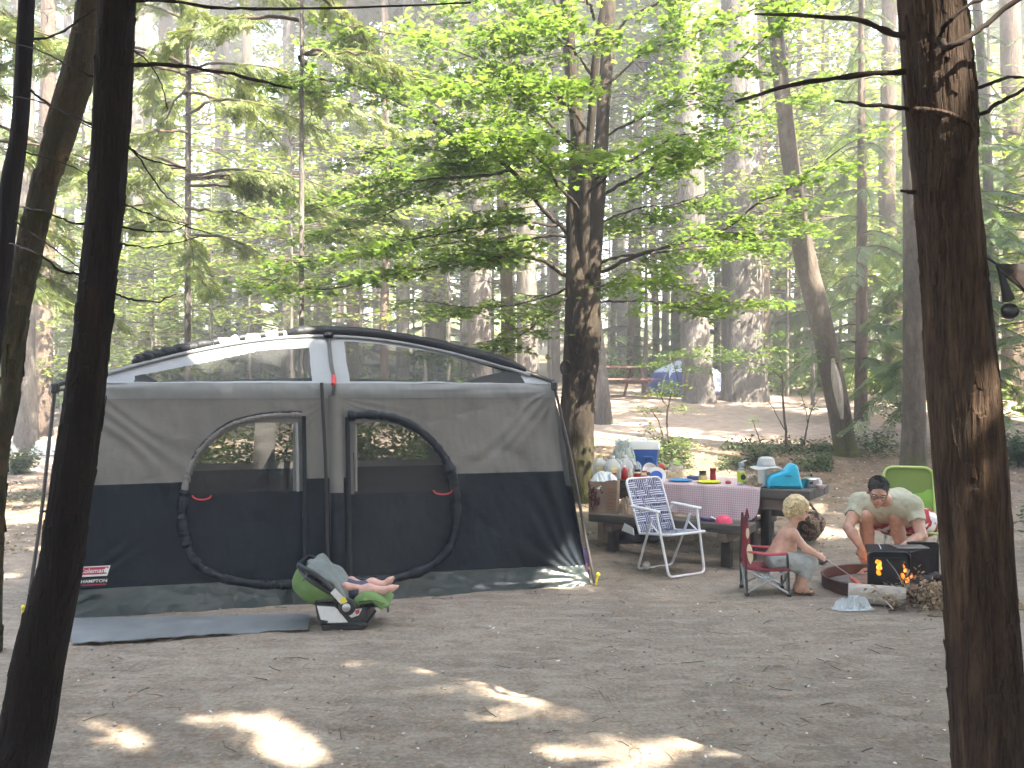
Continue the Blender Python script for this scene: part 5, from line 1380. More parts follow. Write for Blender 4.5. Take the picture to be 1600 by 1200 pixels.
# things on the table -------------------------------------------------
m_blue = simple('cooler_blue', (.012, .095, .36), .42, 0, .12, 6, .1); m_lid = simple('cooler_white', (.66, .70, .70), .45, 0, .06, 6, .1)
p = tl(996, .58); ck = thing('cooler', 'blue cooler with a white lid at the back of the table left end', 'cooler', p, -.10)
part('body', MB().lathe([(.150, 0), (.160, .02), (.175, .28)], n=40, sq=7), m_blue, ck).scale = (1.25, .82, 1)
lid = part('lid', MB().lathe([(.176, .28), (.186, .285), (.188, .345), (.178, .366), (.12, .372), (0, .372)], n=40, sq=7), m_lid, ck); lid.scale = (1.25, .82, 1)
hd = part('handle', MB().bbox((.105, -.148, .205), (.10, .022, .02), .005).bbox((.06, -.143, .190), (.012, .02, .05), .004).bbox((.15, -.143, .190), (.012, .02, .05), .004), m_blue, ck)
part('handle_recess_shade', MB().bbox((.105, -.1385, .195), (.11, .004, .06), .001), simple('recess_shade_blue', (.008, .05, .20), .5), ck)  # flat plate in darker blue: shade of the handle recess put in as colour
part('logo_bar', MB().box((-.06, -.1385, .21), (.08, .003, .02)), m_lid, ck, smooth=False)

m_jug = seethrough('milky_jug', (.62, .66, .66), .62, .35, .5); m_lab = simple('label_cream', (.62, .56, .38), .6, 0, .2, 40, 0); m_labr = simple('label_red', (.45, .05, .05), .5, 0, .25, 30, 0); m_laby = simple('label_yellow', (.72, .60, .08), .5, 0, .2, 30, 0)
for i, (px, y, lb) in enumerate([(938, .10, 'milky water jug at the very left end of the table'), (957, .05, 'milky water jug in the middle of the three jugs'), (976, .20, 'milky water jug nearest the cooler, under the grey cloth')]):
    p = tl(px, y); jg = thing('water_jug', lb, 'jug', p, .2 * i, 'water jugs at the table end'); jg.scale = (1.08, 1.08, .84)
    part('body', MB().lathe([(.062, 0), (.072, .01), (.074, .15), (.066, .19), (.035, .235), (.020, .250), (.020, .262)], n=24, sq=3.2), m_jug, jg)
    part('cap', MB().lathe([(.022, .262), (.022, .282), (0, .284)], n=16), m_lid if i else m_laby, jg)
    part('handle', MB().tube([(.03, -.02, .245), (.068, -.03, .215), (.078, -.03, .17), (.07, -.03, .13)], .011, 8), m_jug, jg)
    if i < 2:
        part('label', MB().box((-.01, -.0765, .10), (.055, .003, .085)), m_lab, jg, smooth=False); part('label_band', MB().box((-.01, -.079, .132), (.056, .003, .02)), m_laby, jg, smooth=False); part('label_band', MB().box((-.01, -.079, .075), (.050, .003, .022)), m_labr, jg, smooth=False)

def crumple(w, d, h, seed, n=46, sharpf=5.0, dome=1.0, amp=.5):
    """crumpled cloth or film heap, w x d footprint, h high"""
    u, v = np.meshgrid(np.linspace(-1, 1, n), np.linspace(-1, 1, n), indexing='ij'); u = u.ravel(); v = v.ravel()
    q = np.column_stack([u * sharpf * .5, v * sharpf * .5, 0 * u + seed]); r = np.maximum(np.abs(u), np.abs(v)) * .4 + np.hypot(u, v) * .6
    base = np.clip(1 - r ** 2.2, 0, 1) ** .6 * dome; ridge = (1 - np.abs(fbm(q, seed, 4, .55)) * 2.4)
    z = h * (base * (1 - amp) + amp * base * np.clip(ridge, -.2, 1)); k = 1 + .22 * fbm(np.column_stack([u * 1.5, v * 1.5, 0 * u + 9]), seed + 5, 3)
    return np.column_stack([u * w / 2 * k, v * d / 2 * k, np.maximum(z, 0) + .002]), grid_faces(n, n)
m_gcloth = simple('grey_green_cloth', (.30, .34, .31), .8, 0, .22, (14, 14, 14), .4, .006)
p = tl(975, .30, TT + .245); V, Fc = crumple(.24, .24, .13, 7, amp=.6); V[:, 2] -= .10 * np.clip(np.hypot(V[:, 0], V[:, 1]) / .12 - .4, 0, 1.6); V[:, 2] += np.clip(V[:, 1] / .2, -.2, 1) * .11
solo('grey_towel', (V, Fc), m_gcloth, 'crumpled grey green towel draped over the jugs against the cooler', 'towel', p, sharp=0)
m_film = seethrough('clear_film', (.62, .70, .76), .45, .18, .8)
V, Fc = crumple(.15, .13, .17, 11, amp=.55, sharpf=7); solo('plastic_bag', (V, Fc), m_film, 'clear bluish plastic bag puffed up in front of the cooler', 'bag', tl(995, .30, TT), sharp=0)

def bottle(name, label, cat, px, y, prof, mat, cap=None, capm=None, band=None, bandm=None, n=18, group=None, z=TT, extra=None):
    o = thing(name, label, cat, tl(px, y, z), 0, group); part('body', MB().lathe(prof, n=n), mat, o)
    if cap: part('cap', MB().lathe(cap, n=n), capm, o)
    if band: part('label', MB().lathe(band, n=n), bandm, o)
    return o
m_red = simple('ketchup_red', (.36, .012, .014), .32, 0, .1, 10, 0); m_whp = simple('white_plastic', (.70, .70, .68), .4, 0, .06, 10, .05); m_brown = simple('jar_brown', (.055, .026, .012), .25, 0, .2, 12, 0); m_tan = simple('print_tan', (.52, .40, .24), .5, 0, .35, 40, 0)
m_glass = seethrough('clear_bottle', (.55, .60, .62), .35, .08, 1.0); m_green = simple('print_yellow_green', (.42, .58, .03), .45, 0, .1, 10, 0); m_blk = simple('print_black', (.012, .012, .015), .45, 0, .1, 10, 0)
bottle('ketchup_bottle', 'squat red bottle standing beside the paper bag at the table left', 'bottle', 976, .02, [(.028, 0), (.033, .01), (.033, .08), (.020, .11), (.012, .125)], m_red, [(.013, .125), (.012, .145), (0, .147)], m_whp)
bottle('white_bottle', 'small white bottle between two red ones near the table left end', 'bottle', 985, .03, [(.020, 0), (.022, .01), (.022, .07), (.012, .085)], m_lab, [(.013, .085), (.012, .11), (0, .112)], m_whp)
bottle('sauce_jar', 'jar with red label and dark lid in front of the plastic bag', 'jar', 996, .05, [(.030, 0), (.034, .008), (.034, .075), (.028, .085)], m_lab, [(.031, .085), (.031, .105), (0, .106)], m_brown, [(.0352, .03), (.0352, .07)], m_red)
bottle('sauce_jar', 'jar with red label standing right of the dark lidded one', 'jar', 1007, .07, [(.026, 0), (.030, .008), (.030, .07), (.024, .08)], m_lab, [(.027, .08), (.027, .095), (0, .096)], m_red, [(.0312, .015), (.0312, .05)], m_red)
bottle('brown_jar', 'dark brown jar with a tan label on the table middle', 'jar', 1098, .24, [(.034, 0), (.038, .008), (.038, .075), (.033, .088)], m_brown, [(.036, .088), (.036, .108), (0, .109)], m_blk, [(.0392, .014), (.0392, .066)], m_tan)
bottle('red_shaker', 'tall dark red container right of the brown jar', 'container', 1114, .34, [(.026, 0), (.028, .006), (.028, .105), (.031, .108), (.031, .128), (0, .130)], simple('dark_red', (.20, .018, .015), .4, 0, .15, 12, 0), None, None, [(.0288, .03), (.0288, .075)], m_red)
wb = bottle('water_bottle', 'clear water bottle with a yellow green band and black dot', 'bottle', 1158, .10, [(.034, 0), (.037, .006), (.037, .125), (.024, .160), (.022, .185)], m_glass, [(.026, .185), (.028, .19), (.026, .215), (0, .217)], simple('grey_cap', (.28, .33, .38), .4, 0, .1, 10, 0), [(.0378, .035), (.0378, .125)], m_green)
part('loop', MB().tube([(-.005, 0, .212), (.02, -.01, .228), (.045, -.015, .236)], .006, 6), m_whp, wb)
part('black_dot', MB().lathe([(.026, 0), (.026, .003), (0, .0032)], (0.010, -.0372, .082), 18, rot=rotx(PI / 2 - .0)), m_blk, wb)

# white plate turned up, blue centre; black tongs; red tool
pl_ = thing('tipped_plate', 'white plate with a blue centre tilted up among the jars', 'plate', tl(1025, .10, TT + .035), 0)
Rt = rotx(R(58)) @ roty(R(-18))
part('rim', MB().lathe([(0.055, .0), (.10, .012), (.102, .016), (.055, .006)], n=32, rot=Rt), m_whp, pl_)
part('centre', MB().lathe([(.0, .001), (.062, .003), (.066, .009), (0, .0092)], n=32, rot=Rt), simple('plate_blue', (.015, .09, .42), .35, 0, .1, 10, 0), pl_)
part('black_patch', MB().lathe([(.02, .012), (.02, .015), (0, .0152)], (-.075, -.02, .03), 14, rot=Rt), m_blk, pl_)
wbw = solo('white_bowl', MB().lathe([(.03, 0), (.07, .025), (.085, .06), (.082, .06), (.066, .028), (0, .008)], (0, 0, 0), 28, rot=rotx(R(66)) @ roty(R(20))), m_whp, 'white bowl lying on its side behind the blue centred plate', 'bowl', tl(1012, .17, TT + .068))
tg = solo('tongs', MB().tube([(0, 0, 0), (.004, 0, .08), (-.004, .01, .15)], [.006, .009, .007], 8).tube([(.02, 0, 0), (.02, 0, .07), (.004, .01, .145)], [.005, .007, .006], 8).bbox((.01, 0, .02), (.06, .03, .03), .008), m_blk, 'black handled tongs standing up behind the tipped plate', 'tongs', tl(1024, .22, TT))
rt_ = thing('red_spatula', 'small round red tool upright beside the chip bag', 'utensil', tl(1032, .26, TT)); part('handle', MB().tube([(0, 0, 0), (.01, 0, .10)], .006, 8), m_blk, rt_); part('head', MB().ell((.014, 0, .125), (.030, .008, .030), 14, 8), m_redpl, rt_)

# bags of food
def foodbag(name, label, px, y, w, h, lowm, inner_h, seed, cat='bag'):
    o = thing(name, label, cat, tl(px, y, TT)); V, Fc = crumple(w, w * .55, h, seed, amp=.35, sharpf=6); V[:, 2] = np.maximum(V[:, 2], .002)
    part('film', (V, Fc), seethrough(name + '_film', (.60, .58, .50), .42, .2, .8), o, sharp=0)
    V, Fc = crumple(w * .92, w * .5, inner_h, seed + 3, amp=.3, sharpf=9); part('contents', (V, Fc), lowm, o, sharp=0)
    return o
cb = foodbag('chip_bag', 'clear bag of yellow chips with a green header on the table back', 1055, .42, .19, .19, simple('chips_yellow', (.58, .36, .03), .6, 0, .3, 30, .5, .01), .075, 21)
part('header', MB().box((.015, -.03, .165), (.055, .006, .05), rotx(-.3) @ roty(.4)), simple('header_green', (.30, .50, .12), .5, 0, .3, 20, 0), cb, smooth=False)
part('bread', MB().ell((0, 0, .095), (.065, .03, .045), 14, 8), simple('bread_pale', (.55, .44, .30), .7, 0, .2, 14, .3), cb)
foodbag('bread_bag', 'bag of round buns beside the water bottle', 1174, .22, .20, .105, simple('bun_crust', (.50, .30, .15), .6, 0, .3, 14, .3), .085, 24)
for i, (px, lb, col) in enumerate([(1063, 'flat sky blue plate near the front edge of the table', (.03, .26, .62)), (1108, 'flat lemon yellow plate near the front edge of the table', (.60, .66, .02))]):
    solo('plate', MB().lathe([(.0, .004), (.075, .004), (.118, .016), (.120, .020), (.112, .018), (.074, .009), (0, .009)], n=36), simple('plate_colour' + str(i), col, .4, 0, .08, 8, 0), lb, 'plate', tl(px, .14, TT))
solo('navy_book', MB().bbox((0, 0, .018), (.13, .10, .036), .004), simple('navy_cover', (.03, .045, .16), .5, 0, .15, 20, 0), 'flat navy packet behind the yellow plate', 'packet', tl(1086, .40, TT), .2)
solo('tomato', MB().ell((0, 0, .016), (.030, .024, .018), 14, 8), m_red, 'small red tomato lying left of the bun bag', 'tomato', tl(1138, .16, TT))
solo('potato', MB().ell((0, 0, .02), (.030, .022, .021), 14, 8).tube([(.02, 0, .02), (.06, .01, .025)], [.008, .005], 8), simple('potato_tan', (.30, .19, .085), .7, 0, .25, 14, .2), 'small tan wooden mallet lying in front of the paper roll', 'mallet', tl(1182, .06, TT))
pr = thing('paper_roll', 'white paper towel roll standing under the grey sun hat', 'paper roll', tl(1191, .14, TT)); part('roll', MB().lathe([(.040, 0), (.041, .004), (.041, .17), (.038, .174), (.012, .174)], n=24), simple('paper_white', (.68, .68, .66), .85, 0, .05, 14, .2), pr); part('core', MB().lathe([(.012, .0), (.012, .1745), (0, .1748)], n=12), m_tan, pr)
m_hat = simple('hat_grey', (.40, .42, .42), .85, 0, .12, 16, .4, .004)
ht = thing('sun_hat', 'light grey sun hat resting on the paper roll and blue seat', 'hat', tl(1197, .16, TT + .176), .3)
a_ = np.linspace(0, 2 * PI, 40, endpoint=False); V, Fc, _ = MB().lathe([(.155, -.004), (.12, .004), (.088, .012), (.084, .05), (.070, .085), (.045, .098), (0, .102)], n=40).data()
V[:, 2] += .010 * np.sin(np.arctan2(V[:, 1], V[:, 0]) * 3) * (np.hypot(V[:, 0], V[:, 1]) > .1); V[:, 1] *= .85
part('hat_body', (V, Fc), m_hat, ht); part('hat_band', MB().lathe([(.0905, .012), (.0895, .026), (.0865, .03)], n=40), simple('hat_band', (.30, .32, .33), .85, 0, .1, 20, .2), ht).scale = (1, .85, 1)

def pillow(poly, o, u, v, w, width, bev, mi=0, seg=4, refine=60):
    """rounded slab from a closed 2D outline"""
    P2 = spline(np.vstack([poly, poly[:1]]), refine + 1)[:-1]; n = len(P2); t = np.roll(P2, -1, 0) - np.roll(P2, 1, 0); nr = np.column_stack([t[:, 1], -t[:, 0]]); nr /= np.linalg.norm(nr, axis=1)[:, None] + 1e-9
    if ((P2[:, 0] * np.roll(P2[:, 1], -1) - np.roll(P2[:, 0], -1) * P2[:, 1]).sum()) < 0: nr = -nr
    L = [(-width / 2 + bev * (1 - math.cos(a)), bev * (1 - math.sin(a))) for a in np.linspace(0, PI / 2, seg)] + [(width / 2 - bev * (1 - math.cos(a)), bev * (1 - math.sin(a))) for a in np.linspace(PI / 2, 0, seg)]
    V = []
    for h, ins in L:
        q = P2 - nr * ins; V.append(np.array(o) + q[:, :1] * np.array(u) + q[:, 1:2] * np.array(v) + h * np.array(w))
    Fc = [(i * n + j, i * n + (j + 1) % n, (i + 1) * n + (j + 1) % n, (i + 1) * n + j) for i in range(len(L) - 1) for j in range(n)] + [tuple(range(n))[::-1], tuple((len(L) - 1) * n + j for j in range(n))]
    return np.vstack(V), Fc
m_cyan = simple('booster_cyan', (.004, .36, .56), .32, 0, .06, 5, .05)
q = np.array([(-.165, 0), (-.172, .03), (-.166, .07), (-.150, .105), (-.115, .128), (-.07, .139), (-.03, .150), (.005, .166), (.030, .195), (.055, .217), (.080, .218), (.098, .195), (.108, .155), (.118, .11), (.128, .065), (.138, .025), (.136, .0), (.09, .0), (.03, .0), (-.03, .0), (-.09, .0), (-.13, .0)])
bo = thing('booster_seat', 'bright cyan plastic child seat at the right end of the table', 'child seat', tl(1226, .20, TT - .004), -.12)
part('shell', pillow(q, (0, 0, .0), (1, 0, 0), (0, 0, 1), (0, 1, 0), .26, .024), m_cyan, bo, sharp=60)
part('grip_slot_shade', MB().lathe([(.034, 0), (.034, .004), (0, .0042)], (.01, -.1295, .115), 20, rot=rotx(PI / 2) @ np.diag([1.0, .28, 1])), simple('slot_shade_blue', (.003, .16, .28), .5), bo)  # flat dark ellipse, the shade inside the grip slot painted on
bottle('teal_cup', 'small teal cup between the cyan seat and the steel pot', 'cup', 1254, .26, [(.022, 0), (.030, .07), (.028, .07), (.02, .006), (0, .006)], simple('teal', (.01, .22, .30), .4, 0, .1, 10, 0))
m_steel = simple('brushed_steel', (.42, .42, .43), .32, .9, .12, 12, .05)
pot = thing('cooking_pot', 'steel cooking pot with lid at the right end of the table', 'pot', tl(1268, .36, TT - .006)); part('pan', MB().lathe([(.068, 0), (.075, .006), (.077, .075), (.080, .078)], n=30), m_steel, pot)
l_ = part('lid', MB().lathe([(.080, .079), (.07, .090), (.03, .098), (0, .099)], n=30), m_steel, pot); part('knob', MB().lathe([(.006, .098), (.006, .108), (.014, .114), (.010, .122), (0, .123)], n=14), m_blk, l_)
part('handle', MB().bbox((-.03, -.085, .05), (.035, .02, .028), .006), m_blk, pot); part('handle', MB().bbox((.06, -.065, .05), (.03, .02, .04), .006), m_whp, pot)
solo('small_dish', MB().lathe([(.022, 0), (.042, .02), (.046, .034), (.043, .034), (.02, .006), (0, .006)], n=24), simple('pinkish', (.50, .36, .35), .5, 0, .3, 14, 0), 'small pinkish dish at the extreme right corner of the table', 'dish', tl(1283, .28, TT - .006))

# things on and under the benches -------------------------------------
m_kraft = simple('kraft_paper', (.27, .195, .135), .85, 0, .16, (9, 9, 9), .5, .01, (26, 26, 26))
BZ = .411
bgp = tl(944, -.29, BZ); bag = thing('paper_bag', 'open brown paper grocery bag standing on the bench left end', 'paper bag', bgp, -.25)
zz = np.linspace(0, 1, 26); per = np.linspace(0, 1, 80, endpoint=False); ZZ_, PP = np.meshgrid(zz, per, indexing='ij')
def rectloop(t, w, d):
    L = 2 * (w + d); s = t * L; x = np.where(s < w, s - w / 2, np.where(s < w + d, w / 2, np.where(s < 2 * w + d, w / 2 - (s - w - d), -w / 2))); y = np.where(s < w, -d / 2, np.where(s < w + d, -d / 2 + (s - w), np.where(s < 2 * w + d, d / 2, d / 2 - (s - 2 * w - d)))); return x, y
bx_, by_ = rectloop(PP.ravel(), .27, .17); zv = ZZ_.ravel(); nz_ = fbm(np.column_stack([bx_ * 9, by_ * 9, zv * 3]), 13, 3)
k_ = 1 + .05 * zv + .05 * nz_; V = np.column_stack([bx_ * k_, by_ * k_ + .01 * nz_, zv * .32 + .02 * fbm(np.column_stack([bx_ * 14, by_ * 14, 0 * zv]), 14, 3) * zv ** 3])
i, j = np.meshgrid(np.arange(25), np.arange(80), indexing='ij'); fq = np.stack([i * 80 + j, i * 80 + (j + 1) % 80, (i + 1) * 80 + (j + 1) % 80, (i + 1) * 80 + j], -1).reshape(-1, 4)
part('paper', (V, fq), m_kraft, bag, sharp=0); part('bottom', MB().box((0, 0, .004), (.262, .162, .006)), m_kraft, bag, smooth=False)
m_print = simple('bag_print', (.085, .022, .022), .8, 0, .35, 30, 0)
rgp = np.random.default_rng(3); mbp = MB()
for k in range(9):
    x, z = rgp.uniform(-.11, .0), rgp.uniform(.05, .25); l = spline(np.column_stack([x + rgp.normal(0, .022, 4), np.full(4, -.0925), z + rgp.normal(0, .035, 4)]), 12); mbp.tube(l, .004 + .004 * rgp.random(), 5)
part('berry_print', mbp, m_print, bag)
mbq = MB()
for k in range(7): mbq.box((.075 + .01 * (k % 2), -.0935, .04 + k * .033), (.055 + .02 * rgp.random(), .003, .012))
part('line_print', mbq, simple('bag_print_tan', (.30, .12, .085), .8, 0, .2, 30, 0), bag, smooth=False)
V, Fc = crumple(.27, .18, .11, 31, amp=.75, sharpf=6); V[:, 2] -= .16 * np.clip(-V[:, 1] / .11 - .45, 0, 1) + .03
solo('white_cloth', (V, Fc), simple('cloth_white', (.62, .68, .71), .85, 0, .06, 14, .3), 'white cloth spilling from the open top of the brown paper bag', 'cloth', bgp + [0, 0, .325], -.2, sharp=0)
V, Fc = crumple(.15, .14, .17, 37, amp=.4); solo('folded_sack', (V, Fc), m_kraft, 'small crumpled brown sack on the bench right of the grocery bag', 'sack', tl(978, -.28, BZ), sharp=0)
solo('pink_bowl', MB().lathe([(.078, 0), (.076, .012), (.060, .045), (.034, .064), (.02, .066), (0, .066)], n=30), simple('bowl_pink', (.62, .05, .12), .4, 0, .08, 8, 0), 'pink red bowl upside down on the front bench', 'bowl', tl(1131, -.33, BZ))
sn = thing('snack_packet', 'purple and white packet lying left of the pink bowl on the bench', 'packet', tl(1106, -.33, BZ), -.3); part('wrapper', MB().bbox((0, 0, .018), (.13, .07, .034), .01, roty(.15)), m_purp, sn); part('white_flap', MB().box((.05, -.03, .036), (.05, .05, .005), roty(.5)), m_whp, sn, smooth=False)
m_dark = simple('dark_cloth', (.020, .018, .020), .8, 0, .3, 12, .4)
V, Fc = crumple(.55, .32, .20, 41, amp=.35); w_ = tl(985, .15, 0); w_[2] = float(hz(w_[0], w_[1])) - .004; solo('duffel_bag', (V, Fc), m_dark, 'dark soft bag lying in the shade under the table left end', 'bag', w_, .1, sharp=0)
cbx = tl(950, -.05, 0); cbx[2] = float(hz(cbx[0], cbx[1])); cr = thing('cardboard_box', 'tan cardboard carton under the left end of the bench', 'box', cbx, .35)
part('carton', MB().bbox((0, 0, .13), (.13, .22, .26), .004), m_kraft, cr); part('flap', MB().bbox((-.09, 0, .26), (.07, .2, .005), .001, roty(-.5)), m_kraft, cr)
w_ = G(1010, 890); solo('toy_ball', MB().ell((0, 0, .034), (.036, .036, .036), 18, 12), simple('ball_mottled', (.45, .46, .45), .6, 0, .5, 40, .2), 'small mottled grey ball under the white lawn chair', 'ball', w_)
def rock_np(r, seed, n=20, m=14):
    V, Fc, _ = MB().ell((0, 0, 0), (1, 1, 1), n, m).data(); V = V * (1 + .25 * fbm(V * 1.6, seed, 3))[:, None] * np.array(r); return V + [0, 0, r[2] * .75], Fc
solo('rock', rock_np((.055, .045, .038), 3), simple('rock_grey', (.085, .080, .075), .85, 0, .3, 14, .5), 'small dark grey rock on the ground beyond the child knees', 'rock', G(1284, 880))
# camouflage bag hung from the rear bench
m_camo = bpy.data.materials.new('camo_cloth'); nt, out = nodes(m_camo); n_ = _noise(nt, 17, 3, .5); cc = _ramp(nt, n_.outputs[0], [(.40, (.035, .028, .02)), (.46, (.10, .07, .045)), (.52, (.28, .21, .15)), (.60, (.16, .075, .055))]); cc.color_ramp.interpolation = 'CONSTANT'
bsdf(nt, out, cc.outputs[0], .85, 0, None, .2)
hb_ = TA + te * 1.74 + tn * 1.09; V, Fc, _ = MB().ell((0, 0, 0), (1, 1, 1), 30, 22).data(); V = V * (1 + .22 * fbm(V * 2.2, 15, 4))[:, None] * np.array([.17, .15, .17]); V[:, 2] *= 1 - .25 * (V[:, 2] > .06)
cbg = thing('camo_bag', 'brown camouflage cloth bag hanging at the right end of the rear bench', 'bag', [hb_[0] + .04, hb_[1] - .16, .275]); part('sack', (V, Fc), m_camo, cbg, sharp=0); part('strap', MB().tube([(-.08, .02, .10), (-.05, .06, .185), (.05, .06, .185), (.1, .02, .10)], .014, 8), m_camo, cbg)

# ------------------------------------------------------------------ white webbed lawn chair
m_tube = simple('white_tube', (.66, .67, .70), .32, .25, .05, 10, .03); m_arm = simple('white_arm', (.70, .71, .72), .35, 0, .05, 10, .05)
m_web = bpy.data.materials.new('webbing_blue'); nt, out = nodes(m_web); mpn = _coord(nt, (1, 1, 1), False); wv = nt.nodes.new('ShaderNodeTexWave'); wv.inputs['Scale'].default_value = .95; wv.bands_direction = 'X'; nt.links.new(mpn.outputs[0], wv.inputs['Vector'])
wc = _ramp(nt, wv.outputs['Fac'], [(.80, (.026, .034, .100)), (.88, (.50, .52, .58))]); bsdf(nt, out, wc.outputs[0], .6, 0, None, .3)
m_web2 = m_web.copy(); m_web2.name = 'webbing_pale'
for n_ in m_web2.node_tree.nodes:
    if n_.type == 'VALTORGB': n_.color_ramp.elements[0].position = .50; n_.color_ramp.elements[1].position = .60; n_.color_ramp.elements[0].color = (.05, .06, .15, 1)
def strap(name, pts, nrm, wdir, w, mat, parent, phase=0, amp=.004, weave=0):
    c = spline(pts, 40); nrm = np.array(nrm, float); wd = np.array(wdir, float); s = np.linspace(0, 1, 40)
    c = c + nrm * (amp * np.sin(PI * weave * s + PI * phase))[:, None]
    V = np.vstack([c - wd * w / 2, c + wd * w / 2, c + wd * w / 2 + nrm * .002, c - wd * w / 2 + nrm * .002]); Fc = []
    for i in range(39):
        for a, b in ((0, 1), (1, 2), (2, 3), (3, 0)): Fc.append((a * 40 + i, b * 40 + i, b * 40 + i + 1, a * 40 + i + 1))
    uv = np.vstack([np.column_stack([np.full(40, x), s * 8]) for x in (0, 1, 1, 0)])
    part(name, (V, Fc), mat, parent, uv=uv, sharp=60)
def rounded(pts, r=.05, n=6):
    """polyline with rounded corners"""
    p = [np.array(q, float) for q in pts]; out_ = [p[0]]
    for i in range(1, len(p) - 1):
        a, b, c = p[i - 1], p[i], p[i + 1]; u = (a - b) / np.linalg.norm(a - b); v = (c - b) / np.linalg.norm(c - b)
        for t in np.linspace(0, 1, n): out_.append((1 - t) ** 2 * (b + u * r) + 2 * t * (1 - t) * b + t * t * (b + v * r))
    return np.array(out_ + [p[-1]])
wc_ = thing('lawn_chair', 'white tubular lawn chair with blue plaid webbing before the picnic table', 'chair', (1.39, 7.885, 0.0), R(32))
yF = -1      # local -y is the front
part('front_legs', MB().tube(rounded([(-.235, -.09, .55), (-.205, -.215, .013), (.205, -.215, .013), (.235, -.09, .55)], .05), .0115, 10), m_tube, wc_)
part('rear_legs', MB().tube(rounded([(-.222, -.02, .50), (-.20, .20, .013), (.20, .20, .013), (.222, -.02, .50)], .05), .0115, 10), m_tube, wc_)
part('seat_frame', MB().tube(rounded([(-.205, .17, .335), (-.205, -.235, .375), (.205, -.235, .375), (.205, .17, .335)], .04), .011, 10), m_tube, wc_)
bt, bb = np.array([0, .365, .80]), np.array([0, .165, .335])
part('back_frame', MB().tube(rounded([(-.205, .165, .335), (-.205, .365, .80), (.205, .365, .80), (.205, .165, .335)], .06), .011, 10), m_tube, wc_)
for s in (-1, 1):
    part('armrest', MB().bbox((s * .238, .055, .567), (.042, .37, .022), .008, rotx(R(2))), m_arm, wc_)
    part('arm_bracket', MB().tube([(s * .222, .245, .52), (s * .238, .225, .56)], .009, 8), m_tube, wc_)
    part('side_brace', MB().tube([(s * .217, -.12, .36), (s * .215, .01, .44)], .008, 8), m_tube, wc_)
part('side_flap', MB().prism([(-.01, 0), (.17, .02), (.15, .09), (.02, .06)], (-.25, .20, .32), (0, 1, 0), (0, -.3, 1), (.006, 0, 0)), m_arm, wc_, smooth=False)
bn = np.cross(np.array([1, 0, 0]), (bt - bb) / np.linalg.norm(bt - bb)); bu = (bt - bb)
for k in range(5):
    x = -.150 + k * .075; strap('webbing_strap', [(x, *(bb + bu * .02)[1:]), (x, *(bb + bu * .5)[1:] + np.array([.012, 0])), (x, *(bt)[1:])], bn, (1, 0, 0), .064, m_web, wc_, k % 2, .005, 6)
    strap('webbing_strap', [(x, .165, .338), (x, -.03, .345), (x, -.238, .377)], (0, 0, 1), (1, 0, 0), .056, m_web, wc_, k % 2, .004, 5)
for k in range(6):
    c_ = bb + bu * (.10 + k * .155); strap('webbing_strap', [(-.208, *c_[1:]), (0, *(c_[1:] + np.array([.008, 0]))), (.208, *c_[1:])], bn, bu / np.linalg.norm(bu), .060, m_web2, wc_, k % 2 + .5, .005, 5)
for k in range(5):
    y = .10 - k * .077; z = .343 + k * .008; strap('webbing_strap', [(-.208, y, z), (0, y, z - .012), (.208, y, z)], (0, 0, 1), (0, 1, 0), .060, m_web2, wc_, k % 2 + .5, .004, 5)

# green lawn chair under the man
m_lime = simple('lime_tube', (.34, .46, .13), .4, 0, .08, 10, .05); m_sling = seethrough('lime_sling', (.15, .22, .04), .75, .6); m_alu = simple('aluminium', (.42, .44, .46), .35, .8, .1, 10, .05)
gch = np.array([3.66, 8.22, 0.0]); gch[2] = float(hz(gch[0], gch[1])); gc_ = thing('green_lawn_chair', 'lime green lawn chair under the crouching man', 'chair', gch, R(-18))
part('back_frame', MB().tube(rounded([(-.215, .10, .30), (-.215, .22, .86), (.215, .22, .86), (.215, .10, .30)], .10, 10), .013, 10), m_lime, gc_)
part('seat_frame', MB().tube(rounded([(-.21, .14, .30), (-.21, -.26, .315), (.21, -.26, .315), (.21, .14, .30)], .07, 8), .012, 10), m_lime, gc_)
def sling(name, c00, c10, c01, c11, sag, mat, parent):
    A_, B_ = np.meshgrid(np.linspace(0, 1, 22), np.linspace(0, 1, 22), indexing='ij'); a, b = A_.ravel()[:, None], B_.ravel()[:, None]; c = [np.array(q, float) for q in (c00, c10, c01, c11)]
    nrm = np.cross(c[1] - c[0], c[2] - c[0]); nrm /= np.linalg.norm(nrm)
    p = (c[0] * (1 - a) + c[1] * a) * (1 - b) + (c[2] * (1 - a) + c[3] * a) * b - nrm * sag * np.sin(PI * a) * np.sin(PI * b); return part(name, (np.vstack([p, p - nrm * .003]), np.vstack([grid_faces(22, 22), grid_faces(22, 22)[:, ::-1] + 484])), mat, parent, sharp=60)
sling('back_sling', (-.205, .105, .33), (.205, .105, .33), (-.205, .222, .85), (.205, .222, .85), -.02, m_sling, gc_)
sling('back_pad', (-.198, .107, .36), (.198, .107, .36), (-.2, .172, .66), (.2, .172, .66), -.030, simple('lime_pad', (.14, .29, .03), .6, 0, .1, 10, .1), gc_)
sling('seat_sling', (-.2, -.25, .315), (.2, -.25, .315), (-.2, .13, .302), (.2, .13, .302), .02, m_sling, gc_)
for s in (-1, 1):
    part('leg', MB().tube(rounded([(s * .225, .10, .36), (s * .235, -.28, .008)], .02), .010, 8), m_alu if s < 0 else m_lime, gc_)
    part('leg', MB().tube([(s * .22, -.16, .31), (s * .225, .24, .008)], .010, 8), m_alu, gc_)
part('arm_loop', MB().tube(rounded([(.225, .13, .40), (.235, -.05, .47), (.24, -.10, .30), (.225, .05, .28)], .05), .010, 8), m_whp, gc_)
part('cross_rod', MB().tube([(-.225, .24, .012), (.225, .24, .012)], .009, 8), m_alu, gc_)

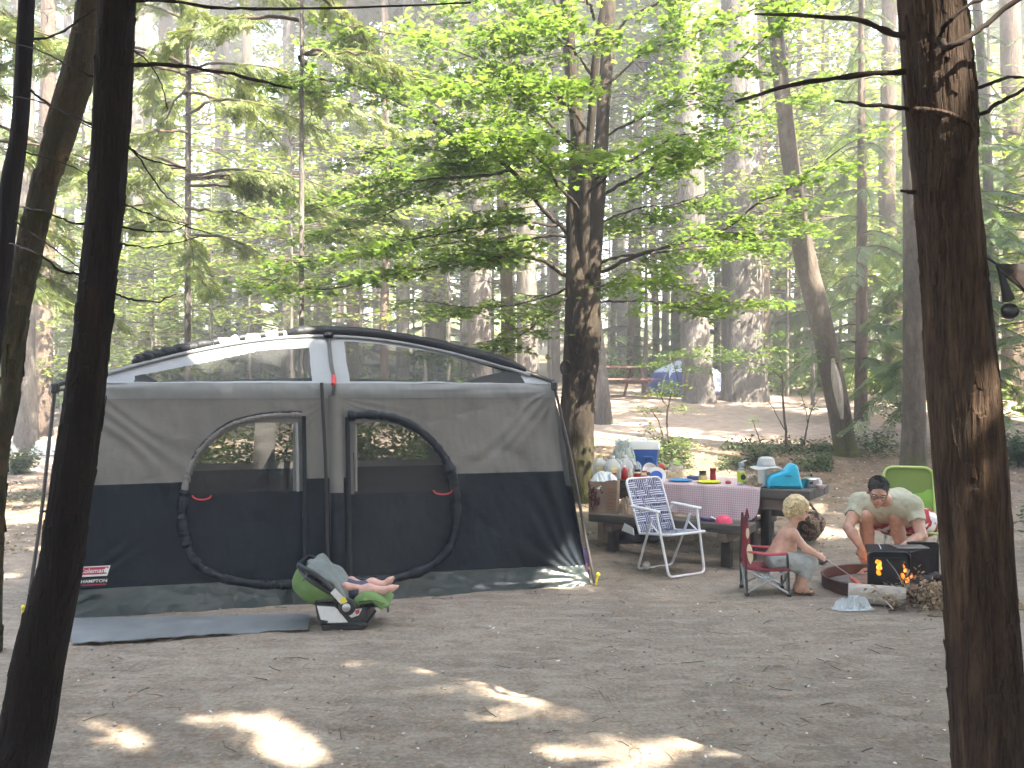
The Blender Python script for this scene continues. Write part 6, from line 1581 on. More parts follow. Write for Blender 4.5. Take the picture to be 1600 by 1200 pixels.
# red folding child chair
m_rfab = simple('red_fabric', (.175, .018, .024), .75, 0, .15, 12, .3); m_rstrap = simple('red_strap', (.42, .06, .075), .6, 0, .12, 12, .2); m_dtube = simple('dark_tube', (.060, .058, .062), .35, .5, .15, 10, .05); m_cream = simple('cream_print', (.62, .54, .38), .7, 0, .1, 10, 0)
kc = thing('child_chair', 'small red folding camp chair with crossed grey legs under the blond child', 'chair', (2.00, 7.11, 0.0), R(-6))
for s in (-1, 1):
    y = s * .145
    part('back_post', MB().tube([(-.155, y, .02), (-.165, y * .96, .30), (-.150, y * .86, .615)], .010, 8), m_dtube, kc)
    part('arm_post', MB().tube([(.165, y, .02), (.160, y, .20), (.150, y * 1.04, .335)], .009, 8), m_dtube, kc)
    for zz_, (a, b) in enumerate([((-.155, y, .025), (.160, y * .98, .205)), ((.165, y, .025), (-.160, y * .98, .205))]):
        part('cross_leg', MB().tube([a, b], .008, 8), m_alu, kc)
    for x in (-.155, .165): part('foot_cap', MB().bbox((x, y, .012), (.036, .036, .026), .008), m_blackpl, kc)
    part('arm_strap', MB().tube(rounded([(-.163, y * .98, .345), (0, y * 1.12, .325), (.152, y * 1.04, .335)], .06), [.012] * 8, 8), m_rstrap, kc)
for x, sgn in ((-.158, 1), (.165, 1)):
    part('cross_leg', MB().tube([(x, -.145, .025), (x * 1.0, .143, .20)], .008, 8), m_alu, kc); part('cross_leg', MB().tube([(x, .145, .025), (x * 1.0, -.143, .20)], .008, 8), m_alu, kc)
sling('seat_cloth', (-.165, -.145, .215), (.170, -.145, .21), (-.165, .145, .215), (.170, .145, .21), .035, m_rfab, kc)
part('seat_edge', MB().tube([(-.165, -.147, .215), (0, -.149, .203), (.172, -.147, .21)], .012, 8), m_rfab, kc)
sling('back_cloth', (-.163, .14, .25), (-.163, -.14, .25), (-.150, .12, .60), (-.150, -.12, .60), .045, m_rfab, kc)
part('back_side', MB().tube([(-.165, -.142, .25), (-.155, -.130, .45), (-.150, -.122, .61)], [.016, .018, .010], 8), m_rfab, kc)
part('pointed_ear', MB().prism([(-.02, 0), (.02, 0), (.004, .075), (-.004, .075)], (-.150, -.120, .60), (1, 0, 0), (0, 0, 1), (0, .02, 0)), m_rfab, kc, smooth=False)
part('cream_panel', pillow(np.array([(0, .0), (.02, .05), (.012, .12), (-.012, .16), (-.03, .12), (-.022, .05)]), (-.128, -.150, .245), (1, 0, 0), (0, 0, 1), (0, 1, 0), .008, .003), m_cream, kc)
part('cream_panel', pillow(np.array([(0, .0), (.012, .03), (.008, .08), (-.008, .08), (-.012, .03)]), (-.150, -.146, .44), (1, 0, 0), (0, 0, 1), (0, 1, 0), .008, .003), m_cream, kc)
V, Fc = crumple(.12, .07, .10, 51, amp=.5); V[:, 2] -= .05; solo('white_napkin', (V @ rotx(PI / 2).T, Fc), simple('napkin', (.60, .64, .64), .85, 0, .06, 14, .3), 'white cloth dangling below the red child chair seat', 'cloth', (1.975, 7.0, .145), sharp=0)
# ------------------------------------------------------------------ bodies: one smooth surface grown round a skeleton
class Body:
    def __init__(self, lo, hi, h):
        self.lo = np.array(lo, float); self.h = h; self.n = np.ceil((np.array(hi) - self.lo) / h).astype(int) + 1
        self.ax = [self.lo[i] + h * np.arange(self.n[i]) for i in range(3)]; self.g = np.full(self.n, 1.0)
    def _win(self, lo, hi, pad):
        i0 = np.clip(((np.array(lo) - pad - self.lo) / self.h).astype(int), 0, self.n); i1 = np.clip(((np.array(hi) + pad - self.lo) / self.h).astype(int) + 2, 0, self.n)
        sl = tuple(slice(a, b) for a, b in zip(i0, i1)); X = np.meshgrid(*[self.ax[i][sl[i]] for i in range(3)], indexing='ij'); return sl, np.stack(X, -1)
    def _join(self, sl, d, k, sub=False):
        g = self.g[sl]
        if sub: d = -d; h = np.clip(.5 - .5 * (d - g) / k * -1, 0, 1); self.g[sl] = g * (1 - h) + d * h + k * h * (1 - h); return
        h = np.clip(.5 + .5 * (d - g) / k, 0, 1); self.g[sl] = d * (1 - h) + g * h - k * h * (1 - h)
    def cap(self, a, b, ra, rb, k=.03, sub=False):
        a = np.array(a, float); b = np.array(b, float); r = max(ra, rb); sl, X = self._win(np.minimum(a, b) - r, np.maximum(a, b) + r, k * 1.5 + .02)
        if X.size == 0: return self
        ab = b - a; t = np.clip(((X - a) @ ab) / (ab @ ab + 1e-12), 0, 1); d = np.linalg.norm(X - a - t[..., None] * ab, axis=-1) - (ra + (rb - ra) * t)
        self._join(sl, d, k, sub); return self
    def chain(self, pts, rs, k=.03):
        for i in range(len(pts) - 1): self.cap(pts[i], pts[i + 1], rs[i], rs[i + 1], k)
        return self
    def ell(self, c, r, M=None, k=.02, sub=False):
        c = np.array(c, float); r = np.array(r, float); R_ = r.max(); sl, X = self._win(c - R_, c + R_, k * 1.5 + .02)
        if X.size == 0: return self
        q = X - c
        if M is not None: q = q @ np.array(M)          # columns of M are the ellipsoid axes
        k0 = np.linalg.norm(q / r, axis=-1); k1 = np.linalg.norm(q / r ** 2, axis=-1); d = k0 * (k0 - 1) / (k1 + 1e-9)
        self._join(sl, np.where(k0 < 1e-4, -r.min(), d), k, sub); return self
    def cut(self, p, n):
        """keep only the side of the plane that n points away from"""
        X = np.stack(np.meshgrid(*self.ax, indexing='ij'), -1); n = np.array(n, float); n /= np.linalg.norm(n); self.g = np.maximum(self.g, (X - np.array(p)) @ n); return self
    def bump(self, amp, freq, seed, octv=3):
        m = np.abs(self.g) < amp * 2.5 + self.h * 2; X = np.stack(np.meshgrid(*self.ax, indexing='ij'), -1)[m]; self.g[m] += amp * fbm(X * freq, seed, octv); return self
    def mesh(self, iters=2):
        g = self.g; s = g < 0; n = np.array(g.shape); acc = np.zeros(tuple(n - 1) + (3,)); cnt = np.zeros(tuple(n - 1))
        cr = [(a, b) for a in range(8) for b in range(a + 1, 8) if bin(a ^ b).count('1') == 1]
        off = lambda a: tuple(slice((a >> i) & 1, n[i] - 1 + ((a >> i) & 1)) for i in range(3))
        for a, b in cr:
            ga, gb = g[off(a)], g[off(b)]; m = s[off(a)] != s[off(b)]; t = np.where(m, ga / np.where(m, ga - gb, 1), 0)
            pa = np.array([(a >> i) & 1 for i in range(3)], float); pb = np.array([(b >> i) & 1 for i in range(3)], float)
            acc += (pa + t[..., None] * (pb - pa)) * m[..., None]; cnt += m
        act = cnt > 0; idx = -np.ones(act.shape, int); idx[act] = np.arange(act.sum()); I = np.argwhere(act)
        V = self.lo + self.h * (I + acc[act] / cnt[act][:, None]); Q = []
        for ax in range(3):
            u, v = (ax + 1) % 3, (ax + 2) % 3; a = [slice(None)] * 3; b = [slice(None)] * 3; a[ax] = slice(0, -1); b[ax] = slice(1, None); ch = s[tuple(a)] != s[tuple(b)]
            E = np.argwhere(ch); E = E[(E[:, u] > 0) & (E[:, v] > 0) & (E[:, u] < n[u] - 1) & (E[:, v] < n[v] - 1)]
            sg = s[tuple(a)][tuple(E.T)]; c = []
            for du, dv in ((1, 1), (0, 1), (0, 0), (1, 0)):
                w = E.copy(); w[:, u] -= du; w[:, v] -= dv; c.append(idx[tuple(w.T)])
            q = np.stack(c, 1); q[~sg] = q[~sg][:, ::-1]; Q.append(q)
        Q = np.vstack(Q); Q = Q[(Q >= 0).all(1)]
        for _ in range(iters):
            S = np.zeros_like(V); C = np.zeros(len(V))
            for i in range(4): np.add.at(S, Q[:, i], V[Q[:, (i + 1) % 4]] + V[Q[:, i - 1]]); np.add.at(C, Q[:, i], 2)
            V = V * .5 + .5 * S / np.maximum(C, 1)[:, None]
        return V, Q

def skinmat(name, c, red):
    m = bpy.data.materials.new(name); nt, out = nodes(m); n = _noise(nt, 24, 5, .65); cc = _ramp(nt, n.outputs[0], [(.34, tuple(q * .74 for q in c)), (.52, c), (.68, red)])
    n2 = _noise(nt, 240, 3, .5); p = bsdf(nt, out, cc.outputs[0], .48, 0, _bump(nt, n2.outputs[0], .12, .002), .4)
    p.inputs['Subsurface Weight'].default_value = .12; p.inputs['Subsurface Radius'].default_value = (.02, .008, .004); return m
m_skin = skinmat('skin_tanned', (.40, .235, .165), (.46, .23, .165)); m_skinc = skinmat('skin_child', (.52, .31, .225), (.57, .30, .225)); m_skinb = skinmat('skin_baby', (.58, .34, .28), (.62, .33, .28))
m_hairdk = simple('hair_dark', (.022, .017, .015), .6, 0, .35, (90, 90, 90), .6, .004, (220, 220, 220)); m_blond = simple('hair_blond', (.50, .39, .21), .55, 0, .35, (60, 60, 60), .5, .004)
m_eye = simple('eye_dark', (.02, .015, .012), .2, 0, .1, 20, 0); m_eyew = simple('eye_white', (.62, .60, .57), .3, 0, .05, 20, 0); m_lip = simple('lip', (.33, .12, .10), .5, 0, .1, 30, 0)
def un_(v): v = np.array(v, float); return v / np.linalg.norm(v)
def hframe(face, up):
    f = un_(face); u = np.array(up, float); u = un_(u - f * (u @ f)); return np.stack([np.cross(f, u), f, u], 1)    # columns: the person's right, forward, up

def head(B, c, M, s, child=False, k=.02):
    """skull, jaw, nose, brows, ears and eye sockets; c centre, s scale 1 = adult"""
    P_ = lambda x, y, z: np.array(c) + M @ np.array([x, y, z]) * s
    B.ell(P_(0, -.012, .028), np.array([.074, .094, .088]) * s, M, k)
    B.ell(P_(0, .022, -.035), np.array([.056, .062, .072 if not child else .058]) * s, M, k)
    if child:
        for q in (-1, 1): B.ell(P_(q * .034, .055, -.038), np.array([.030, .026, .030]) * s, M, .015)
    else: B.cap(P_(0, .060, -.098), P_(0, .050, -.085), .022 * s, .03 * s, .02)
    B.cap(P_(0, .088, .012), P_(0, .098 if not child else .092, -.022), .010 * s, .0145 * s, .012); 
    for q in (-1, 1):
        B.cap(P_(q * .012, .092, -.026), P_(q * .014, .088, -.026), .009 * s, .008 * s, .008)
        B.ell(P_(q * .034, .085, .012), np.array([.019, .012, .014]) * s, M, .010, True)
        B.cap(P_(q * .016, .086, .030), P_(q * .052, .072, .030), .009 * s, .008 * s, .014)
        B.ell(P_(q * .077, -.012, -.008), np.array([.010, .022, .032]) * s, M, .008)
    B.cap(P_(-.022, .082, -.058), P_(.022, .082, -.058), .009 * s, .009 * s, .010)
    return P_
def hand(B, w, d, n, s, side, curl=.8, spread=.02):
    """w wrist, d direction of the fingers, n back of the hand; palm, four unequal curled fingers and a thumb from the side"""
    d = un_(d); n = np.array(n, float); n = un_(n - d * (n @ d)); l = np.cross(d, n) * side
    pc = w + d * .045 * s; B.ell(pc, np.array([.040, .048, .018]) * s, np.stack([l, d, n], 1), .015)
    for i, (o, L) in enumerate(((.028, .072), (.010, .080), (-.009, .074), (-.027, .058))):
        b = w + d * .080 * s + l * o * s; q = b - d * .02 * s; r = .0092 * s; dirn = un_(d + l * o * spread); p0 = b; a = 0
        for j, f in enumerate((.45, .32, .25)):
            a += curl * (.9 if j else .6); dd_ = dirn * math.cos(a) - n * math.sin(a); p1 = p0 + dd_ * L * f * s; B.cap(q if j == 0 else p0, p1, r, r * .92, .004); 
            if j == 0: q = p0
            p0 = p1; r *= .93
    t0 = w + d * .018 * s + l * .030 * s; t1 = t0 + (l * .7 + d * .7 - n * .3) * .036 * s; t2 = t1 + un_(d * .8 - n * .7 * min(1, curl) - l * .15) * .030 * s
    B.cap(t0, t1, .014 * s, .0115 * s, .008); B.cap(t1, t2, .011 * s, .009 * s, .004)
def foot(B, ank, toe, s, lat, toes=True):
    ank = np.array(ank); toe = np.array(toe); f = un_([toe[0] - ank[0], toe[1] - ank[1], 0]); heel = np.array([ank[0], ank[1], toe[2] + .012 * s]) - f * .035 * s
    B.cap(ank, heel, .036 * s, .032 * s, .025); B.cap(ank - [0, 0, .02 * s], toe - f * .06 * s + [0, 0, .012 * s], .034 * s, .026 * s, .03); B.cap(toe - f * .09 * s - lat * .012 * s, toe - f * .045 * s + lat * .012 * s, .026 * s, .024 * s, .02)
    for i, o in enumerate((.030, .013, -.003, -.018, -.031)): B.cap(toe - f * .05 * s + lat * o * s, toe + f * (.004 - .006 * i) * s + lat * o * 1.05 * s - [0, 0, .004 * s], (.013 if i == 0 else .010) * s, (.012 if i == 0 else .009) * s, .006)

def eyes(P_, M, s, parent, glasses=False):
    for q in (-1, 1):
        part('eye', MB().ell(P_(q * .034, .076, .012), np.array([.013, .009, .007]) * s, 10, 6, rot=M), m_eyew, parent, world=True); part('iris', MB().ell(P_(q * .034, .0835, .010), np.array([.006, .003, .006]) * s, 8, 5, rot=M), m_eye, parent, world=True)
        part('eyebrow', MB().tube([P_(q * .015, .096, .032), P_(q * .034, .094, .038), P_(q * .054, .080, .032)], [.004 * s, .005 * s, .003 * s], 6), m_hairdk if glasses else m_blond, parent, world=True)
    part('lips', MB().tube([P_(-.022, .086, -.056), P_(0, .093, -.060), P_(.022, .086, -.056)], [.004 * s, .0065 * s, .004 * s], 6), m_lip, parent, world=True)

# ------------------------------------------------------------------ the man
mg = np.array([3.35, 7.85, 0.0]); man = thing('person', 'man in a pale green shirt and red shorts bending low behind the fire grill', 'person', mg)
HR_, HL_ = np.array([3.47, 8.17, .41]), np.array([3.70, 8.08, .41])
SR, SL = np.array([3.05, 7.88, .615]), np.array([3.45, 7.72, .615])
KR, KL = np.array([3.075, 7.80, .505]), np.array([3.305, 7.73, .510])
AR, AL = np.array([3.12, 7.80, .085]), np.array([3.395, 7.745, .085])
ER, EL_ = np.array([2.905, 7.74, .415]), np.array([3.44, 7.52, .375])
WR, WL = np.array([2.965, 7.60, .262]), np.array([3.215, 7.40, .300])
pel, chest, neck = (HR_ + HL_) / 2, np.array([3.27, 7.86, .585]), np.array([3.20, 7.70, .665])
hc = np.array([3.080, 7.545, .742]); HM = hframe((-.26, -.83, -.48), (-.05, -.45, .85))
B = Body((2.78, 7.15, -.03), (3.95, 8.42, .98), .0076)
mid = (pel + chest) / 2 + np.array([.03, .03, .065])
B.cap(HR_, HL_, .115, .115, .05).chain([pel + [0, 0, .02], mid, chest + [0, 0, -.01]], [.135, .130, .135], .05).cap(SR + [.06, 0, -.03], SL + [-.06, 0, -.03], .095, .095, .05)
B.chain([neck - [0, 0, .03] + .3 * (chest - neck), neck, hc - HM @ np.array([0, .03, .02])], [.07, .058, .055], .03)
for S_, E_, W_ in ((SR, ER, WR), (SL, EL_, WL)): B.cap(S_, S_, .066, .066, .05); B.chain([S_, S_ * .45 + E_ * .55, E_, E_ * .7 + W_ * .3, W_], [.060, .052, .042, .044, .028], .02)
for H_, K_, A_ in ((HR_, KR, AR), (HL_, KL, AL)):
    B.chain([H_, H_ * .5 + K_ * .5, K_], [.100, .082, .060], .03); cf = K_ * .66 + A_ * .34 + np.array([.03, .07, 0]) * .5; B.chain([K_, cf, A_ + [0, 0, .03], A_], [.058, .058, .036, .035], .02)
fR, fL = np.array([2.985, 7.655, .030]), np.array([3.29, 7.58, .030])
foot(B, AR, fR, 1.0, un_([-.73, .68, 0]) * 1); foot(B, AL, fL, 1.0, un_([.84, -.54, 0]) * -1)
PM = head(B, hc, HM, 1.0)
hand(B, WR, (.05, -.15, -.9), (-.75, -.6, .1), 1.0, 1, .75); hand(B, WL, (-.75, -.50, -.12), (.2, -.3, .9), 1.0, -1, .45)
part('body', B.mesh(), m_skin, man, world=True, sharp=0)
eyes(PM, HM, 1.0, man, True)
HB = Body(hc - .2, hc + .2, .006); HB.ell(PM(0, -.020, .038), (.081, .097, .092), HM, .01).cut(PM(0, .058, .066), HM @ np.array([0, .86, -.42])).cut(PM(0, 0, -.045), HM @ np.array([0, -.15, -1])).bump(.005, 60, 4)
for q in (-1, 1): HB.ell(PM(q * .074, .0, -.008), np.array([.028, .022, .040]), HM, .006, True)
hm_ = part('hair', HB.mesh(1), m_hairdk, man, world=True, sharp=0)
rgm = np.random.default_rng(8); mbm = MB()
for k in range(700):
    th = rgm.uniform(0, 2 * PI); ph = rgm.uniform(-.1, 1.5); dq = np.array([math.cos(ph) * math.cos(th), math.cos(ph) * math.sin(th), math.sin(ph)])
    if dq[1] > .5 and dq[2] < .62: continue
    p0 = PM(*(np.array([0, -.020, .038]) + dq * np.array([.080, .096, .091]))); w_ = HM @ dq; l_ = un_(w_ + HM @ np.array([rgm.normal(0, .35), .7, .1 + rgm.normal(0, .3)])) * rgm.uniform(.008, .018); mbm.tube([p0 - w_ * .002, p0 + l_ * .5 + w_ * .002, p0 + l_], [.0022, .0018, .0008], 4, cap=False)
part('strands', mbm, m_hairdk, hm_, world=True, sharp=0)
gl = part('glasses', MB().tube([PM(.034 + .024 * math.cos(t), .101 - .012 * abs(math.cos(t)), .008 + .016 * math.sin(t)) for t in np.linspace(0, 2 * PI, 20, endpoint=False)], .0022, 5, closed=True).tube([PM(-.034 + .024 * math.cos(t), .101 - .012 * abs(math.cos(t)), .008 + .016 * math.sin(t)) for t in np.linspace(0, 2 * PI, 20, endpoint=False)], .0022, 5, closed=True).tube([PM(-.011, .103, .012), PM(.011, .103, .012)], .0022, 5).tube([PM(.058, .09, .012), PM(.080, 0, .012)], .002, 5).tube([PM(-.058, .09, .012), PM(-.080, 0, .012)], .002, 5), m_blk, man, world=True)
# shirt
m_shirt = simple('shirt_sage', (.33, .325, .24), .85, 0, .10, (10, 10, 10), .4, .006, (26, 26, 26)); TB = Body((2.80, 7.4, .15), (3.98, 8.42, .92), .0085)
TB.chain([pel + [.02, .01, .045], mid + [0, 0, .01], chest + [0, 0, 0]], [.152, .150, .152], .05).cap(SR + [.06, 0, -.025], SL + [-.06, 0, -.025], .108, .108, .05).cap(neck + .35 * (chest - neck), chest, .085, .10, .04)
for S_, E_ in ((SR, ER), (SL, EL_)): TB.cap(S_, S_, .080, .080, .05).cap(S_, S_ * .42 + E_ * .58, .078, .074, .03)
for S_, E_ in ((SR, ER), (SL, EL_)): TB.cap(S_ * .42 + E_ * .58 + un_(E_ - S_) * .06, S_ * .42 + E_ * .58 + un_(E_ - S_) * .10, .085, .09, .008, True)
TB.cap(neck + .05 * (hc - neck) + [0, 0, .01], neck + .8 * (hc - neck), .066, .075, .012, True).ell(hc, (.11, .13, .12), HM, .01, True).cut(pel + [0, 0, -.02], (.45, .35, -.75))
TB.bump(.014, 7, 6).bump(.011, 17, 7).bump(.005, 40, 3)
part('shirt', TB.mesh(), m_shirt, man, world=True, sharp=0)
# shorts with a bold print
m_shorts = bpy.data.materials.new('shorts_print'); nt, out = nodes(m_shorts); n_ = _noise(nt, 9, 2, .4); cc = _ramp(nt, n_.outputs[0], [(.5, (.30, .022, .028)), (.56, (.62, .62, .64))]); cc.color_ramp.interpolation = 'CONSTANT'; bsdf(nt, out, cc.outputs[0], .85, 0, None, .2)
HBd = Body((2.95, 7.6, .18), (3.98, 8.42, .62), .0085); HBd.cap(HR_, HL_, .135, .135, .05)
for H_, K_ in ((HR_, KR), (HL_, KL)): HBd.cap(H_, H_ * .42 + K_ * .58, .122, .104, .03); HBd.cap(H_ * .42 + K_ * .58 + un_(K_ - H_) * .10, H_ * .42 + K_ * .58 + un_(K_ - H_) * .15, .12, .12, .008, True)
HBd.bump(.011, 14, 8).bump(.005, 34, 3); part('shorts', HBd.mesh(), m_shorts, man, world=True, sharp=0)
m_sole = simple('sandal_black', (.015, .013, .013), .7, 0, .2, 20, .2)
def sandal(ank, toe, s, mat, mats, parent):
    f = un_([toe[0] - ank[0], toe[1] - ank[1], 0]); l = np.array([-f[1], f[0], 0]); L = np.linalg.norm((toe - ank)[:2]) + .075 * s; o = np.array([ank[0], ank[1], 0]) - f * .05 * s; z = toe[2] - .028 * s + .001
    q = np.array([(0, -.028), (.06, -.030), (L * .7, -.044), (L - .02, -.035), (L, .0), (L - .03, .040), (L * .65, .044), (.06, .032), (0, .028), (-.012, 0)]) * np.array([1, s]) 
    sd = part('sandal', pillow(q, o + [0, 0, z + .008 * s], f, l, (0, 0, 1), .018 * s, .006 * s), mat, parent, world=True, sharp=60)
    t0 = toe - f * .035 * s + l * .012 * s
    part('thong', MB().tube(spline([toe - f * .12 * s + l * .040 * s + [0, 0, -.01 * s], toe - f * .08 * s + l * .028 * s + [0, 0, .020 * s], t0 + [0, 0, .016 * s], toe - f * .08 * s - l * .022 * s + [0, 0, .022 * s], toe - f * .12 * s - l * .040 * s + [0, 0, -.01 * s]], 24), .0065 * s, 6), mats, sd, world=True)
sandal(AR, fR, 1.0, m_sole, m_sole, man); sandal(AL, fL, 1.0, m_sole, m_sole, man)

# ------------------------------------------------------------------ the child
bg_ = np.array([2.15, 7.1, 0.0]); boy = thing('person', 'blond curly haired shirtless toddler sitting in the red chair holding a roasting fork', 'person', bg_)
bp, bc, bn_ = np.array([2.105, 7.11, .275]), np.array([2.180, 7.11, .435]), np.array([2.228, 7.11, .525])
bh = np.array([2.262, 7.10, .645]); BM = hframe((.93, -.12, -.36), (.36, 0, .93))
B = Body((1.92, 6.80, -.02), (2.56, 7.40, .84), .0046)
B.cap(bp + [0, -.05, 0], bp + [0, .05, 0], .075, .075, .03).chain([bp, (bp + bc) / 2 + [.018, 0, 0], bc], [.082, .086, .078], .04).cap(bc + [.01, -.055, .025], bc + [.01, .055, .025], .052, .052, .04).cap(bn_ - [.015, 0, .03], bh - [.02, 0, .06], .036, .036, .025)
s1_, e1, w1 = np.array([2.205, 7.015, .478]), np.array([2.290, 6.985, .365]), np.array([2.378, 6.965, .318]); s2_, e2, w2 = np.array([2.205, 7.20, .478]), np.array([2.315, 7.18, .37]), np.array([2.382, 7.055, .325])
for a, b, c in ((s1_, e1, w1), (s2_, e2, w2)): B.cap(a, a, .038, .038, .03).chain([a, b, c], [.034, .029, .021], .015)
h1, k1, a1_ = np.array([2.12, 7.04, .262]), np.array([2.325, 7.03, .240]), np.array([2.262, 7.03, .050]); h2, k2, a2_ = np.array([2.12, 7.175, .262]), np.array([2.335, 7.17, .245]), np.array([2.290, 7.165, .050])
for a, b, c in ((h1, k1, a1_), (h2, k2, a2_)): B.chain([a, b], [.062, .047], .02).chain([b, b * .6 + c * .4 + [-.008, 0, 0], c], [.044, .040, .027], .02)
t1, t2 = np.array([2.352, 7.015, .025]), np.array([2.376, 7.16, .025]); foot(B, a1_, t1, .66, np.array([0, 1.0, 0])); foot(B, a2_, t2, .66, np.array([0, -1.0, 0]))
PB = head(B, bh, BM, .82, True)
hand(B, w1, (.72, -.1, -.35), (.3, -.85, .35), .60, -1, 1.0); hand(B, w2, (.60, -.55, -.25), (.45, .7, .45), .58, 1, 1.0)
part('body', B.mesh(), m_skinc, boy, world=True, sharp=0); eyes(PB, BM, .82, boy)
HB = Body(bh - .2, bh + .2, .0055); HB.ell(PB(0, -.022, .044), np.array([.098, .116, .100]) * .88, BM, .01).ell(PB(0, -.075, -.030), np.array([.075, .050, .060]) * .88, BM, .02).cut(PB(0, .066, .03), BM @ np.array([0, 1, -.42])).cut(PB(0, .0, -.070), BM @ np.array([0, .85, -1])).bump(.014, 32, 4).bump(.008, 75, 5)
hr = part('hair', HB.mesh(1), m_blond, boy, world=True, sharp=0)
rgh = np.random.default_rng(6); mbh = MB()
for k in range(620):
    th = rgh.uniform(0, 2 * PI); ph = rgh.uniform(-.45, 1.45); d_ = np.array([math.cos(ph) * math.cos(th), math.cos(ph) * math.sin(th), math.sin(ph)])
    if d_[1] > .55 and d_[2] < .35: continue
    p0 = PB(*(np.array([0, -.026, .040]) + d_ * np.array([.084, .100, .088]))); w_ = un_(BM @ d_); t_ = un_(np.cross(w_, rgh.normal(0, 1, 3))); b_ = np.cross(w_, t_); a = np.linspace(0, rgh.uniform(2, 5), 9); r_ = rgh.uniform(.006, .013)
    mbh.tube(p0 + w_ * (.002 + .0035 * a)[:, None] + t_ * (r_ * np.sin(a))[:, None] + b_ * (r_ * (1 - np.cos(a)))[:, None] + np.array([0, 0, -.0016]) * (a ** 1.3)[:, None], np.linspace(.0052, .002, 9), 5, cap=False)
part('curls', mbh, m_blond, hr, world=True, sharp=0)
m_khaki = simple('trousers_grey', (.33, .35, .34), .85, 0, .18, (12, 12, 12), .5, .005, (40, 40, 40)); TBc = Body((1.95, 6.88, .08), (2.46, 7.32, .40), .005)
TBc.cap(bp + [0, -.05, -.01], bp + [0, .05, -.01], .094, .094, .03)
for a, b, c in ((h1, k1, a1_), (h2, k2, a2_)): TBc.chain([a, b + [.004, 0, .004], b * .52 + c * .48], [.080, .066, .062], .02).cap(b * .52 + c * .48 + un_(c - b) * .06, b * .52 + c * .48 + un_(c - b) * .09, .068, .07, .005, True)
TBc.cut(bp + [0, 0, .048], (-.25, 0, 1)).bump(.011, 20, 9).bump(.003, 60, 3); part('trousers', TBc.mesh(), m_khaki, boy, world=True, sharp=0)
m_brsole = simple('sandal_brown', (.16, .055, .040), .7, 0, .2, 20, .2)
sandal(a1_, t1, .66, m_brsole, m_sole, boy); sandal(a2_, t2, .66, m_brsole, m_sole, boy)
part('drawstring', MB().tube(spline([bp + [.085, -.07, .045], bp + [.11, -.085, .02], bp + [.10, -.09, -.02]], 10), .004, 5), m_dark, boy, world=True)

# roasting fork and sausage
r0 = w1 + np.array([.028, .012, -.005]); r1 = P(1331, 901, 7.0)
fk = thing('roasting_fork', 'thin steel roasting fork held by the toddler over the fire ring', 'fork', r0)
part('rod', MB().tube([r0 - un_(r1 - r0) * .05, r0, r1], .0035, 6), m_steel, fk, world=True); part('grip', MB().tube([r0 - un_(r1 - r0) * .06, r0 + un_(r1 - r0) * .03], .007, 8), m_brown, fk, world=True)
part('tine', MB().tube([r1, r1 + (r1 - r0) * .12 + [0, .012, 0]], .0025, 6), m_steel, fk, world=True); part('tine', MB().tube([r1, r1 + (r1 - r0) * .12 - [0, .012, 0]], .0025, 6), m_steel, fk, world=True)
sa, sb = P(1330, 903, 6.98), P(1349, 919, 6.84)
solo('sausage', MB().tube(spline([sa, sa + (sb - sa) * .08, (sa + sb) / 2 + [0, 0, .004], sb - (sb - sa) * .08, sb], 16), np.concatenate([[.006, .014], np.full(12, .0165), [.014, .006]]), 10), simple('sausage_red', (.36, .085, .045), .35, 0, .25, 20, .1), 'reddish brown sausage on the end of the roasting fork', 'sausage', sharp=0)
# ------------------------------------------------------------------ fire ring, grill, fire
m_rust = simple('rusty_steel', (.085, .045, .036), .75, .25, .4, (7, 7, 7), .5, .006, (40, 40, 40)); m_iron = simple('sooty_iron', (.016, .016, .016), .6, .3, .45, (9, 9, 9), .4, .004, (50, 50, 50)); m_ash = simple('ash', (.105, .098, .092), .95, 0, .4, 14, .8, .01)
FC = np.array([3.02, 7.24, 0.0]); ring = thing('fire_ring', 'low rusty steel fire ring in front of the crouching man', 'fire ring', FC)
part('band', MB().lathe([(.485, -.02), (.490, .0), (.492, .085), (.500, .095), (.492, .102), (.478, .098), (.476, .0), (.470, -.02)], n=72), m_rust, ring)
V, Fc, _ = MB().lathe([(.474, .02), (.38, .035), (.25, .05), (.1, .06), (0, .062)], n=60).data(); V[:, 2] += .02 * fbm(V * [9, 9, 1], 5, 3); part('ash_bed', (V, Fc), m_ash, ring, sharp=0)
gA, gB, gC = np.array([P(1356, 0, 7.12)[0], 7.12, 0]), np.array([P(1421, 0, 7.10)[0], 7.10, 0]), np.array([P(1466, 0, 7.34)[0], 7.34, 0])
grill = thing('fire_grill', 'black sooty steel grill box standing in the fire ring', 'grill', FC)
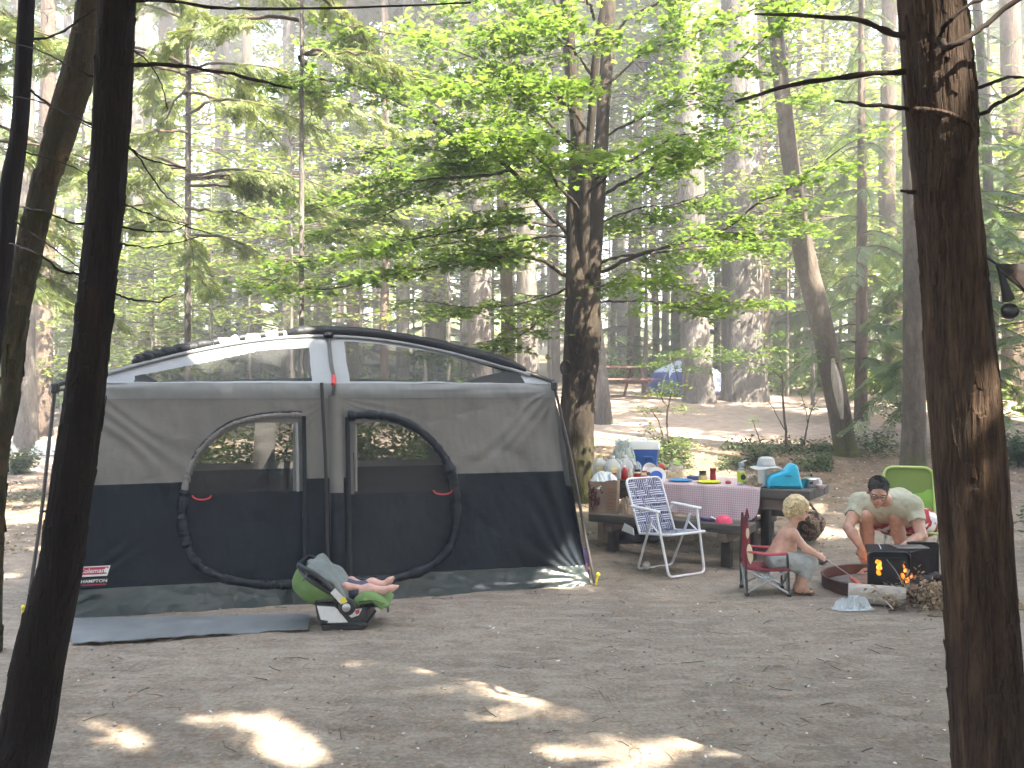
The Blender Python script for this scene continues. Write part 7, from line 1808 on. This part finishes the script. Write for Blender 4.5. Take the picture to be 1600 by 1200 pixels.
def plate(name, a, b, z0, z1, rnd, holes, n=64, th=.006):
    u = np.linspace(0, 1, n); S, Z = np.meshgrid(u, np.linspace(0, 1, n), indexing='ij'); W = np.linalg.norm(b - a); sc, zc = (S[:-1, :-1] + S[1:, 1:]) / 2, (Z[:-1, :-1] + Z[1:, 1:]) / 2
    m = np.ones(sc.shape, bool); H_ = z1 - z0; x, y = sc * W, zc * H_
    for cx_ in (rnd, W - rnd): m &= ~((np.abs(x - W / 2) > W / 2 - rnd) & (y > H_ - rnd) & (np.hypot(np.abs(x - W / 2) - (W / 2 - rnd), y - (H_ - rnd)) > rnd))
    for h in holes: m &= ~inpoly(sc, zc, h)
    d = (b - a) / W; nn_ = np.array([d[1], -d[0], 0]); p = a + np.outer(S.ravel(), b - a); p[:, 2] = z0 + Z.ravel() * H_ + .004 * fbm(np.column_stack([S.ravel() * 6, Z.ravel() * 6, 0 * S.ravel()]), 3, 3); p = p + nn_ * (.004 * fbm(np.column_stack([S.ravel() * 4, Z.ravel() * 4, 0 * S.ravel() + 5]), 4, 2))[:, None]
    f = grid_faces(n, n, m); V, Fc = compact(np.vstack([p, p - nn_ * th]), np.vstack([f, f[:, ::-1] + n * n])); return part(name, (V, Fc), m_iron, grill, world=True, sharp=40)
def blob(cx_, cy, rx, ry, seed, n=20):
    rg_ = np.random.default_rng(seed); return [(cx_ + rx * math.cos(t) * (1 + .25 * math.sin(2 * t + seed)), cy + ry * math.sin(t) * (1 + .2 * math.sin(3 * t + seed))) for t in np.linspace(0, 2 * PI, n, endpoint=False)]
plate('front_plate', gA, gB, .015, .318, .045, [blob(.245, .74, .055, .060, 1), blob(.275, .585, .060, .090, 2), blob(.265, .45, .055, .085, 3), blob(.30, .66, .035, .10, 5), blob(.88, .72, .022, .03, 6), blob(.90, .52, .035, .05, 7)])
part('front_lip', MB().tube(rounded([gA + [0, -.008, .02], gA + [0, -.008, .316], gB + [0, -.008, .316], gB + [0, -.008, .02]], .05, 8), .008, 8), m_iron, grill, world=True)
part('front_bar', MB().tube([gA + [.04, -.012, .268], gB + [-.03, -.012, .272]], .007, 8), m_iron, grill, world=True)
gD = gC + (gA - gB) * .70 + np.array([0, .06, 0])
plate('rear_plate', gC + np.array([-.23, .06, 0]), gC, .02, .355, .04, []); part('rear_lip', MB().tube(rounded([gC + [-.235, .052, .345], gC + [-.004, -.008, .352], gC + [-.004, -.008, .03]], .03, 6), .008, 8), m_iron, grill, world=True)
0 and plate('side_plate', gB + np.array([.01, .01, 0]), gC + np.array([0, -.01, 0]), .02, .25, .01, [])
top0, top1 = gA + np.array([.03, .05, .322]), gC + np.array([-.02, -.02, .322])
for k in range(9):
    t = k / 8; a = gA * (1 - t) + (gA + np.array([.10, .30, 0])) * t + [0, 0, .322]; b = gB * (1 - t) + (gC + np.array([0, .10, 0])) * t + [0, 0, .322]; part('grate_bar', MB().tube([a, b], .005, 6), m_iron, grill, world=True)
for (a, b) in ((gA, gA + np.array([.10, .30, 0])), (gB, gC + np.array([0, .10, 0]))): part('grate_edge', MB().tube([a + [0, 0, .314], b + [0, 0, .314]], .006, 6), m_iron, grill, world=True)
part('grate_plate', MB().bbox((gA + gC) / 2 + np.array([.06, .03, .334]), (.26, .16, .010), .003), simple('greasy_steel', (.16, .17, .165), .35, .6, .3, 12, .2), grill, world=True)
m_fl = emis('flame', [(.25, (.85, .05, .005)), (.46, (1.0, .17, .015)), (.70, (1.0, .46, .08))], .32, 22)
fire = thing('campfire', 'orange flames burning inside the grill box', 'fire', FC + np.array([0, 0, .05]))
rgf = np.random.default_rng(2)
def flame(p, h, r, seed):
    rg_ = np.random.default_rng(seed); t = np.linspace(0, 1, 14); c = np.column_stack([rg_.normal(0, .3) * r * np.sin(t * 4 + seed), rg_.normal(0, .3) * r * np.cos(t * 3), h * t]); rr = r * np.sin(PI * np.clip(t * .85 + .12, 0, 1)) ** .8 * (1 - t * .5); V, Fc = tube_np(np.array(p) + c, np.maximum(rr, .002), 10); part('flame', (V, Fc), m_fl, fire, world=True, sharp=0)
wd = gB - gA
for k, (s, dy, h, r) in enumerate([(.24, .035, .13, .035), (.30, .045, .17, .045), (.20, .06, .10, .03), (.88, .035, .14, .030), (.95, .03, .10, .03), (.60, .12, .12, .04), (.45, .15, .14, .05)]): flame(gA + wd * s + [0, dy, .10], h, r, k)
for k, (px, py, d, h, r) in enumerate([(1418, 905, 7.06, .05, .018), (1424, 898, 7.07, .045, .012), (1412, 882, 7.09, .03, .008)]): flame(P(px, py + 6, d), h, r, 20 + k)
m_char = simple('charred_wood', (.018, .015, .013), .9, 0, .5, 14, .6)
for k, (a, b) in enumerate([((-.12, -.05, .07), (.22, .10, .10)), ((.30, -.10, .08), (.05, .12, .09)), ((.20, -.18, .07), (.40, -.02, .11))]):
    solo('firewood', branch_np([np.array(a), (np.array(a) + b) / 2 + [0, 0, .01], np.array(b)], .035, .028, 10, 12, .004, k), m_char, ['charred stick at the back of the fire under the grate', 'charred stick crossing the middle of the burning fire', 'charred stick poking out at the right of the fire'][k], 'firewood', FC, sharp=0)
fl_ = bpy.data.lights.new('fire_light', 'POINT'); fl_.energy = .55; fl_.color = (1, .42, .12); fl_.shadow_soft_size = .06; flo = bpy.data.objects.new('fire_light', fl_); COL.objects.link(flo); flo.location = [float(q) for q in gA + wd * .5 + [0, .16, .16]]
# split log before the ring, white film, dry brush, wire
l0, l1 = P(1326, 938, 6.78), P(1416, 936, 6.62); l0[2] = l1[2] = .068
t = np.linspace(0, 1, 40); V, Fc = tube_np(l0 + np.outer(t, l1 - l0), .072 * (1 + .0 * t), 28); V = V.reshape(-1, 3); ax_ = un_(l1 - l0); c_ = l0 + np.outer((V - l0) @ ax_, ax_); rel = V - c_; a = np.arctan2(rel[:, 2], rel @ np.cross(ax_, [0, 0, 1])); V = c_ + rel * (1 + .10 * fbm(np.column_stack([np.cos(a) * 5, np.sin(a) * 5, (V - l0) @ ax_ * 1.2]), 7, 4) + .12 * np.abs(np.sin(a * 1.5)) - .08)[:, None]
log = solo('firewood_log', (V, Fc), simple('split_wood', (.36, .32, .275), .9, 0, .3, (4, 30, 30), .7, .01, (8, 60, 60)), 'pale split firewood log lying before the fire ring', 'log', sharp=50)
wp = G(1334, 952); V, Fc = crumple(.29, .12, .085, 61, n=70, amp=.95, sharpf=8); V[:, 2] = np.maximum(V[:, 2] * np.clip(.55 + 1.3 * noise(V * [14, 22, 0] + 3, 4), .06, 1.25), .003); solo('plastic_wrap', (V, Fc), seethrough('white_film', (.62, .68, .70), .66, .3, .7), 'crumpled white plastic wrap on the dirt in front of the log', 'plastic wrap', wp, .1, sharp=0)
wr = thing('wire_fork', 'thin bent wire leaning across the front of the grill', 'wire', P(1375, 850, 7.3)); part('wire', MB().tube(spline([P(1373, 850, 7.25), P(1384, 872, 7.12), P(1398, 890, 7.06), P(1408, 908, 7.03), P(1409, 925, 7.0)], 30), .003, 6), m_steel, wr, world=True)
solo('thin_stick', MB().tube(spline([P(1366, 931, 6.66), P(1382, 938, 6.60), P(1396, 952, 6.50)], 14), .004, 6), simple('pale_stick', (.5, .47, .42), .8), 'thin pale stick leaning on the split log', 'stick')
bpn = thing('brush_pile', 'pile of dry brown leafy brush between the log and the big cedar trunk', 'brush pile', G(1440, 955)); rgb_ = np.random.default_rng(12); bc_ = P(1456, 935, 6.55); bc_[2] = 0; mbs = []; lp_ = []
for k in range(60):
    p0 = bc_ + np.array([rgb_.normal(0, .14), rgb_.normal(0, .12), abs(rgb_.normal(0, .06)) + .01]); d_ = un_([rgb_.normal(.3, 1), rgb_.normal(0, .8), rgb_.uniform(-.1, .8)]); L = rgb_.uniform(.12, .34)
    l = p0 + np.outer(np.linspace(0, 1, 6), d_ * L); l[:, 2] = np.maximum(l[:, 2], .006); mbs.append(tube_np(l, np.linspace(.004, .0015, 6), 5)); m_ = rgb_.integers(8, 22); lp_.append(l[rgb_.integers(1, 6, m_)] + rgb_.normal(0, .022, (m_, 3)))
part('twigs', join_np(mbs), b_twig, bpn, world=True, sharp=0, kind='stuff'); lp_ = np.vstack(lp_); lp_ = lp_[(lp_[:, 2] < .30)]; lp_[:, 2] = np.maximum(lp_[:, 2], .008); leaves_part('dry_leaves', bpn, lp_, (OVAL, OVAL_F), rgb_, rgb_.uniform(.022, .05, len(lp_)), m_dry, rand_rot(len(lp_), rgb_, 2.5))
solo('dead_branch', branch_np([P(1384, 954, 6.5), P(1400, 948, 6.5), P(1420, 936, 6.5)], .010, .005, 7, 14, .004, 3), b_twig, 'short dark branch stub at the left foot of the dry brush', 'branch', sharp=0)
V, Fc = crumple(.12, .10, .045, 71, n=40, amp=.6); V[:, 2] *= 1
solo('dry_leaf_clump', (V, Fc), simple('dry_clump', (.34, .27, .19), .9, 0, .35, 30, .5, .01), 'small clump of dry leaves right of the big cedar foot', 'leaves', GX(1594, 6.6), sharp=0)

# ------------------------------------------------------------------ hammock hung from the big cedar
m_ham = bpy.data.materials.new('hammock_cloth'); nt, out = nodes(m_ham); n_ = _noise(nt, 7.5, 2, .4); cc = _ramp(nt, n_.outputs[0], [(.42, (.030, .020, .016)), (.47, (.13, .085, .065)), (.56, (.42, .33, .28))]); cc.color_ramp.interpolation = 'EASE'; bsdf(nt, out, cc.outputs[0], .8, 0, None, .2)
ha = P(1560, 415, 3.30); hm = thing('hammock', 'brown camouflage hammock end tied to the big cedar at the right edge', 'hammock', [ha[0], ha[1], float(hz(ha[0], ha[1]))])
part('cord', MB().tube([P(1512, 392, 3.40), P(1526, 395, 3.36), P(1545, 405, 3.33), ha], .0035, 6), m_blk, hm, world=True)
0 and part('tree_strap', MB().tube([P(1480, 397, 3.42) + np.array([.135 * math.cos(t), (.135) * math.sin(t), .004 * math.sin(3 * t)]) for t in np.linspace(0, 2 * PI, 30, endpoint=False)], .006, 6, closed=True), m_blk, hm, world=True)
nL, nW = 50, 40; T_, W_ = np.meshgrid(np.linspace(0, 1, nL), np.linspace(-1, 1, nW), indexing='ij'); t = T_.ravel(); w = W_.ravel(); sm_ = t * 1.3; wid = .012 + np.minimum(.85 * sm_, .19); dirh = un_([1, .12, 0]); sag = -np.where(sm_ < .3, .62 * sm_, .186 + .12 * (sm_ - .3))
pl = ha + np.outer(sm_, dirh) + np.outer(sag, [0, 0, 1]); pl = pl + np.outer(w * wid, [0, .55, .83]); pl[:, 1] += .05 * wid / .17 * np.cos(w * 4.5) + .004 * np.sin(w * 14) * (1 - t); pl = pl + .010 * np.stack([fbm(np.column_stack([t * 14, w * 5, 0 * t + i]), 4 + i, 3) for i in range(3)], 1)
part('cloth', (np.vstack([pl, pl - [0, 0, .003]]), np.vstack([grid_faces(nL, nW), grid_faces(nL, nW)[:, ::-1] + nL * nW])), m_ham, hm, world=True, sharp=60)
part('gathered_end', MB().tube([ha + [-.004, 0, .004], ha + [.012, 0, -.010], ha + [.035, 0, -.035]], [.009, .016, .026], 10), m_dark, hm, world=True)
V, Fc, _ = MB().ell((0, 0, 0), (1, 1, 1), 20, 14).data(); V = V * (1 + .12 * fbm(V * 2, 4, 3))[:, None] * np.array([.032, .028, .030]); V[:, 2] += -.018
part('stuff_sack', (V + P(1578, 478, 3.28), Fc), m_blk, hm, world=True, sharp=0)
part('sack_neck', MB().tube([P(1576, 470, 3.28), P(1570, 448, 3.29), P(1563, 422, 3.30)], [.022, .014, .010], 8), m_dark, hm, world=True)

# ------------------------------------------------------------------ infant seat before the tent, baby lying in it
o0 = G(540, 973); S_ = o0[1] / F; cs = thing('infant_seat', 'green and grey infant car seat standing on the dirt before the tent doors', 'infant seat', o0)
def L2(px, py): return ((px - 540) * S_, (973 - py) * S_)
def outl(l): return np.array([L2(*p) for p in l])
m_shell = simple('seat_black', (.013, .014, .017), .45, 0, .2, 12, .1); m_gr = simple('seat_green', (.110, .195, .055), .75, 0, .14, (9, 9, 9), .4, .006, (22, 22, 22)); m_gry = simple('blanket_grey', (.145, .165, .155), .9, 0, .18, (12, 12, 12), .5, .01, (30, 30, 30)); m_sticker = simple('sticker_white', (.60, .60, .62), .5, 0, .08, 30, 0)
ux, uz, uy = (1, 0, 0), (0, 0, 1), (0, 1, 0)
part('shell', pillow(outl([(499, 928), (503, 955), (513, 973), (540, 975), (570, 973), (579, 962), (582, 944), (596, 939), (602, 935), (588, 930), (566, 932), (545, 930), (520, 922)]), (0, 0, 0), ux, uz, uy, .36, .03), m_shell, cs)
part('base_rocker', pillow(outl([(512, 962), (513, 974.5), (530, 976), (572, 974), (577, 962)]), (0, 0, .0), ux, uz, uy, .40, .015), m_shell, cs)
ra, rb = np.array(L2(470, 882)), np.array(L2(549, 931)); rm = (ra + rb) / 2; ru = (rb - ra) / np.linalg.norm(rb - ra); rv = np.array([ru[1], -ru[0]]); rv = rv if rv[1] < 0 else -rv; hl = np.linalg.norm(rb - ra) / 2
th, ph = np.meshgrid(np.linspace(0, PI, 40), np.linspace(0, PI, 40), indexing='ij'); th, ph = th.ravel(), ph.ravel()
a = -np.cos(th) * hl * 1.02; rr = np.sin(th); y = -np.cos(ph) * .20 * rr ** .8; b = np.sin(ph) * .175 * rr ** .62 * (1 - .25 * a / hl); rib = 1 + .05 * np.abs(np.sin(th * 3.2)) + .05 * fbm(np.column_stack([a * 14, y * 10, b * 14]), 3, 3)
Vc = np.column_stack([rm[0] + ru[0] * a + rv[0] * b * rib, y * rib, rm[1] + ru[1] * a + rv[1] * b * rib]); part('canopy', (np.vstack([Vc, Vc * .985]), np.vstack([grid_faces(40, 40), grid_faces(40, 40)[:, ::-1] + 1600])), m_gr, cs, sharp=0)
tt = np.linspace(0, 2 * PI, 60, endpoint=False); part('canopy_rim', MB().tube(np.column_stack([rm[0] - ru[0] * np.cos(tt) * hl * 1.02, np.sin(tt) * .20, rm[1] - ru[1] * np.cos(tt) * hl * 1.02]) , .020, 8, closed=True), m_shell, cs)
part('handle', MB().tube(rounded([np.array([*L2(551, 936)[:1], -.215, L2(551, 936)[1]]), np.array([*L2(512, 893)[:1], -.215, L2(512, 893)[1]]), np.array([*L2(474, 876)[:1], -.16, L2(474, 876)[1]]), np.array([*L2(474, 876)[:1], .16, L2(474, 876)[1]]), np.array([*L2(512, 893)[:1], .215, L2(512, 893)[1]]), np.array([*L2(551, 936)[:1], .215, L2(551, 936)[1]])], .06), .017, 8), m_shell, cs)
for s in (-1, 1):
    hb2 = part('hub', MB().lathe([(.058, 0), (.058, .02), (.048, .028), (0, .028)], (L2(551, 937)[0], s * .205, L2(551, 937)[1]), 24, rot=rotx(PI / 2 * (1 if s < 0 else -1))), m_shell, cs); part('button', MB().lathe([(.028, .028), (.028, .036), (.022, .040), (0, .040)], (L2(551, 937)[0], s * .205, L2(551, 937)[1]), 20, rot=rotx(PI / 2 * (1 if s < 0 else -1))), m_alu, hb2)
bl_l = spline(np.array([L2(484, 884), L2(488, 872), L2(500, 871), L2(518, 884), L2(535, 896), L2(546, 912), L2(549, 922)]), 40)
Vb = []; nb2 = 26
for i, (x, z) in enumerate(bl_l):
    for j in range(nb2): q = j / (nb2 - 1) * 2 - 1; Vb.append((x + .010 * math.sin(j * 1.3 + i * .2), q * .19, z - .05 * q * q + .012 * math.sin(i * .5 + q * 4)))
Vb = np.array(Vb); Vb = Vb + .016 * np.stack([fbm(Vb * 9 + k, 5 + k, 3) for k in range(3)], 1); nvb = len(Vb); gb = grid_faces(40, nb2)
bd = []; 
for i in range(39): bd += [(i * nb2, nvb + i * nb2, nvb + (i + 1) * nb2, (i + 1) * nb2)]
sd_ = solo('baby_blanket', (np.vstack([Vb, Vb - np.array([.008, 0, .028])]), [tuple(f) for f in gb] + [tuple(f[::-1] + nvb) for f in gb] + bd), m_gry, 'thick grey blanket draped over the hood opening of the infant seat', 'blanket', o0, sharp=0)
Vp, Fp = pillow(outl([(556, 934), (562, 926), (577, 918), (592, 922), (606, 932), (612, 938), (607, 944), (594, 940), (580, 939), (562, 940)]), (0, 0, 0), ux, uz, uy, .37, .05); Vp = Vp + .008 * np.stack([fbm(Vp * 13 + k, 15 + k, 3) for k in range(3)], 1); part('leg_cover', (Vp, Fp), m_gr, cs, sharp=0)
part('hanging_strap', MB().box((L2(609, 949)[0], -.08, L2(609, 947)[1]), (.010, .03, .045)), m_shell, cs, smooth=False)
def sticker(l, y, mat, nm='sticker'): part(nm, MB().prism(outl(l).tolist(), (0, y, 0), ux, uz, (0, -.003, 0)), mat, cs, smooth=False)
sticker([(505, 936), (533, 938), (530, 960), (511, 957)], -.2005, m_sticker); sticker([(531, 938), (536, 941), (552, 961), (521, 962)], -.2012, m_sticker)
sticker([(527, 915), (534, 908), (546, 921), (552, 928), (543, 932)], -.2335, m_sticker); sticker([(541, 924), (548, 920), (553, 928), (544, 932)], -.2372, m_laby, 'warning_mark'); sticker([(543, 945), (560, 942), (573, 941), (568, 951), (557, 955)], -.186, m_sticker); sticker([(562, 944), (569, 942), (569, 948), (564, 950)], -.1895, m_labr, 'warning_mark')
bb_ = thing('person', 'baby lying in the infant seat with bare feet sticking out', 'person', o0); wl = lambda px, py, y: np.array([o0[0] + (px - 540) * S_, o0[1] + y, o0[2] + (973 - py) * S_])
B = Body(wl(476, 978, -.2), wl(634, 868, .2), .0042); h_ = wl(508, 914, 0); c1_, p1_ = wl(528, 921, 0), wl(556, 927, 0)
B.chain([c1_, p1_], [.075, .072], .03).cap(wl(518, 918, 0), c1_, .04, .05, .03); BMb = hframe((.55, 0, .84), (-.84, 0, .55)); PBB = head(B, h_, BMb, .62, True)
for s, ky, (kx, kz), (ax2, az2), (tx, tz) in ((-1, -.055, (578, 919), (600, 921), (621, 915)), (1, .045, (580, 915), (598, 917), (612, 906))):
    k0 = wl(kx, kz, ky); a0 = wl(ax2, az2, ky * .9); t0 = wl(tx, tz, ky * .95); B.chain([p1_ + [0, s * .04, 0], k0, a0], [.052, .040, .027], .02)
    f_ = un_(t0 - a0); B.cap(a0, a0 - [0, 0, .004], .026, .025, .015).chain([a0, a0 * .35 + t0 * .65, t0], [.025, .022, .015], .015)
    for i, o_ in enumerate((.016, .008, 0, -.008, -.015)): B.cap(t0 - f_ * .008 + np.array([0, o_ * -s, 0]), t0 + f_ * (.010 - .002 * i) + np.array([0, o_ * -s * 1.1, .002]), .0075 - .0008 * i, .0066 - .0008 * i, .004)
for s in (-1, 1): B.chain([c1_ + [0, s * .07, .02], wl(545, 912, s * .095), wl(560, 915, s * .06)], [.03, .026, .020], .015); hand(B, wl(560, 915, s * .06), (.8, -s * .3, .1), (0, 0, 1), .42, -s, .9)
part('body', B.mesh(), m_skinb, bb_, world=True, sharp=0)
BS = Body(wl(510, 978, -.2), wl(600, 880, .2), .005); BS.chain([c1_, p1_], [.085, .082], .03)
for s, k0 in ((-1, wl(578, 919, -.055)), (1, wl(580, 915, .045))): BS.cap(p1_ + [0, s * .04, 0], (p1_ + k0) / 2, .062, .056, .02)
BS.bump(.005, 25, 3); part('romper', BS.mesh(), simple('romper_navy', (.040, .050, .085), .85, 0, .3, 18, .3), bb_, world=True, sharp=0)
part('hair', MB().ell(PBB(0, -.02, .04), np.array([.078, .094, .082]) * .63, 16, 10, rot=BMb), m_hairdk, bb_, world=True)

# ------------------------------------------------------------------ the neighbours' camp
g0 = G(1072, 616); dt = thing('dome_tent', 'blue dome tent with a pale fly standing among the far pines', 'tent', g0, .15); Wd = (1136 - 1014) / F * g0[1] / 2; Hd = 50 / F * g0[1]
A_, B_ = np.meshgrid(np.linspace(0, 2 * PI, 49), np.linspace(0, PI / 2, 18), indexing='ij'); a, b = A_.ravel(), B_.ravel(); sqr = (np.abs(np.cos(a)) ** 3.2 + np.abs(np.sin(a)) ** 3.2) ** (-1 / 3.2); rr = np.cos(b) ** .85 * (1 + .03 * np.sin(a * 8))
Vd = np.column_stack([Wd * rr * sqr * np.cos(a), Wd * .75 * rr * sqr * np.sin(a), Hd * np.sin(b)]); ac = (A_[:-1, :-1] + A_[1:, 1:]) / 2; bc2 = (B_[:-1, :-1] + B_[1:, 1:]) / 2; fly = (bc2 > .72) | ((ac > 5.0) & (ac < 5.9) & (bc2 > .12))
m_bt = simple('dome_blue', (.040, .060, .20), .5, 0, .2, 3, .2); m_bp = simple('dome_fly_pale', (.42, .48, .66), .5, 0, .15, 3, .2)
part('body', compact(Vd, grid_faces(49, 18, ~fly)), m_bt, dt, sharp=0); part('fly', compact(Vd * 1.012, grid_faces(49, 18, fly)), m_bp, dt, sharp=0)
for k in range(4): aa = PI / 4 + k * PI / 2; t = np.linspace(0, PI / 2, 16); part('pole', MB().tube(np.column_stack([Wd * 1.03 * np.cos(t) ** .85 * 1.17 * math.cos(aa), Wd * .77 * np.cos(t) ** .85 * 1.17 * math.sin(aa), Hd * 1.02 * np.sin(t)]), .012, 6), m_alu, dt)
part('door_panel', pillow(np.array([(-.5, 0.05), (.35, .05), (.25, .8), (-.1, 1.05), (-.42, .8)]) * .8, (-Wd * .25, -Wd * .735, 0), ux, (0, .35, .95), uy, .02, .006), m_bp, dt)
g1 = G(957, 622); pt = thing('picnic_table', 'reddish brown picnic table on the sunny dirt of the far camp', 'picnic table', g1, .35); m_rt = simple('red_table_wood', (.13, .062, .050), .75, 0, .25, 6, .3)
for i in range(4): part('plank', MB().bbox((0, -.27 + i * .18, .70), (1.7, .165, .04), .005), m_rt, pt)
for y in (-.62, -.5, .5, .62): part('bench_plank', MB().bbox((0, y, .42), (1.7, .11, .04), .005), m_rt, pt)
for x in (-.6, .6):
    part('beam', MB().bbox((x, 0, .37), (.06, 1.3, .06), .004), m_rt, pt)
    for s in (-1, 1): part('leg', MB().tube([(x, s * .62, .0), (x, s * .25, .68)], .035, 4), m_rt, pt)
for (px, py, sx_, lb, cl_) in ((72, 692, .42, 'pale grey sack lying at the foot of the flaky pine by the tent pole', (.30, .31, .33)), (14, 698, .34, 'dark grey bundle on the ground at the far left edge', (.09, .09, .10))):
    g_ = GX(px, 16.4); V, Fc = crumple(sx_ * 1.2, sx_ * .8, sx_ * .75, int(px), amp=.3, sharpf=3); solo('canvas_sack', (V, Fc), simple('sack_%d' % px, cl_, .8, 0, .2, 8, .3), lb, 'sack', g_, sharp=0)

# ------------------------------------------------------------------ smoky air of the camp
m_haze = bpy.data.materials.new('haze_air'); nt, out = nodes(m_haze)
pv = nt.nodes.new('ShaderNodeVolumePrincipled'); pv.inputs['Color'].default_value = (.93, .95, .97, 1); pv.inputs['Density'].default_value = HAZE
pv.inputs['Anisotropy'].default_value = 0.0
nt.links.new(pv.outputs[0], out.inputs['Volume'])
hb = MB().box((0, 220, 20), (900, 860, 56))
tag(part('haze', hb, m_haze, smooth=False), kind='stuff')
